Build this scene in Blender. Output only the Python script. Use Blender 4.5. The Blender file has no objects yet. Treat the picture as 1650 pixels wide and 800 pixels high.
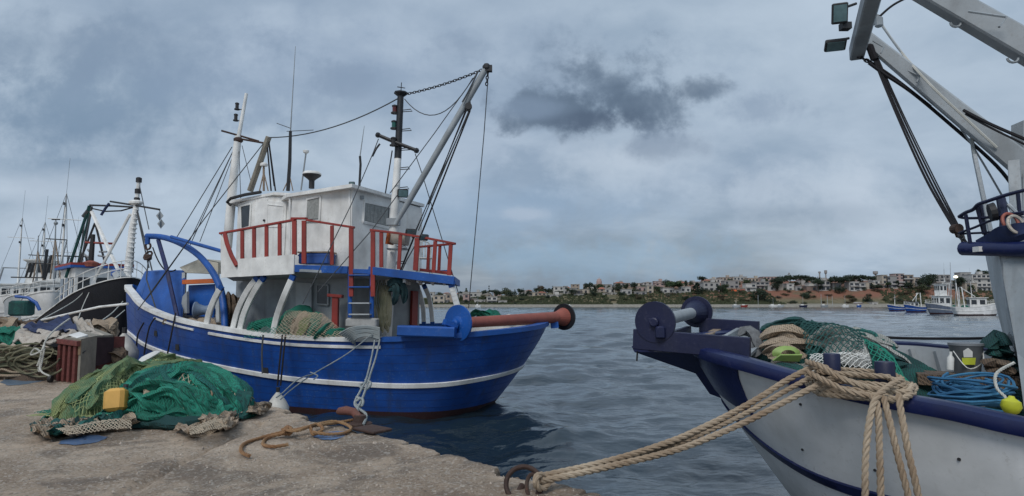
import bpy, math, random
import numpy as np
from mathutils import Vector, Matrix
from math import sin, cos, pi, radians, tan, atan2, sqrt
R = random.Random(7)
sc = bpy.context.scene
COL = sc.collection
# ---------------------------------------------------------------- camera, world, sun
CAM_H = 2.6
PITCH = math.atan(0.088)
cam_d = bpy.data.cameras.new('camera'); cam = bpy.data.objects.new('camera', cam_d); COL.objects.link(cam)
cam.location = (0, 0, CAM_H); cam.rotation_euler = (pi / 2 + PITCH, 0, 0)
cam_d.sensor_width = 36; cam_d.lens = 36 * 1000 / 1650; cam_d.clip_start = 0.05; cam_d.clip_end = 9000
sc.camera = cam
sc.view_settings.view_transform = 'Standard'; sc.view_settings.look = 'None'
sc.view_settings.exposure = 0.28; sc.view_settings.gamma = 1.0
SUN_EL, SUN_AZ = radians(48), radians(200)       # azimuth clockwise from +Y (behind the camera, left)
w = bpy.data.worlds.new("World"); sc.world = w; w.use_nodes = True

def sky_world():
    nt = w.node_tree; N = nt.nodes; L = nt.links; N.clear()
    out = N.new('ShaderNodeOutputWorld'); bg = N.new('ShaderNodeBackground')
    sky = N.new('ShaderNodeTexSky'); sky.sky_type = 'NISHITA'; sky.sun_disc = False
    sky.sun_elevation = SUN_EL; sky.sun_rotation = SUN_AZ; sky.air_density = 1.6; sky.dust_density = 3.0
    tc = N.new('ShaderNodeTexCoord'); sep = N.new('ShaderNodeSeparateXYZ'); L.new(tc.outputs['Generated'], sep.inputs[0])
    def M(op, a, b=None, c=None):
        n = N.new('ShaderNodeMath'); n.operation = op
        for i, x in enumerate((a, b, c)):
            if x is None: continue
            if isinstance(x, (int, float)): n.inputs[i].default_value = x
            else: L.new(x, n.inputs[i])
        return n.outputs[0]
    def mixc(f, a, b):
        n = N.new('ShaderNodeMix'); n.data_type = 'RGBA'
        if isinstance(f, (int, float)): n.inputs[0].default_value = f
        else: L.new(f, n.inputs[0])
        for i, x in ((6, a), (7, b)):
            if isinstance(x, tuple): n.inputs[i].default_value = (*x, 1)
            else: L.new(x, n.inputs[i])
        return n.outputs[2]
    def ramp(f, lo, hi):
        n = N.new('ShaderNodeMapRange'); n.interpolation_type = 'SMOOTHSTEP'
        L.new(f, n.inputs[0]); n.inputs[1].default_value = lo; n.inputs[2].default_value = hi
        return n.outputs[0]
    z = sep.outputs[2]
    zz = M('ADD', M('MAXIMUM', z, 0.0), 0.30)
    px = M('DIVIDE', sep.outputs[0], zz); py = M('DIVIDE', sep.outputs[1], zz)
    cmb = N.new('ShaderNodeCombineXYZ'); L.new(px, cmb.inputs[0]); L.new(py, cmb.inputs[1])
    def noise(scale, det=6, rough=.55, dist=.0, off=(0, 0, 0), vec=None, sx=1, sy=1):
        mp = N.new('ShaderNodeMapping'); L.new(vec or cmb.outputs[0], mp.inputs[0]); mp.inputs[1].default_value = off
        mp.inputs[3].default_value = (sx, sy, 1)
        n = N.new('ShaderNodeTexNoise'); n.inputs['Scale'].default_value = scale; n.inputs['Detail'].default_value = det
        n.inputs['Roughness'].default_value = rough; n.inputs['Distortion'].default_value = dist
        L.new(mp.outputs[0], n.inputs['Vector']); return n.outputs[0]
    big = noise(.8, 4, .5, .3, (3.1, 1.7, 0)); med = noise(2.4, 8, .56, .25, (0.4, 5, 0), sy=1.15)
    fine = noise(7, 6, .6, .2, (7, 2, 0), sy=1.3)
    # overcast base: slate-blue bands, paler veils
    base = mixc(ramp(big, .36, .64), (.248, .328, .438), (.392, .480, .580))
    veil = M('MULTIPLY', ramp(med, .42, .74), .55)
    col = mixc(veil, base, (.470, .560, .665))
    dk = M('MULTIPLY', ramp(med, .52, .28), .40)
    col = mixc(dk, col, (.185, .270, .375))
    col = mixc(M('MULTIPLY', ramp(fine, .5, .75), .10), col, (.52, .61, .70))
    # clear-ish blue gap low over the water, from the physical sky
    hor = M('MULTIPLY', ramp(z, .20, .03), ramp(big, .66, .40))
    nm = N.new('ShaderNodeVectorMath'); nm.operation = 'SCALE'; L.new(sky.outputs[0], nm.inputs[0]); nm.inputs[3].default_value = .055
    col = mixc(M('MULTIPLY', hor, .35), col, nm.outputs[0])
    # single clouds: (azimuth x/y, elevation z/y, half width, half height, strength, bright?)
    yy = M('MAXIMUM', sep.outputs[1], 0.02)
    ax = M('DIVIDE', sep.outputs[0], yy); ez = M('DIVIDE', z, yy)
    c2 = N.new('ShaderNodeCombineXYZ'); L.new(ax, c2.inputs[0]); L.new(ez, c2.inputs[1])
    wob = noise(15, 8, .62, .15, (1, 9, 0), vec=c2.outputs[0]); wob2 = noise(6, 6, .6, .2, (5, 3, 0), vec=c2.outputs[0], sx=.8)
    fr = ramp(sep.outputs[1], .05, .3)
    def cloud(cx, cy, wx, wy, s, colr, soft=1.0, amt=2.4):
        nonlocal col
        dx = M('DIVIDE', M('SUBTRACT', ax, cx), wx); dy = M('DIVIDE', M('SUBTRACT', ez, cy), wy)
        d = M('SQRT', M('ADD', M('MULTIPLY', dx, dx), M('MULTIPLY', dy, dy)))
        d = M('ADD', d, M('MULTIPLY', M('SUBTRACT', wob, .5), amt)); d = M('ADD', d, M('MULTIPLY', M('SUBTRACT', wob2, .5), 2.6))
        f = M('MULTIPLY', M('MULTIPLY', ramp(d, 1.0 + .25 * soft, 1.0 - .7 * soft), s), fr)
        col = mixc(f, col, colr)
    for c in CLOUDS: cloud(*c)
    L.new(col, bg.inputs[0]); bg.inputs[1].default_value = .92
    L.new(bg.outputs[0], out.inputs[0])
def _e(px, py): return ((px - 825) / 1000 / .99, (488 - py) / 1000)
DK = (.105, .15, .215); DB = (.20, .27, .375); LT = (.50, .575, .665)
CLOUDS = [
    (*_e(130, 190), .36, .13, .85, (.165, .245, .350), 1.6), (*_e(430, 110), .28, .1, .5, (.25, .33, .45), 1.4),
    (*_e(80, 400), .26, .10, .55, (.42, .50, .60), 1.5), (*_e(60, 300), .3, .03, .45, (.48, .555, .65), 1.5),
    (*_e(800, 340), .3, .07, .55, (.27, .38, .52), 1.5), (*_e(900, 420), .3, .035, .5, (.24, .375, .52), 1.4),
    (*_e(1000, 250), .17, .06, .6, LT, 1.4), (*_e(700, 230), .2, .07, .45, (.42, .50, .61), 1.4),
    (*_e(1330, 300), .2, .05, .5, LT, 1.4), (*_e(1500, 360), .2, .05, .45, (.46, .54, .64), 1.4),
    (*_e(740, 60), .05, .035, .55, DB, 1.2), (*_e(545, 120), .05, .03, .5, DB, 1.2),
    (*_e(1010, 150), .26, .12, .5, (.25, .335, .45), 1.9), (*_e(80, 60), .3, .06, .5, (.19, .26, .36), 1.7), (*_e(960, 135), .13, .085, .75, (.15, .21, .295), 1.5), (*_e(920, 175), .115, .045, .85, DK, 1.0), (*_e(985, 125), .085, .07, .7, DK, 1.1), (*_e(1040, 160), .09, .04, .75, DK, 1.1),
    (*_e(955, 190), .07, .022, .6, (.07, .10, .155), 1.1), (*_e(1125, 137), .055, .022, .7, DK, 1.2), (*_e(1060, 235), .08, .028, .6, (.19, .25, .34), 1.2), (*_e(860, 168), .06, .018, .6, DB, 1.2),
    (*_e(1240, 170), .09, .03, .5, DB, 1.2), (*_e(1290, 345), .12, .018, .4, (.27, .34, .43), 1.2),
    (*_e(850, 345), .04, .012, .5, (.40, .47, .57), 1.0),
]
sky_world()
sun_d = bpy.data.lights.new('sun', 'SUN'); sun_d.energy = 1.5; sun_d.angle = radians(25); sun_d.color = (1, .965, .92)
sun = bpy.data.objects.new('sun', sun_d); COL.objects.link(sun)
sd = Vector((sin(SUN_AZ) * cos(SUN_EL), cos(SUN_AZ) * cos(SUN_EL), sin(SUN_EL)))
sun.rotation_euler = sd.to_track_quat('Z', 'Y').to_euler(); sun.location = (0, 0, 30)

# ---------------------------------------------------------------- photograph-based surveying helpers
CP, SP = cos(PITCH), sin(PITCH)
def ray(px, py):
    u, v = (px - 825) / 1000, (400 - py) / 1000
    return Vector((u, CP - v * SP, SP + v * CP))
def P(px, py, y):
    d = ray(px, py); t = y / d.y; return Vector((d.x * t, y, CAM_H + d.z * t))
def PZ(px, py, z):
    d = ray(px, py); t = (z - CAM_H) / d.z; return Vector((d.x * t, d.y * t, z))
def PL(px, py, A, B):
    d = ray(px, py); ax, ay, bx, by = A[0], A[1], B[0], B[1]
    nx, ny = by - ay, ax - bx
    t = (nx * ax + ny * ay) / (nx * d.x + ny * d.y); return Vector((d.x * t, d.y * t, CAM_H + d.z * t))
def V(*a): return Vector(a)
# ---------------------------------------------------------------- numpy noise
def vnoise(x, y, seed=0):
    xi = np.floor(x).astype(np.int64); yi = np.floor(y).astype(np.int64); fx = x - xi; fy = y - yi
    fx = fx * fx * (3 - 2 * fx); fy = fy * fy * (3 - 2 * fy)
    def h(a, b):
        n = (a * 374761393 + b * 668265263 + seed * 974634777) & 0x7fffffff
        n = ((n ^ (n >> 13)) * 1274126177) & 0x7fffffff
        return ((n ^ (n >> 16)) & 0xffff) / 65535.0
    return (h(xi, yi) * (1 - fx) + h(xi + 1, yi) * fx) * (1 - fy) + (h(xi, yi + 1) * (1 - fx) + h(xi + 1, yi + 1) * fx) * fy
def fbm(x, y, oct=4, seed=0, gain=.5):
    a, s, t = 1.0, 0, 0
    for k in range(oct):
        s = s + a * vnoise(x * 2 ** k + k * 17.3, y * 2 ** k - k * 9.1, seed + k); t += a; a *= gain
    return s / t - .5
def _hh(a, b):
    n = (a * 374761393 + b * 668265263) & 0x7fffffff; n = ((n ^ (n >> 13)) * 1274126177) & 0x7fffffff; return ((n ^ (n >> 16)) & 0xffff) / 65535.0
def n1(x, seed=0):
    y = seed * 3.7 + .37; a, b = math.floor(x), math.floor(y); fx, fy = x - a, y - b; fx = fx * fx * (3 - 2 * fx); fy = fy * fy * (3 - 2 * fy)
    return (_hh(a, b) * (1 - fx) + _hh(a + 1, b) * fx) * (1 - fy) + (_hh(a, b + 1) * (1 - fx) + _hh(a + 1, b + 1) * fx) * fy - .5
# ---------------------------------------------------------------- objects
ORG = {}
def _link(o): COL.objects.link(o); return o
def setp(o, label=None, cat=None, group=None, kind=None):
    if label: o['label'] = label
    if cat: o['category'] = cat
    if group: o['group'] = group
    if kind: o['kind'] = kind
    return o
def thing(name, loc, label, cat, group=None):
    o = bpy.data.objects.new(name, None); o.empty_display_size = .2; _link(o); o.location = Vector(loc); ORG[o.name] = Vector(loc)
    return setp(o, label, cat, group)
def catmull(pts, n, closed=False):
    pts = [tuple(p) for p in pts]; m = len(pts); out = []
    segs = m if closed else m - 1
    for k in range(n):
        t = k / n * segs if closed else k / (n - 1) * segs
        i = min(int(t), segs - 1); f = t - i
        g = (lambda j: pts[j % m]) if closed else (lambda j: pts[max(0, min(m - 1, j))])
        a, b, c, d = g(i - 1), g(i), g(i + 1), g(i + 2)
        out.append(tuple(.5 * (2 * b[q] + (c[q] - a[q]) * f + (2 * a[q] - 5 * b[q] + 4 * c[q] - d[q]) * f * f + (3 * b[q] - a[q] - 3 * c[q] + d[q]) * f ** 3) for q in range(len(b))))
    return out
class MB:
    def __init__(s): s.v = []; s.f = []; s.m = []; s.cur = 0
    def add(s, vs, fs):
        o = len(s.v); s.v += [tuple(p) for p in vs]; s.f += [tuple(i + o for i in f) for f in fs]; s.m += [s.cur] * len(fs); return s
    def box(s, c, size, rz=0, rx=0, ry=0, bev=0):
        hx, hy, hz = size[0] / 2, size[1] / 2, size[2] / 2
        M = Matrix.Rotation(rz, 3, 'Z') @ Matrix.Rotation(ry, 3, 'Y') @ Matrix.Rotation(rx, 3, 'X'); c = Vector(c)
        if not bev:
            vs = [c + M @ Vector((x * hx, y * hy, z * hz)) for z in (-1, 1) for x, y in ((-1, -1), (1, -1), (1, 1), (-1, 1))]
            return s.add(vs, [(0, 3, 2, 1), (4, 5, 6, 7), (0, 1, 5, 4), (1, 2, 6, 5), (2, 3, 7, 6), (3, 0, 4, 7)])
        b = min(bev, hx * .9, hy * .9, hz * .9); vs = []
        for z, i in ((-hz, b), (-hz + b, 0), (hz - b, 0), (hz, b)):
            X, Y = hx - i, hy - i
            for x, y in ((-X + b, -Y), (X - b, -Y), (X, -Y + b), (X, Y - b), (X - b, Y), (-X + b, Y), (-X, Y - b), (-X, -Y + b)): vs.append(c + M @ Vector((x, y, z)))
        fs = [tuple(range(7, -1, -1)), tuple(range(24, 32))]
        for k in range(3):
            for i in range(8): fs.append((k * 8 + i, k * 8 + (i + 1) % 8, k * 8 + 8 + (i + 1) % 8, k * 8 + 8 + i))
        return s.add(vs, fs)
    def beam(s, a, b, w, h, up=(0, 0, 1), bev=.006, w2=None, h2=None):
        a, b = Vector(a), Vector(b); t = (b - a).normalized(); up = Vector(up)
        if abs(t.dot(up)) > .98: up = Vector((0, 1, 0))
        x = t.cross(up).normalized(); z = x.cross(t).normalized(); vs = []
        for p, W, H in ((a, w, h), (b, w2 or w, h2 or h)):
            e = min(bev, W * .3, H * .3); W /= 2; H /= 2
            for q, r in ((-W + e, -H), (W - e, -H), (W, -H + e), (W, H - e), (W - e, H), (-W + e, H), (-W, H - e), (-W, -H + e)): vs.append(p + x * q + z * r)
        fs = [tuple(range(8)), tuple(range(15, 7, -1))] + [(i, i + 8, (i + 1) % 8 + 8, (i + 1) % 8) for i in range(8)]
        return s.add(vs, fs)
    def tube(s, pts, r, n=8, cap=True, flat=1.0, closed=False):
        pts = [Vector(p) for p in pts]; m = len(pts); vs = []
        rr = r if hasattr(r, '__len__') else [r] * m
        t0 = (pts[1] - pts[0]).normalized(); up = Vector((0, 0, 1)) if abs(t0.z) < .9 else Vector((1, 0, 0))
        nx = t0.cross(up).normalized()
        for i in range(m):
            if closed: t = pts[(i + 1) % m] - pts[i - 1]
            else: t = pts[min(i + 1, m - 1)] - pts[max(i - 1, 0)]
            if t.length < 1e-9: t = t0
            t = t.normalized(); nx = (nx - t * nx.dot(t))
            nx = nx.normalized() if nx.length > 1e-6 else t.orthogonal().normalized()
            ny = t.cross(nx)
            for k in range(n):
                a = 2 * pi * k / n; vs.append(pts[i] + nx * (cos(a) * rr[i]) + ny * (sin(a) * rr[i] * flat))
        fs = []
        for i in range(m if closed else m - 1):
            j = (i + 1) % m
            for k in range(n): fs.append((i * n + k, i * n + (k + 1) % n, j * n + (k + 1) % n, j * n + k))
        if cap and not closed: fs += [tuple(range(n - 1, -1, -1)), tuple((m - 1) * n + k for k in range(n))]
        return s.add(vs, fs)
    def cyl(s, a, b, r, n=16, r2=None): return s.tube([a, b], [r, r if r2 is None else r2], n)
    def lathe(s, c, axis, prof, n=24):
        """prof: (distance along the axis, radius)"""
        t = Vector(axis).normalized(); x = t.orthogonal().normalized(); y = t.cross(x); c = Vector(c); vs = []
        for d, r in prof:
            for k in range(n): a = 2 * pi * k / n; vs.append(c + t * d + x * (cos(a) * r) + y * (sin(a) * r))
        fs = [(i * n + k, i * n + (k + 1) % n, (i + 1) * n + (k + 1) % n, (i + 1) * n + k) for i in range(len(prof) - 1) for k in range(n)]
        fs += [tuple(range(n - 1, -1, -1)), tuple((len(prof) - 1) * n + k for k in range(n))]
        return s.add(vs, fs)
    def sph(s, c, r, n=12, sc=(1, 1, 1)):
        vs = []; fs = []; c = Vector(c); h = n // 2
        for i in range(h + 1):
            ph = pi * i / h
            for k in range(n): a = 2 * pi * k / n; vs.append(c + Vector((sin(ph) * cos(a) * sc[0], sin(ph) * sin(a) * sc[1], cos(ph) * sc[2])) * r)
        for i in range(h):
            for k in range(n): fs.append((i * n + k, (i + 1) * n + k, (i + 1) * n + (k + 1) % n, i * n + (k + 1) % n))
        return s.add(vs, fs)
    def plate(s, pts, th, nrm=None):
        """flat polygon with thickness th along its normal (centred)"""
        pts = [Vector(p) for p in pts]; n = nrm and Vector(nrm).normalized()
        if n is None:
            n = Vector((0, 0, 0))
            for i in range(1, len(pts) - 1): n += (pts[i] - pts[0]).cross(pts[i + 1] - pts[0])
            n.normalize()
        m = len(pts); vs = [p + n * th / 2 for p in pts] + [p - n * th / 2 for p in pts]
        fs = [tuple(range(m)), tuple(range(2 * m - 1, m - 1, -1))] + [(i, i + m, (i + 1) % m + m, (i + 1) % m) for i in range(m)]
        return s.add(vs, fs)
    def loft(s, rows, closed=True, caps=False):
        n = len(rows[0]); vs = [p for r in rows for p in r]; fs = []
        for i in range(len(rows) - 1):
            for k in range(n if closed else n - 1):
                j = (k + 1) % n; fs.append((i * n + k, i * n + j, (i + 1) * n + j, (i + 1) * n + k))
        if caps: fs += [tuple(range(n - 1, -1, -1)), tuple((len(rows) - 1) * n + k for k in range(n))]
        return s.add(vs, fs)
    def build(s, name, mat, parent=None, smooth=False, label=None, cat=None, group=None, kind=None, angle=40):
        me = bpy.data.meshes.new(name)
        vs = np.array(s.v, dtype=float).reshape(-1, 3)
        if parent is not None: org = ORG[parent.name]
        elif kind == 'structure': org = Vector((0, 0, 0))
        else:
            lo, hi = vs.min(0), vs.max(0); org = Vector(((lo[0] + hi[0]) / 2, (lo[1] + hi[1]) / 2, lo[2]))
        me.from_pydata((vs - np.array(org)).tolist(), [], s.f)
        for m in (mat if isinstance(mat, (list, tuple)) else [mat]): me.materials.append(m)
        if isinstance(mat, (list, tuple)): me.polygons.foreach_set('material_index', s.m)
        if smooth:
            me.polygons.foreach_set('use_smooth', [True] * len(s.f))
        me.update()
        o = bpy.data.objects.new(name, me); _link(o)
        if smooth and smooth != 'all':
            try: me.set_sharp_from_angle(angle=radians(angle))
            except Exception: pass
        if parent is not None: o.parent = parent; ORG[o.name] = org
        else: o.location = org; ORG[o.name] = org
        return setp(o, label, cat, group, kind)
def copy_tree(o, parent=None):
    c = o.copy(); _link(c)
    if parent is not None: c.parent = parent
    for ch in list(o.children): copy_tree(ch, c)
    return c
def sag(a, b, s=.1, n=14, wob=0, seed=0):
    a, b = Vector(a), Vector(b); out = []
    for i in range(n):
        t = i / (n - 1); p = a.lerp(b, t); p.z -= s * 4 * t * (1 - t)
        if wob: p += Vector((n1(t * 7 + seed, 1), n1(t * 7 + seed, 2), n1(t * 7 + seed, 3))) * wob
        out.append(p)
    return out
def resample(pts, step):
    pts = [Vector(p) for p in pts]; L = [0]
    for a, b in zip(pts, pts[1:]): L.append(L[-1] + (b - a).length)
    n = max(3, int(L[-1] / step)); out = []; j = 0
    for i in range(n + 1):
        d = L[-1] * i / n
        while j < len(L) - 2 and L[j + 1] < d: j += 1
        f = (d - L[j]) / max(1e-9, L[j + 1] - L[j]); out.append(pts[j].lerp(pts[j + 1], f))
    return out
def rope3(mb, ctrl, dia, lay=None, n=5, spl=True, step=None):
    """three-strand laid rope along control points"""
    lay = lay or dia * 3.6; step = step or lay / 9
    pts = catmull(ctrl, max(12, len(ctrl) * 8)) if spl else ctrl
    pts = resample(pts, step); r = dia * .27
    t0 = (pts[1] - pts[0]).normalized(); nx = t0.orthogonal().normalized(); fr = []
    for i in range(len(pts)):
        t = (pts[min(i + 1, len(pts) - 1)] - pts[max(i - 1, 0)]).normalized(); nx = (nx - t * nx.dot(t)).normalized(); fr.append((nx.copy(), t.cross(nx)))
    for s in range(3):
        sp = []
        for i, p in enumerate(pts):
            a = 2 * pi * (i * step / lay + s / 3); x, y = fr[i]; sp.append(p + (x * cos(a) + y * sin(a)) * dia * .25)
        mb.tube(sp, r, n)
    return mb
# ---------------------------------------------------------------- materials
def nodes(name):
    m = bpy.data.materials.new(name); m.use_nodes = True; nt = m.node_tree
    return m, nt, nt.nodes['Principled BSDF'], nt.nodes.new('ShaderNodeTexCoord')
def mk(nt, tc, kind='noise', scale=5, det=4, rough=.55, dist=0, sc=(1, 1, 1), off=(0, 0, 0), rot=(0, 0, 0)):
    mp = nt.nodes.new('ShaderNodeMapping'); nt.links.new(tc.outputs['Object'], mp.inputs[0]); mp.inputs[3].default_value = sc; mp.inputs[1].default_value = off; mp.inputs[2].default_value = rot
    if kind == 'noise':
        n = nt.nodes.new('ShaderNodeTexNoise'); n.inputs['Detail'].default_value = det; n.inputs['Roughness'].default_value = rough; n.inputs['Distortion'].default_value = dist; o = n.outputs[0]
    elif kind == 'voronoi':
        n = nt.nodes.new('ShaderNodeTexVoronoi'); o = n.outputs[0]
    else:
        n = nt.nodes.new('ShaderNodeTexWave'); n.inputs['Distortion'].default_value = dist; o = n.outputs['Fac']
    n.inputs['Scale'].default_value = scale; nt.links.new(mp.outputs[0], n.inputs['Vector']); return o
def rmp(nt, f, lo, hi, a=0, b=1):
    n = nt.nodes.new('ShaderNodeMapRange'); nt.links.new(f, n.inputs[0]); n.inputs[1].default_value = lo; n.inputs[2].default_value = hi; n.inputs[3].default_value = a; n.inputs[4].default_value = b; return n.outputs[0]
def mixn(nt, f, a, b):
    n = nt.nodes.new('ShaderNodeMix'); n.data_type = 'RGBA'
    if isinstance(f, (int, float)): n.inputs[0].default_value = f
    else: nt.links.new(f, n.inputs[0])
    for i, x in ((6, a), (7, b)):
        if isinstance(x, tuple): n.inputs[i].default_value = (*x, 1)
        else: nt.links.new(x, n.inputs[i])
    return n.outputs[2]
def bumpn(nt, b, h, s, d, prev=None):
    n = nt.nodes.new('ShaderNodeBump'); n.inputs['Strength'].default_value = s; n.inputs['Distance'].default_value = d; nt.links.new(h, n.inputs['Height'])
    if prev is not None: nt.links.new(prev, n.inputs['Normal'])
    nt.links.new(n.outputs[0], b.inputs['Normal']); return n.outputs[0]
def paint(name, c, rough=.5, wear=.25, wc=None, streak=.35, bump=.25, scale=1.0, metal=0, dirt=(.10, .08, .06)):
    m, nt, b, tc = nodes(name); wc = wc or tuple(min(.6, x * .5 + .16) for x in c)
    n_a = mk(nt, tc, scale=1.7 * scale, det=5); n_b = mk(nt, tc, scale=22 * scale, det=7, rough=.7); n_s = mk(nt, tc, scale=5 * scale, det=5, sc=(1, 1, .12))
    lo = tuple(x * .72 for x in c); hi = tuple(min(.9, x * 1.18) for x in c)
    col = mixn(nt, rmp(nt, n_a, .3, .7), lo, hi)
    col = mixn(nt, rmp(nt, n_s, .52, .78, 0, streak), col, dirt)
    mm = nt.nodes.new('ShaderNodeMath'); mm.operation = 'MULTIPLY'; nt.links.new(rmp(nt, n_b, .57, .64), mm.inputs[0]); nt.links.new(rmp(nt, n_a, .42, .62, 0, wear * 2), mm.inputs[1])
    col = mixn(nt, mm.outputs[0], col, wc)
    nt.links.new(col, b.inputs['Base Color']); nt.links.new(rmp(nt, n_b, .3, .7, rough * .8, min(1, rough * 1.3)), b.inputs['Roughness'])
    b.inputs['Metallic'].default_value = metal
    p = bumpn(nt, b, n_b, bump, .006); bumpn(nt, b, mk(nt, tc, scale=2.5 * scale, det=3), bump, .03, p)
    return m
def plain(name, c, rough=.6, metal=0, var=.2, scale=6, bump=.2, emit=0, spec=None):
    m, nt, b, tc = nodes(name); n = mk(nt, tc, scale=scale, det=6, rough=.65)
    nt.links.new(mixn(nt, rmp(nt, n, .3, .7), tuple(x * (1 - var) for x in c), tuple(min(.95, x * (1 + var)) for x in c)), b.inputs['Base Color'])
    b.inputs['Roughness'].default_value = rough; b.inputs['Metallic'].default_value = metal
    if bump: bumpn(nt, b, n, bump, .01)
    if emit: b.inputs['Emission Color'].default_value = (*c, 1); b.inputs['Emission Strength'].default_value = emit
    return m
def netmat(name, a, b_, c_, scale=1.0, hole=.45):
    """gathered netting: crossing twine ridges in the relief, colour mottled between three tones that add drapery contrast"""
    m, nt, b, tc = nodes(name)
    w1 = mk(nt, tc, 'wave', 14 * scale, dist=1.5, rot=(.3, .2, .75)); w2 = mk(nt, tc, 'wave', 14 * scale, dist=1.5, rot=(-.4, .3, -.8))
    mx = nt.nodes.new('ShaderNodeMath'); mx.operation = 'MAXIMUM'; nt.links.new(w1, mx.inputs[0]); nt.links.new(w2, mx.inputs[1])
    big = mk(nt, tc, scale=2.2, det=4, off=(3, 1, 2)); md = mk(nt, tc, scale=9, det=6, rough=.7)
    col = mixn(nt, rmp(nt, big, .42, .60), a, b_); col = mixn(nt, rmp(nt, md, .55, .68, 0, .8), col, c_)
    dk = mixn(nt, hole, (.02, .03, .03), a)
    col = mixn(nt, rmp(nt, mx.outputs[0], .35, .85), dk, col)
    nt.links.new(col, b.inputs['Base Color']); b.inputs['Roughness'].default_value = .85
    p = bumpn(nt, b, mx.outputs[0], .7, .012); bumpn(nt, b, mk(nt, tc, scale=40, det=5, rough=.8), .5, .01, p)
    return m
MT = {}
def mats():
    g = MT
    g['blue'] = paint('royal_blue_paint', (.004, .056, .27), .45, .8, (.04, .10, .26), .6, .4, dirt=(.02, .035, .07))
    g['blue_trim'] = paint('trim_blue_paint', (.006, .078, .33), .5, .3, (.12, .2, .4), .25, .25, dirt=(.03, .04, .07))
    g['white'] = paint('white_paint', (.74, .74, .72), .5, .2, (.30, .24, .18), .3, .2, dirt=(.33, .27, .2))
    g['white_boat'] = paint('hull_white_paint', (.78, .79, .77), .4, .15, (.35, .33, .28), .28, .25, scale=.6, dirt=(.36, .35, .31))
    g['grey_white'] = paint('pale_grey_paint', (.42, .45, .47), .5, .15, (.25, .2, .15), .35, .2, dirt=(.22, .2, .17))
    g['grey'] = paint('grey_paint', (.27, .30, .32), .55, .2, (.15, .13, .12), .35, .25)
    g['steel_grey'] = paint('boom_grey_paint', (.30, .33, .35), .5, .15, (.16, .1, .06), .3, .2)
    g['navy'] = paint('navy_paint', (.006, .010, .045), .5, .15, (.1, .1, .16), .2, .3, dirt=(.05, .05, .06))
    g['navy2'] = paint('navy_rail_paint', (.007, .014, .075), .32, .15, (.09, .09, .15), .15, .3, dirt=(.05, .05, .08))
    g['red'] = paint('rail_red_paint', (.27, .030, .022), .5, .25, (.12, .05, .04), .25, .3, dirt=(.06, .03, .03))
    g['salmon'] = paint('roller_red_paint', (.30, .085, .06), .6, .5, (.16, .08, .06), .45, .4, dirt=(.08, .05, .04))
    g['antifoul'] = paint('antifouling_red', (.028, .006, .008), .7, .2, None, .3, .4, dirt=(.02, .02, .015))
    g['black'] = paint('black_paint', (.012, .014, .018), .42, .2, (.06, .05, .05), .2, .3)
    g['hull_black'] = paint('hull_black_paint', (.005, .006, .011), .8, .15, (.03, .03, .035), .15, .3, dirt=(.03, .03, .03))
    g['hull_grey'] = paint('hull_faded_grey', (.055, .06, .07), .6, .3, (.10, .09, .08), .4, .3)
    g['rust'] = paint('rusty_iron', (.050, .028, .022), .85, .5, (.12, .05, .03), .5, .8, scale=2)
    g['rust_pink'] = paint('rusty_cast_iron', (.16, .065, .05), .8, .6, (.09, .03, .02), .5, .8, scale=2)
    g['dark'] = plain('dark_fitting', (.02, .02, .022), .6)
    g['rubber'] = plain('black_rubber', (.015, .015, .016), .8)
    g['wire'] = plain('wire_rope', (.07, .075, .08), .6, .3)
    g['cable_dark'] = plain('dark_tarred_rope', (.010, .009, .012), .9)
    g['chain'] = plain('chain_iron', (.05, .05, .055), .6, .6)
    g['rope'] = None
    def ropem(n, a, b_):
        m, nt, b, tc = nodes(n); x = mk(nt, tc, scale=2.0, det=5); y = mk(nt, tc, scale=90, det=4, rough=.8)
        c = mixn(nt, rmp(nt, x, .35, .65), a, b_); c = mixn(nt, rmp(nt, y, .45, .75, 0, .5), c, tuple(k * .45 for k in a))
        nt.links.new(c, b.inputs['Base Color']); b.inputs['Roughness'].default_value = .9; bumpn(nt, b, y, .6, .004); return m
    g['rope'] = ropem('manila_rope', (.27, .195, .13), (.45, .37, .275)); g['rope_brown'] = ropem('weathered_orange_rope', (.22, .11, .05), (.36, .23, .12))
    g['rope_grey'] = ropem('grey_blue_rope', (.20, .24, .26), (.34, .36, .35)); g['rope_pale'] = ropem('pale_rope', (.42, .42, .38), (.6, .6, .56))
    g['rope_blue'] = ropem('blue_rope', (.02, .10, .22), (.05, .20, .34)); g['rope_olive'] = ropem('olive_hose', (.10, .11, .07), (.22, .20, .13))
    g['net_green'] = netmat('green_netting', (.008, .15, .10), (.012, .215, .15), (.004, .07, .055))
    g['net_green_lit'] = netmat('lit_green_netting', (.015, .23, .155), (.03, .28, .20), (.01, .15, .10)); g['net_teal_shade'] = netmat('teal_shade_netting', (.006, .10, .085), (.01, .14, .12), (.005, .05, .05))  # lighter and darker copies put the light and shade of folds into the colour
    g['net_dark'] = netmat('dark_green_netting', (.006, .055, .055), (.01, .10, .085), (.01, .03, .035))
    g['net_lime'] = netmat('lime_netting', (.20, .24, .09), (.07, .19, .11), (.30, .32, .16))
    g['net_beige'] = netmat('beige_netting', (.42, .33, .24), (.33, .25, .18), (.52, .44, .34))
    g['net_white'] = netmat('white_netting', (.50, .50, .47), (.40, .41, .38), (.56, .56, .53), 1.5, .3)
    g['net_brown'] = netmat('brown_netting', (.12, .08, .055), (.17, .12, .08), (.07, .05, .04))
    g['tw_lime'] = plain('lime_twine', (.33, .38, .17), .8); g['tw_green'] = plain('green_twine', (.01, .19, .13), .8)
    g['tw_beige'] = plain('beige_twine', (.42, .35, .26), .85); g['tw_dark'] = plain('dark_green_twine', (.008, .06, .055), .8); g['tw_white'] = plain('white_twine', (.6, .6, .57), .8)
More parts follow.
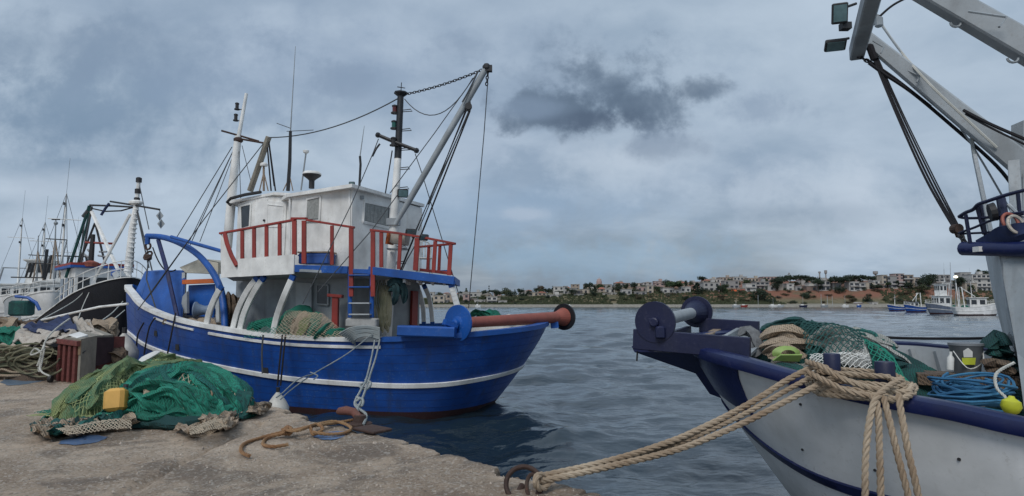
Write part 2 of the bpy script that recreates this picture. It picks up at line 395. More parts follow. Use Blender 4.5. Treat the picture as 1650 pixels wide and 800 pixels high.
    g['yellow'] = plain('faded_yellow_plastic', (.62, .35, .08), .5, 0, .12, 5, .15)
    g['buoy_y'] = plain('yellow_float', (.50, .52, .03), .5, 0, .15); g['buoy_w'] = paint('fender_white', (.55, .54, .50), .5, .2, (.3, .28, .24), .4, .1)
    g['orange'] = paint('orange_paint', (.55, .13, .03), .5, .3, None, .3, .2)
    g['wood'] = plain('grey_wood', (.25, .19, .14), .8, 0, .35, 12, .6); g['wood_r'] = plain('red_brown_timber', (.13, .035, .03), .7, 0, .4, 12, .6)
    g['board'] = plain('pale_chest_board', (.24, .22, .18), .7, 0, .25, 5, .4); g['tarp_w'] = paint('dirty_white_canvas', (.42, .38, .33), .8, .7, (.12, .09, .07), .7, .6, scale=2, dirt=(.15, .11, .09))
    g['tarp_b'] = plain('navy_cloth', (.018, .03, .085), .85, 0, .4, 5, .5); g['tarp_g'] = plain('beige_cover', (.38, .36, .30), .8, 0, .2, 4, .4)
    g['glass'] = plain('dark_glass', (.03, .035, .04), .12, 0, .3, 3, 0); g['lamp_glass'] = plain('lamp_glass', (.10, .17, .18), .15, 0, .2, 9, 0)
    g['curtain'] = plain('grey_curtain', (.28, .29, .28), .9, 0, .25, 14, .3); g['bluebox'] = paint('blue_plastic', (.02, .08, .30), .45, .15, None, .2, .1)
    g['plastic_w'] = plain('white_plastic', (.6, .6, .57), .5, 0, .12, 8, .1); g['bucket'] = plain('grey_plastic', (.14, .15, .16), .5, 0, .15, 6, .1)
    g['label_y'] = plain('yellow_label', (.5, .55, .05), .5); g['green_bag'] = plain('dark_green_cloth', (.006, .03, .035), .85, 0, .5, 9, .7)
    g['lime_plastic'] = plain('lime_plastic', (.25, .36, .10), .5, 0, .2, 6, .1); g['red_glass'] = plain('red_lens', (.10, .02, .02), .2); g['green_glass'] = plain('green_lens', (.02, .10, .08), .2)
mats()
# ================================================================ THE SETTING: water, quay, far land
def grid_mesh(name, X, Y, Z, mat, label=None, kind='structure', smooth=True):
    n, m = X.shape; me = bpy.data.meshes.new(name)
    co = np.stack([X, Y, Z], -1).reshape(-1, 3).astype(np.float32)
    i = np.arange(n * m).reshape(n, m); q = np.stack([i[:-1, :-1], i[:-1, 1:], i[1:, 1:], i[1:, :-1]], -1).reshape(-1, 4)
    me.vertices.add(len(co)); me.vertices.foreach_set('co', co.ravel())
    me.loops.add(q.size); me.loops.foreach_set('vertex_index', q.ravel().astype(np.int32))
    me.polygons.add(len(q)); me.polygons.foreach_set('loop_start', np.arange(0, q.size, 4, dtype=np.int32))
    try: me.polygons.foreach_set('loop_total', np.full(len(q), 4, dtype=np.int32))
    except Exception: pass
    me.polygons.foreach_set('use_smooth', [smooth] * len(q)); me.update(calc_edges=True); me.validate()
    me.materials.append(mat); o = bpy.data.objects.new(name, me); _link(o); return setp(o, label, None, None, kind)
# --- water: one sheet, finely waved near the quay
def water():
    m, nt, b, tc = nodes('harbour_water')
    b.inputs['Base Color'].default_value = (.012, .024, .034, 1); b.inputs['Roughness'].default_value = .05; b.inputs['IOR'].default_value = 1.8
    n1_ = mk(nt, tc, scale=5.5, det=5, rough=.5, sc=(1, 1.5, 1)); n2_ = mk(nt, tc, scale=.9, det=3, sc=(1, 1.5, 1)); n3 = mk(nt, tc, scale=.10, det=4, sc=(.6, 1.6, 1))
    p = bumpn(nt, b, n2_, .5, .14); nd = bumpn(nt, b, n1_, .30, .05, p)
    nt.links.new(rmp(nt, n3, .35, .65, .05, .13), b.inputs['Roughness'])
    na, nr = 460, 560
    th = np.linspace(radians(-84), radians(84), na); r = 3.0 * np.exp(np.linspace(0, math.log(1600 / 3.0), nr))
    r = np.append(r, [3000, 6000])
    Rr, T = np.meshgrid(r, th, indexing='ij'); X = Rr * np.sin(T); Y = Rr * np.cos(T); Z = np.zeros_like(X)
    rng = np.random.RandomState(4); cell = Rr * (radians(168) / na) * 1.2
    wx = X + .5 * fbm(X * .5, Y * .5, 2, 5); wy = Y + .5 * fbm(X * .5 + 9, Y * .5, 2, 6)
    patch = .45 + 1.3 * np.clip(fbm(X * .09, Y * .12, 3, 8) + .45, 0, 1)
    for k in range(46):
        lam = .38 * 1.075 ** k * (.9 + .2 * rng.rand()); an = radians(80 + rng.randn() * 38); kk = 2 * pi / lam
        ph = kk * (cos(an) * wx + sin(an) * wy) + rng.rand() * 6.28
        amp = .0066 * lam ** .70 * np.clip((lam / cell - 2.5) / 2.5, 0, 1)
        s = np.sin(ph); Z += amp * (s + .28 * (1 - np.abs(s) * 2)) * patch
    grid_mesh('water', X, Y, Z, m)
water()
# --- quay: edge line from behind the camera to the far left, runs at 45 degrees
QZ = 1.0
Q0 = Vector((3.4, 2.7)); QD = Vector((-1, 1.0)).normalized(); QN = Vector((-1, -1)).normalized()   # QN points inland
def quay_z(X, Y):
    h = .05 * fbm(X * .35, Y * .35, 3, 21) + .022 * fbm(X * 2.2, Y * 2.2, 4, 22)
    return QZ + h
def qz(x, y): return float(quay_z(np.array([x * 1.0]), np.array([y * 1.0]))[0])
def quay():
    m, nt, b, tc = nodes('old_concrete')
    a = mk(nt, tc, scale=.55, det=7, rough=.62, dist=.4); c = mk(nt, tc, scale=3.2, det=8, rough=.7); v = mk(nt, tc, 'voronoi', 75); gr = mk(nt, tc, scale=60, det=5, rough=.8)
    st = mk(nt, tc, scale=1.1, det=6, rough=.65, off=(4, 9, 0), dist=.7)
    col = mixn(nt, rmp(nt, a, .40, .58), (.37, .270, .190), (.66, .525, .40))
    col = mixn(nt, rmp(nt, c, .42, .62, 0, .65), col, (.36, .275, .205))
    col = mixn(nt, rmp(nt, st, .52, .62, 0, .72), col, (.17, .125, .09))
    col = mixn(nt, rmp(nt, mk(nt, tc, scale=1.6, det=6, off=(20, 3, 0)), .63, .72, 0, .4), col, (.42, .22, .10))
    gx = mk(nt, tc, scale=.8, det=3, off=(2, 17, 0)); mm = nt.nodes.new('ShaderNodeMath'); mm.operation = 'MULTIPLY'
    nt.links.new(rmp(nt, gr, .50, .72), mm.inputs[0]); nt.links.new(rmp(nt, gx, .40, .6, .25, .9), mm.inputs[1])
    col = mixn(nt, mm.outputs[0], col, (.70, .64, .55)); 
    mm2 = nt.nodes.new('ShaderNodeMath'); mm2.operation = 'MULTIPLY'; nt.links.new(rmp(nt, gr, .46, .30), mm2.inputs[0]); nt.links.new(rmp(nt, gx, .40, .6, .15, .7), mm2.inputs[1])
    col = mixn(nt, mm2.outputs[0], col, (.08, .06, .045))
    vo = nt.nodes.new('ShaderNodeTexVoronoi'); vo.inputs['Scale'].default_value = 42; nt.links.new(tc.outputs['Object'], vo.inputs['Vector']); sx = nt.nodes.new('ShaderNodeSeparateColor'); nt.links.new(vo.outputs['Color'], sx.inputs[0])
    col = mixn(nt, rmp(nt, sx.outputs[0], .78, .95, 0, .55), col, (.72, .66, .58)); col = mixn(nt, rmp(nt, sx.outputs[1], .86, .97, 0, .45), col, (.12, .09, .07))
    nt.links.new(col, b.inputs['Base Color']); nt.links.new(rmp(nt, st, .5, .68, .92, .5), b.inputs['Roughness'])
    p = bumpn(nt, b, c, 1, .07); p = bumpn(nt, b, gr, 1, .03, p); bumpn(nt, b, v, .25, .008, p)
    ts = np.concatenate([np.linspace(-4, 1.9, 60), np.linspace(2, 14, 560), np.linspace(14.05, 22, 130), np.linspace(22.2, 90, 160)])
    ws = np.concatenate([[-3.2, -2.2], np.linspace(0, 1.2, 40) , np.linspace(1.23, 9, 210), np.linspace(9.3, 60, 60)])
    T, W = np.meshgrid(ts, ws, indexing='ij')
    # ragged edge: chips and worn corners; a notch where the iron ring sits
    edge = .16 * fbm(ts * 1.3, ts * 0, 5, 31, .62) + .09 * fbm(ts * 7, ts * 0, 4, 33, .6) + .12 * (vnoise(ts * 3.1, ts * 0, 39) > .72)
    notch = np.clip(1 - np.abs(ts - 4.78) / .20, 0, 1) ** .5 * .24 * (np.abs(ts - 4.78) < .2)
    E = (edge + notch)[:, None]
    face = W < -1
    wq = np.where(face, 0, W); Wp = E * np.exp(-np.maximum(wq, 0) * 2.2) + wq
    X = Q0.x + QD.x * T + QN.x * Wp; Y = Q0.y + QD.y * T + QN.y * Wp; Z = quay_z(X, Y)
    rd = np.clip(1 - np.maximum(wq, 0) / (.025 + .09 * np.clip(fbm(ts * 1.7, ts * 0, 3, 35) + .3, 0, 1)[:, None]), 0, 1); Z = Z - rd ** 2 * (.05 + .16 * np.clip(fbm(T * 2.5, T * 0, 3, 36), 0, 1))
    # cracks and joints: a long worn joint and shallow hollows
    j = np.abs(Y - (4.45 + .22 * X) - .5 * fbm(X * .8, Y * .8, 3, 41)); Z -= .05 * np.exp(-(j / .06) ** 2) * (X < -.2)
    j = np.abs(X + 3.35 + .5 * fbm(X * .7, Y * .9, 4, 42)); Z -= .06 * np.exp(-(j / .06) ** 2) * (Y < 8.5)
    Z = Z + .026 * fbm(X * 9, Y * 9, 4, 44, .7)
    Z = np.where(W == -3.2, -2.5, np.where(W == -2.2, Z - .28, Z))
    grid_mesh('quay', X, Y, Z, m)
quay()
def patch(name, pts, mat, label, cat, dz=.006, n=40, wob=.05):
    c = catmull([(p.x, p.y) for p in pts], n, True); cx = sum(p[0] for p in c) / n; cy = sum(p[1] for p in c) / n; mb = MB(); rows = []
    for f in (1, .8, .55, .3, .08):
        row = []
        for i, p in enumerate(c):
            k = f * (1 + wob * n1(i * .9, 3) * (f == 1) * 4); x, y = cx + (p[0] - cx) * k, cy + (p[1] - cy) * k; row.append((x, y, qz(x, y) + dz))
        rows.append(row)
    mb.loft(rows); return mb.build(name, mat, None, True, label, cat)
# --- far land
def hill_profile(u):
    xs = [-2.2, -.25, -.075, .025, .12, .22, .32, .43, .53, .63, .80, 1.4, 3]
    top = [3.5, 4, 5, 6, 8, 9.5, 10.2, 11.2, 12, 12.6, 13, 13, 13]          # plateau edge height
    rid = [5, 5.5, 7.5, 9.5, 14.5, 17.5, 20, 21, 21.5, 21.7, 22, 22, 22]
    return np.interp(u, xs, top), np.interp(u, xs, rid)
SH = 372.0
def land_z(X, Y):
    u = X / Y; tp, rd = hill_profile(u); sy = SH + 6 * fbm(X * .02, Y * 0, 3, 51)
    d = Y - sy
    z = np.interp(d, [-20, -1.5, 0, 6, 14], [-4, -.8, .9, 1.3, 1.6])
    k = np.clip((d - 14 - 10 * fbm(X * .03, X * 0 + 3, 2, 52)) / 30, 0, 1); k = k * k * (3 - 2 * k)
    z = z + (tp - 1.6) * k + (rd - tp) * np.clip((d - 50) / 110, 0, 1) + 1.1 * fbm(X * .06, Y * .06, 4, 53) * k
    return z
def lz(x, y): return float(land_z(np.array([x * 1.0]), np.array([y * 1.0]))[0])
def land():
    m, nt, b, tc = nodes('coast_ground')
    g = nt.nodes.new('ShaderNodeNewGeometry'); s = nt.nodes.new('ShaderNodeSeparateXYZ'); nt.links.new(g.outputs['Position'], s.inputs[0])
    a = mk(nt, tc, scale=.035, det=5); c = mk(nt, tc, scale=.16, det=7, rough=.7); e = mk(nt, tc, scale=.07, det=4, off=(50, 0, 0), sc=(1, 1, 3))
    col = mixn(nt, rmp(nt, c, .38, .60), (.085, .085, .045), (.17, .14, .085))
    red = rmp(nt, s.outputs[0], 60, 150); rr = nt.nodes.new('ShaderNodeMath'); rr.operation = 'MULTIPLY'; nt.links.new(red, rr.inputs[0]); nt.links.new(rmp(nt, e, .30, .45), rr.inputs[1])
    zr = rmp(nt, s.outputs[2], 4.0, 7.0); xr = nt.nodes.new('ShaderNodeMath'); xr.operation = 'MULTIPLY'; nt.links.new(zr, xr.inputs[0]); nt.links.new(rmp(nt, s.outputs[0], 340, 290), xr.inputs[1]); zr = xr.outputs[0]; r2 = nt.nodes.new('ShaderNodeMath'); r2.operation = 'MULTIPLY'; nt.links.new(rr.outputs[0], r2.inputs[0]); nt.links.new(zr, r2.inputs[1])
    col = mixn(nt, r2.outputs[0], col, (.21, .095, .062))
    sh = rmp(nt, s.outputs[2], 2.2, 1.5); col = mixn(nt, sh, col, (.26, .24, .20))
    nt.links.new(col, b.inputs['Base Color']); b.inputs['Roughness'].default_value = .95; bumpn(nt, b, c, 1, 1.5)
    xs = np.linspace(-420, 900, 520); ys = np.concatenate([np.linspace(345, 480, 90), np.linspace(484, 900, 50)])
    Y, X = np.meshgrid(ys, xs, indexing='ij'); grid_mesh('hillside', X, Y, land_z(X, Y), m)
    # low sea wall / quay line along the far shore
    mb = MB(); rows = []
    for k in range(120):
        x = -150 + 600 * k / 119; y = SH + 6 * float(fbm(np.array([x * .02]), np.array([0.]), 3, 51)[0]) - 1.2; rows.append((x, y))
    for (x0, y0), (x1, y1) in zip(rows, rows[1:]): mb.beam((x0, y0, .15), (x1 + .2, y1, .15), 1.6, 1.5)
    mb.build('far_shore_quay', plain('shore_concrete', (.36, .34, .30), .9, 0, .25, 1), None, False, 'low pale concrete quay along the far shore', None, None, 'structure')
land()
def solve_y(px, py, lo=388.0):
    ys = np.arange(lo, 620, 2.0); u = (px - 825) / 1000; z = land_z(u * ys, ys); pp = 488 - (z - CAM_H) / ys * 1000
    k = np.nonzero(pp <= py)[0]; return float(ys[k[0]]) if len(k) else None
# ---------------------------------------------------------------- labels that single out far things
REG = []
LM = [(-999, "behind the blue boat struts"), (741, "beside the thin stern cable"), (776, "above the stern's green net"),
      (812, "above the inner roller half"), (862, "above the outer roller half"), (895, "above the roller's black disc"), (937, 'below the pink church dome'),
      (978, "right of the church dome"), (1022, 'above the near navy roller disc'), (1076, "between the navy roller discs"), (1110, 'above the far navy roller disc'), (1150, 'around the orange awning'),
      (1203, "left of the pine grove"), (1245, "in the pine grove's left half"), (1290, 'below the two thin towers'), (1345, "right of the two towers"),
      (1398, 'near the water tower'), (1428, 'beside the five storey block'), (1466, 'right of the five storey block'), (1512, 'behind the grey moored trawler'), (1548, 'behind the white moored trawler')]
ORD = ['leftmost', 'second from left', 'third from left', 'fourth from left', 'fifth from left', 'sixth from left', 'seventh from left', 'eighth from left', 'ninth from left']
def reg(o, desc, px): REG.append((o, desc, px))
def finish_labels():
    g = {}
    for o, d, px in REG:
        l = [t for x, t in LM if px >= x][-1]; g.setdefault((d, l), []).append((px, o))
    for (d, l), v in g.items():
        v.sort(key=lambda t: t[0])
        for i, (px, o) in enumerate(v):
            o['label'] = f'{d} {l}' if len(v) == 1 else f'{ORD[min(i, 8)]} {d} {l}'
# ---------------------------------------------------------------- houses
HC = {k: plain('house_' + k, c, .85, 0, .10, .5, 0) for k, c in dict(white=(.47, .455, .43), cream=(.40, .35, .29), grey=(.27, .265, .26), beige=(.33, .27, .22), pink=(.37, .27, .25), brown=(.20, .15, .13), dark=(.10, .09, .09), pale=(.37, .36, .345)).items()}
ROOFR = plain('red_tiles', (.30, .12, .08), .9, 0, .2, 2, 0); ROOFG = plain('flat_roof', (.33, .31, .29), .9, 0, .2, 1, 0); WIN = plain('far_window', (.035, .04, .05), .3, 0, .3, .5, 0)
AWN = plain('orange_awning', (.75, .16, .06), .8, 0, .1, 1, 0); AWR = plain('brick_red_wall', (.36, .12, .09), .9, 0, .1, 1, 0); RAIL = plain('far_balcony', (.40, .385, .37), .8, 0, .1, 1, 0)
winmesh = {}
def far_window(root, x, y, z, w_, h_):
    key = (round(w_, 1), round(h_, 1))
    if key not in winmesh:
        mb = MB().box((0, 0, 0), (w_, .12, h_)); o = mb.build('window', WIN, root); winmesh[key] = o.data
    else: o = bpy.data.objects.new('window', winmesh[key]); _link(o); o.parent = root; ORG[o.name] = ORG[root.name]
    o.location = Vector((x, y, z)) - ORG[root.name] if False else Vector((x, y, z)); return o
STO = {1: 'one storey', 2: 'two storey', 3: 'three storey', 4: 'four storey', 5: 'five storey'}
HOUSEC = {}
def house(x0, x1, pt, pb, colr='white', y=None, roof='flat', fl=None, name='house', extra=None, grp=True):
    ys = solve_y((x0 + x1) / 2, pb - .5); y = (ys if ys else 560) if (y is None or 412 < y < 500) else y
    y = max(384, min(640, y)) + ((x0 * 7) % 7) * .4
    a, b_ = P(x0, pb, y), P(x1, pb, y); zt = P((x0 + x1) / 2, pt, y).z; zb = P((x0 + x1) / 2, pb, y).z
    W = b_.x - a.x; cx = (a.x + b_.x) / 2; g = min(lz(a.x, y), lz(b_.x, y), lz(cx, y + 8)) - .4; H = zt - zb
    fl = fl or max(1, round(H / 3.1)); D = min(14, max(6, W * .8)); loc = (cx, y + D / 2, min(g, zb)); rh = H * .28 if roof in ('red', 'gable') else .3
    t = thing(name, loc, '', 'house' if name == 'house' else name.replace('_', ' '), 'houses on the far shore' if grp else None)
    b0 = min(g, zb); body = H - (rh if roof in ('red', 'gable') else .25)
    MB().box((cx, y + D / 2, (b0 + zb + body) / 2), (W, D, zb + body - b0)).build('wall', HC[colr], t)
    mb = MB(); zr = zb + body
    if roof in ('red', 'gable'):
        o = .35; r = [(cx - W / 2 - o, y - o, zr), (cx + W / 2 + o, y - o, zr), (cx + W / 2 + o, y + D + o, zr), (cx - W / 2 - o, y + D + o, zr)]
        if roof == 'red': tp = [(cx - W * .22, y + D / 2, zr + rh), (cx + W * .22, y + D / 2, zr + rh)]; mb.add(r + tp, [(0, 1, 5, 4), (1, 2, 5), (2, 3, 4, 5), (3, 0, 4), (3, 2, 1, 0)])
        else: tp = [(cx, y - o, zr + rh), (cx, y + D + o, zr + rh)]; mb.add(r + tp, [(0, 1, 4), (1, 2, 5, 4), (2, 3, 5), (3, 0, 4, 5), (3, 2, 1, 0)])
        mb.build('roof', ROOFR if roof == 'red' else ROOFG, t)
    else: mb.box((cx, y + D / 2, zr + .12), (W + .5, D + .5, .28)).build('roof', ROOFG if colr != 'white' else RAIL, t)
    # local frame for window objects
    nb = max(1, min(7, int(W / 2.9))); fh = body / fl; wr = random.Random(int(x0 * 13 + pt))
    for f in range(fl):
        zc = zb + fh * (f + .52); style = wr.random()
        if style < .45 and fl > 1 and W > 6:
            MB().box((cx, y - .55, zc - fh * .36), (W * .92, 1.1, .75)).build('balcony', RAIL, t)
            ww, hh = W / nb * .62, fh * .55
        else: ww, hh = min(1.5, W / nb * .5), min(1.5, fh * .5)
        for k in range(nb):
            if wr.random() < .12: continue
            o = far_window(t, 0, 0, 0, ww, hh); o.location = Vector((cx - W / 2 + W * (k + .5) / nb, y - .02, zc)) - ORG[t.name]
    if extra == 'awning': MB().box((cx, y - 1.2, zb + body * .22), (W * .9, 2.2, 1.2)).build('awning', AWN, t)
    if extra == 'brick': MB().box((cx, y - .3, zb + body * .2), (W * .9, .5, 2.0)).build('lower_wall', AWR, t)
    if W > 8 and wr.random() < .5: MB().box((cx + W * .2, y + D * .5, zr + 1.1), (2.4, 2.4, 2.0)).build('stair_head', HC[colr], t)
    ROOFN = {'flat': 'flat roofed', 'red': 'red roofed', 'gable': 'gabled'}
    reg(t, f'{colr} {STO[min(fl, 5)]} {ROOFN[roof]} house', (x0 + x1) / 2); return t
# far_window builds its proto at world origin minus root; use a fresh mesh each size instead
def far_window(root, x, y, z, w_, h_):
    key = (round(w_ * 2) / 2, round(h_ * 2) / 2); key = (max(.5, key[0]), max(.5, key[1]))
    if key not in winmesh:
        mb = MB().box((0, 0, 0), (key[0], .14, key[1])); me = bpy.data.meshes.new('window'); me.from_pydata(mb.v, [], mb.f); me.materials.append(WIN); me.update(); winmesh[key] = me
    o = bpy.data.objects.new('window', winmesh[key]); _link(o); o.parent = root; return o
HOUSES = [
 (698, 716, 476, 492, 'cream'), (718, 736, 474, 489, 'beige'), (704, 722, 482, 493, 'white', 395, 'gable'), (739, 752, 473, 482, 'grey'), (746, 757, 474, 488, 'pink', 430), (756, 776, 471, 480, 'pale'), (752, 768, 481, 491, 'brown', 405),
 (764, 782, 483, 492, 'white', 398, 'flat'), (776, 792, 473, 480, 'beige', None, 'gable'), (784, 801, 478, 492, 'white', 396), (803, 817, 484, 491, 'pale', 395), (838, 851, 468, 474, 'white', 470), (795, 806, 480, 485, 'cream', 420),
 (852, 868, 471, 478, 'cream'), (867, 880, 470, 477, 'beige', None, 'red'), (880, 906, 475, 480, 'white'), (892, 909, 462, 474, 'white', 450), (909, 915, 461, 475, 'pale', 446, 'flat', None, 'house'), (915, 930, 464, 474, 'grey', 455), (927, 938, 468, 475, 'dark', 445), (938, 950, 466, 474, 'cream', 458), (925, 941, 474, 478, 'white', 436),
 (965, 975, 463, 474, 'beige', 455, 'red'), (975, 991, 463, 473, 'white', 452, 'gable'), (971, 983, 473, 476, 'white', 437), (984, 994, 472, 476, 'white', 438), (1002, 1018, 466, 477, 'pale', 445),
 (1027, 1043, 462, 471, 'pink'), (1022, 1042, 470, 477, 'grey', 432), (1043, 1053, 460, 474, 'cream', 448), (1056, 1071, 456, 466, 'pink', 480, 'flat'), (1068, 1086, 464, 475, 'white', 440), (1086, 1097, 467, 475, 'grey', 440), (1095, 1108, 454, 463, 'beige', 495, 'red'), (1097, 1113, 462, 473, 'white', 446), (1108, 1120, 455, 462, 'cream', 500),
 (1117, 1132, 454, 463, 'grey', 505), (1134, 1160, 455, 471, 'pale', 446), (1138, 1166, 450, 456, 'white', 520), (1168, 1191, 452, 466, 'grey', 455, 'flat', 2), (1170, 1186, 464, 470, 'cream', 438, 'flat', 1, 'cafe', 'awning', False), (1188, 1202, 464, 470, 'beige', 438, 'flat', 1, 'house', 'brick'), (1160, 1182, 447, 453, 'beige', 540), (1182, 1204, 446, 453, 'pale', 545),
 (1202, 1219, 457, 471, 'white', 440), (1218, 1240, 454, 467, 'grey', 450), (1206, 1228, 448, 455, 'cream', 530), (1230, 1253, 446, 457, 'pink', 520), (1238, 1250, 460, 470, 'pale', 444), (1251, 1262, 458, 469, 'cream', 448),
 (1268, 1280, 457, 469, 'white', 450), (1282, 1292, 461, 470, 'grey', 448), (1289, 1301, 451, 461, 'pale', 480), (1304, 1312, 456, 468, 'white', 462), (1316, 1338, 452, 470, 'pale', 458), (1300, 1316, 461, 470, 'brown', 448),
 (1342, 1356, 456, 468, 'grey', 458), (1369, 1385, 454, 470, 'white', 450), (1378, 1395, 456, 469, 'pale', 452), (1396, 1410, 455, 468, 'cream', 450), (1408, 1418, 452, 466, 'white', 458), (1410, 1424, 446, 456, 'grey', 500),
 (1417, 1425, 457, 467, 'brown', 446), (1422, 1431, 443, 466, 'cream', 456), (1429, 1446, 445, 466, 'grey', 468), (1443, 1458, 441, 465, 'pink', 452, 'flat', 5), (1456, 1473, 443, 465, 'beige', 462), (1471, 1484, 447, 462, 'cream', 480),
 (1484, 1500, 452, 464, 'grey', 470), (1506, 1532, 443, 462, 'grey', 460), (1532, 1548, 452, 468, 'pale', 450), (1549, 1566, 439, 464, 'pale', 470), (1568, 1598, 442, 470, 'white', 450), (1556, 1575, 456, 472, 'cream', 442), (1600, 1630, 446, 470, 'beige', 460),
 (640, 668, 474, 490, 'white', 410), (1406, 1415, 487, 496, 'white', 384, 'flat', 1, 'boathouse', None, False), (1381, 1391, 487, 495, 'pink', 386, 'gable', 1, 'boathouse', None, False)]
for h in HOUSES: house(*h)
rh_ = random.Random(31)
for k in range(46):
    px = 700 + k * 17.4 + rh_.uniform(-5, 5); wd = rh_.uniform(9, 17); base = float(np.interp(px, [700, 850, 950, 1050, 1200, 1450, 1600], [478, 476, 466, 460, 457, 456, 456])) - rh_.uniform(-1.5, 1.5); hh = rh_.uniform(4.5, 9)
    house(px - wd / 2, px + wd / 2, base - hh, base, rh_.choice(['white', 'pale', 'cream', 'beige', 'grey', 'pale', 'pink']), 520 + rh_.uniform(-15, 40), rh_.choice(['flat', 'flat', 'gable', 'red']), None)
# church with dome, two thin towers, water tower, spire
def church():
    y = 470; c = P(967, 466, y); t = thing('church', (c.x, y + 5, lz(c.x, y + 5)), 'pale church with a pink dome standing above the far ridge', 'church')
    zb = P(967, 464, y).z; zt = P(967, 458, y).z; MB().box((c.x, y + 5, (zb - 4 + zt) / 2), (5.5, 9, zt - zb + 4)).build('wall', HC['beige'], t)
    k = 2.1; zd = P(967, 448, y).z; mb = MB(); mb.lathe((c.x, y + 5, zt - .3), (0, 0, 1), [(0, k), (zd - zt - k * 1.1, k), (zd - zt - .6, k * .75), (zd - zt, .25), (zd - zt + .9, .05)], 14).build('dome', HC['pink'], t)
church()
def tower(px, pt, pb, y, r, head, label, name='lattice_tower', cat='tower'):
    c = P(px, pb, y); zt = P(px, pt, y).z; g = lz(c.x, y); t = thing(name, (c.x, y, g), label, cat)
    MB().cyl((c.x, y, g - .3), (c.x, y, zt), r, 8, r * .7).build('shaft', HC['grey'], t)
    MB().lathe((c.x, y, zt - head[1]), (0, 0, 1), [(0, head[0] * .6), (head[1] * .3, head[0]), (head[1], head[0]), (head[1] + .2, .2)], 10).build('head', HC['grey'], t)
tower(1321, 438, 452, 520, .75, (1.0, 1.5), 'left one of two thin grey towers above the pines')
tower(1331, 436, 452, 525, .6, (1.15, 3.0), 'right, taller one of two thin towers above the pines')
tower(1411, 437.5, 448, 520, .8, (1.9, 2.8), 'grey water tower on a slim stem behind the dark pines', 'water_tower', 'tower')
tower(1272, 440, 456, 500, .45, (.6, 1.2), 'thin dark spire sticking up from the pine grove', 'spire', 'spire')
# ---------------------------------------------------------------- trees
FOL = {}
def fol(n, a, b_):
    m, nt, b, tc = nodes('foliage_' + n); x = mk(nt, tc, scale=.8, det=4); oi = nt.nodes.new('ShaderNodeObjectInfo')
    c = mixn(nt, rmp(nt, x, .35, .65), a, b_); c = mixn(nt, rmp(nt, oi.outputs['Random'], 0, 1, 0, .5), c, tuple(k * .6 for k in a)); nt.links.new(c, b.inputs['Base Color']); b.inputs['Roughness'].default_value = .9; FOL[n] = m
fol('dark', (.018, .035, .022), (.035, .055, .03)); fol('olive', (.05, .065, .03), (.085, .095, .05)); fol('pine', (.03, .055, .022), (.05, .08, .03)); fol('brown', (.07, .05, .03), (.10, .08, .05)); fol('grey', (.08, .085, .07), (.13, .13, .10))
BARK = plain('bark', (.10, .075, .055), .9, 0, .3, 2, 0)
def crown_mesh(kind, seed, mat, nclump=26, per=34):
    r = random.Random(seed); vs = []; fs = []
    for c in range(nclump):
        while True:
            x, y, z = r.uniform(-1, 1), r.uniform(-1, 1), r.uniform(-1, 1)
            if x * x + y * y + z * z < 1: break
        if kind == 'umbrella': cx, cy, cz, cr = x * .5, y * .5, .80 + z * .14, .17
        elif kind == 'cypress': cz = (z + 1) / 2 * .92 + .04; k = .16 * (1 - cz) ** .6 + .02; cx, cy, cr = x * k, y * k, .09 * (1.1 - cz)
        elif kind == 'cone': cz = (z + 1) / 2; k = .45 * (1 - cz) + .03; cx, cy, cr = x * k, y * k, .20 * (1.15 - cz)
        elif kind == 'tier': L = r.randint(0, 5); cz = .12 + L * .15; k = .36 * (1 - cz) + .02; cx, cy, cr = x * k, y * k, .07
        elif kind == 'bush': cx, cy, cz, cr = x * .42, y * .42, .36 + z * .32, .2
        else: cx, cy, cz, cr = x * .36, y * .36, .64 + z * .27, .17
        for k in range(per):
            a = r.uniform(0, 6.28); ph = math.acos(r.uniform(-1, 1)); rr = cr * r.uniform(.5, 1.15)
            p = Vector((cx + rr * sin(ph) * cos(a), cy + rr * sin(ph) * sin(a), cz + rr * cos(ph) * (.6 if kind in ('umbrella', 'tier') else .9)))
            s = r.uniform(.02, .045) * (.6 if kind in ('cypress', 'tier') else 1.15); n = Vector((r.gauss(0, 1), r.gauss(0, 1), r.gauss(0, 1))).normalized(); t = n.orthogonal().normalized(); b2 = n.cross(t)
            i = len(vs); vs += [tuple(p + t * s), tuple(p + b2 * s * .8), tuple(p - t * s), tuple(p - b2 * s * .8)]; fs.append((i, i + 1, i + 2, i + 3))
    me = bpy.data.meshes.new('crown'); me.from_pydata(vs, [], fs); me.materials.append(FOL[mat]); me.update(); return me
def trunk_mesh(kind):
    mb = MB(); top = {'umbrella': .78, 'bush': .3, 'cypress': .3, 'cone': .5, 'tier': .95}.get(kind, .6)
    mb.tube([(0, 0, -.05), (.015, 0, top * .5), (0, .01, top)], [.035, .026, .014], 6)
    for k in range(5):
        if kind in ('umbrella', 'round'): a = k * 1.3; mb.tube([(0, 0, top * .75), (cos(a) * .16, sin(a) * .16, top * .98), (cos(a) * .30, sin(a) * .3, top * 1.08)], [.014, .010, .005], 5)
    me = bpy.data.meshes.new('trunk'); me.from_pydata(mb.v, [], mb.f); me.materials.append(BARK); me.update(); return me
CRM = {}; TRM = {}
WORD = {'umbrella': 'umbrella pine', 'cypress': 'narrow cypress', 'cone': 'broad pine', 'tier': 'tiered araucaria tree', 'bush': 'rounded bush', 'round': 'round crowned tree'}
COLW = {'dark': 'dark', 'olive': 'olive green', 'pine': 'deep green', 'brown': 'brownish', 'grey': 'greyish'}
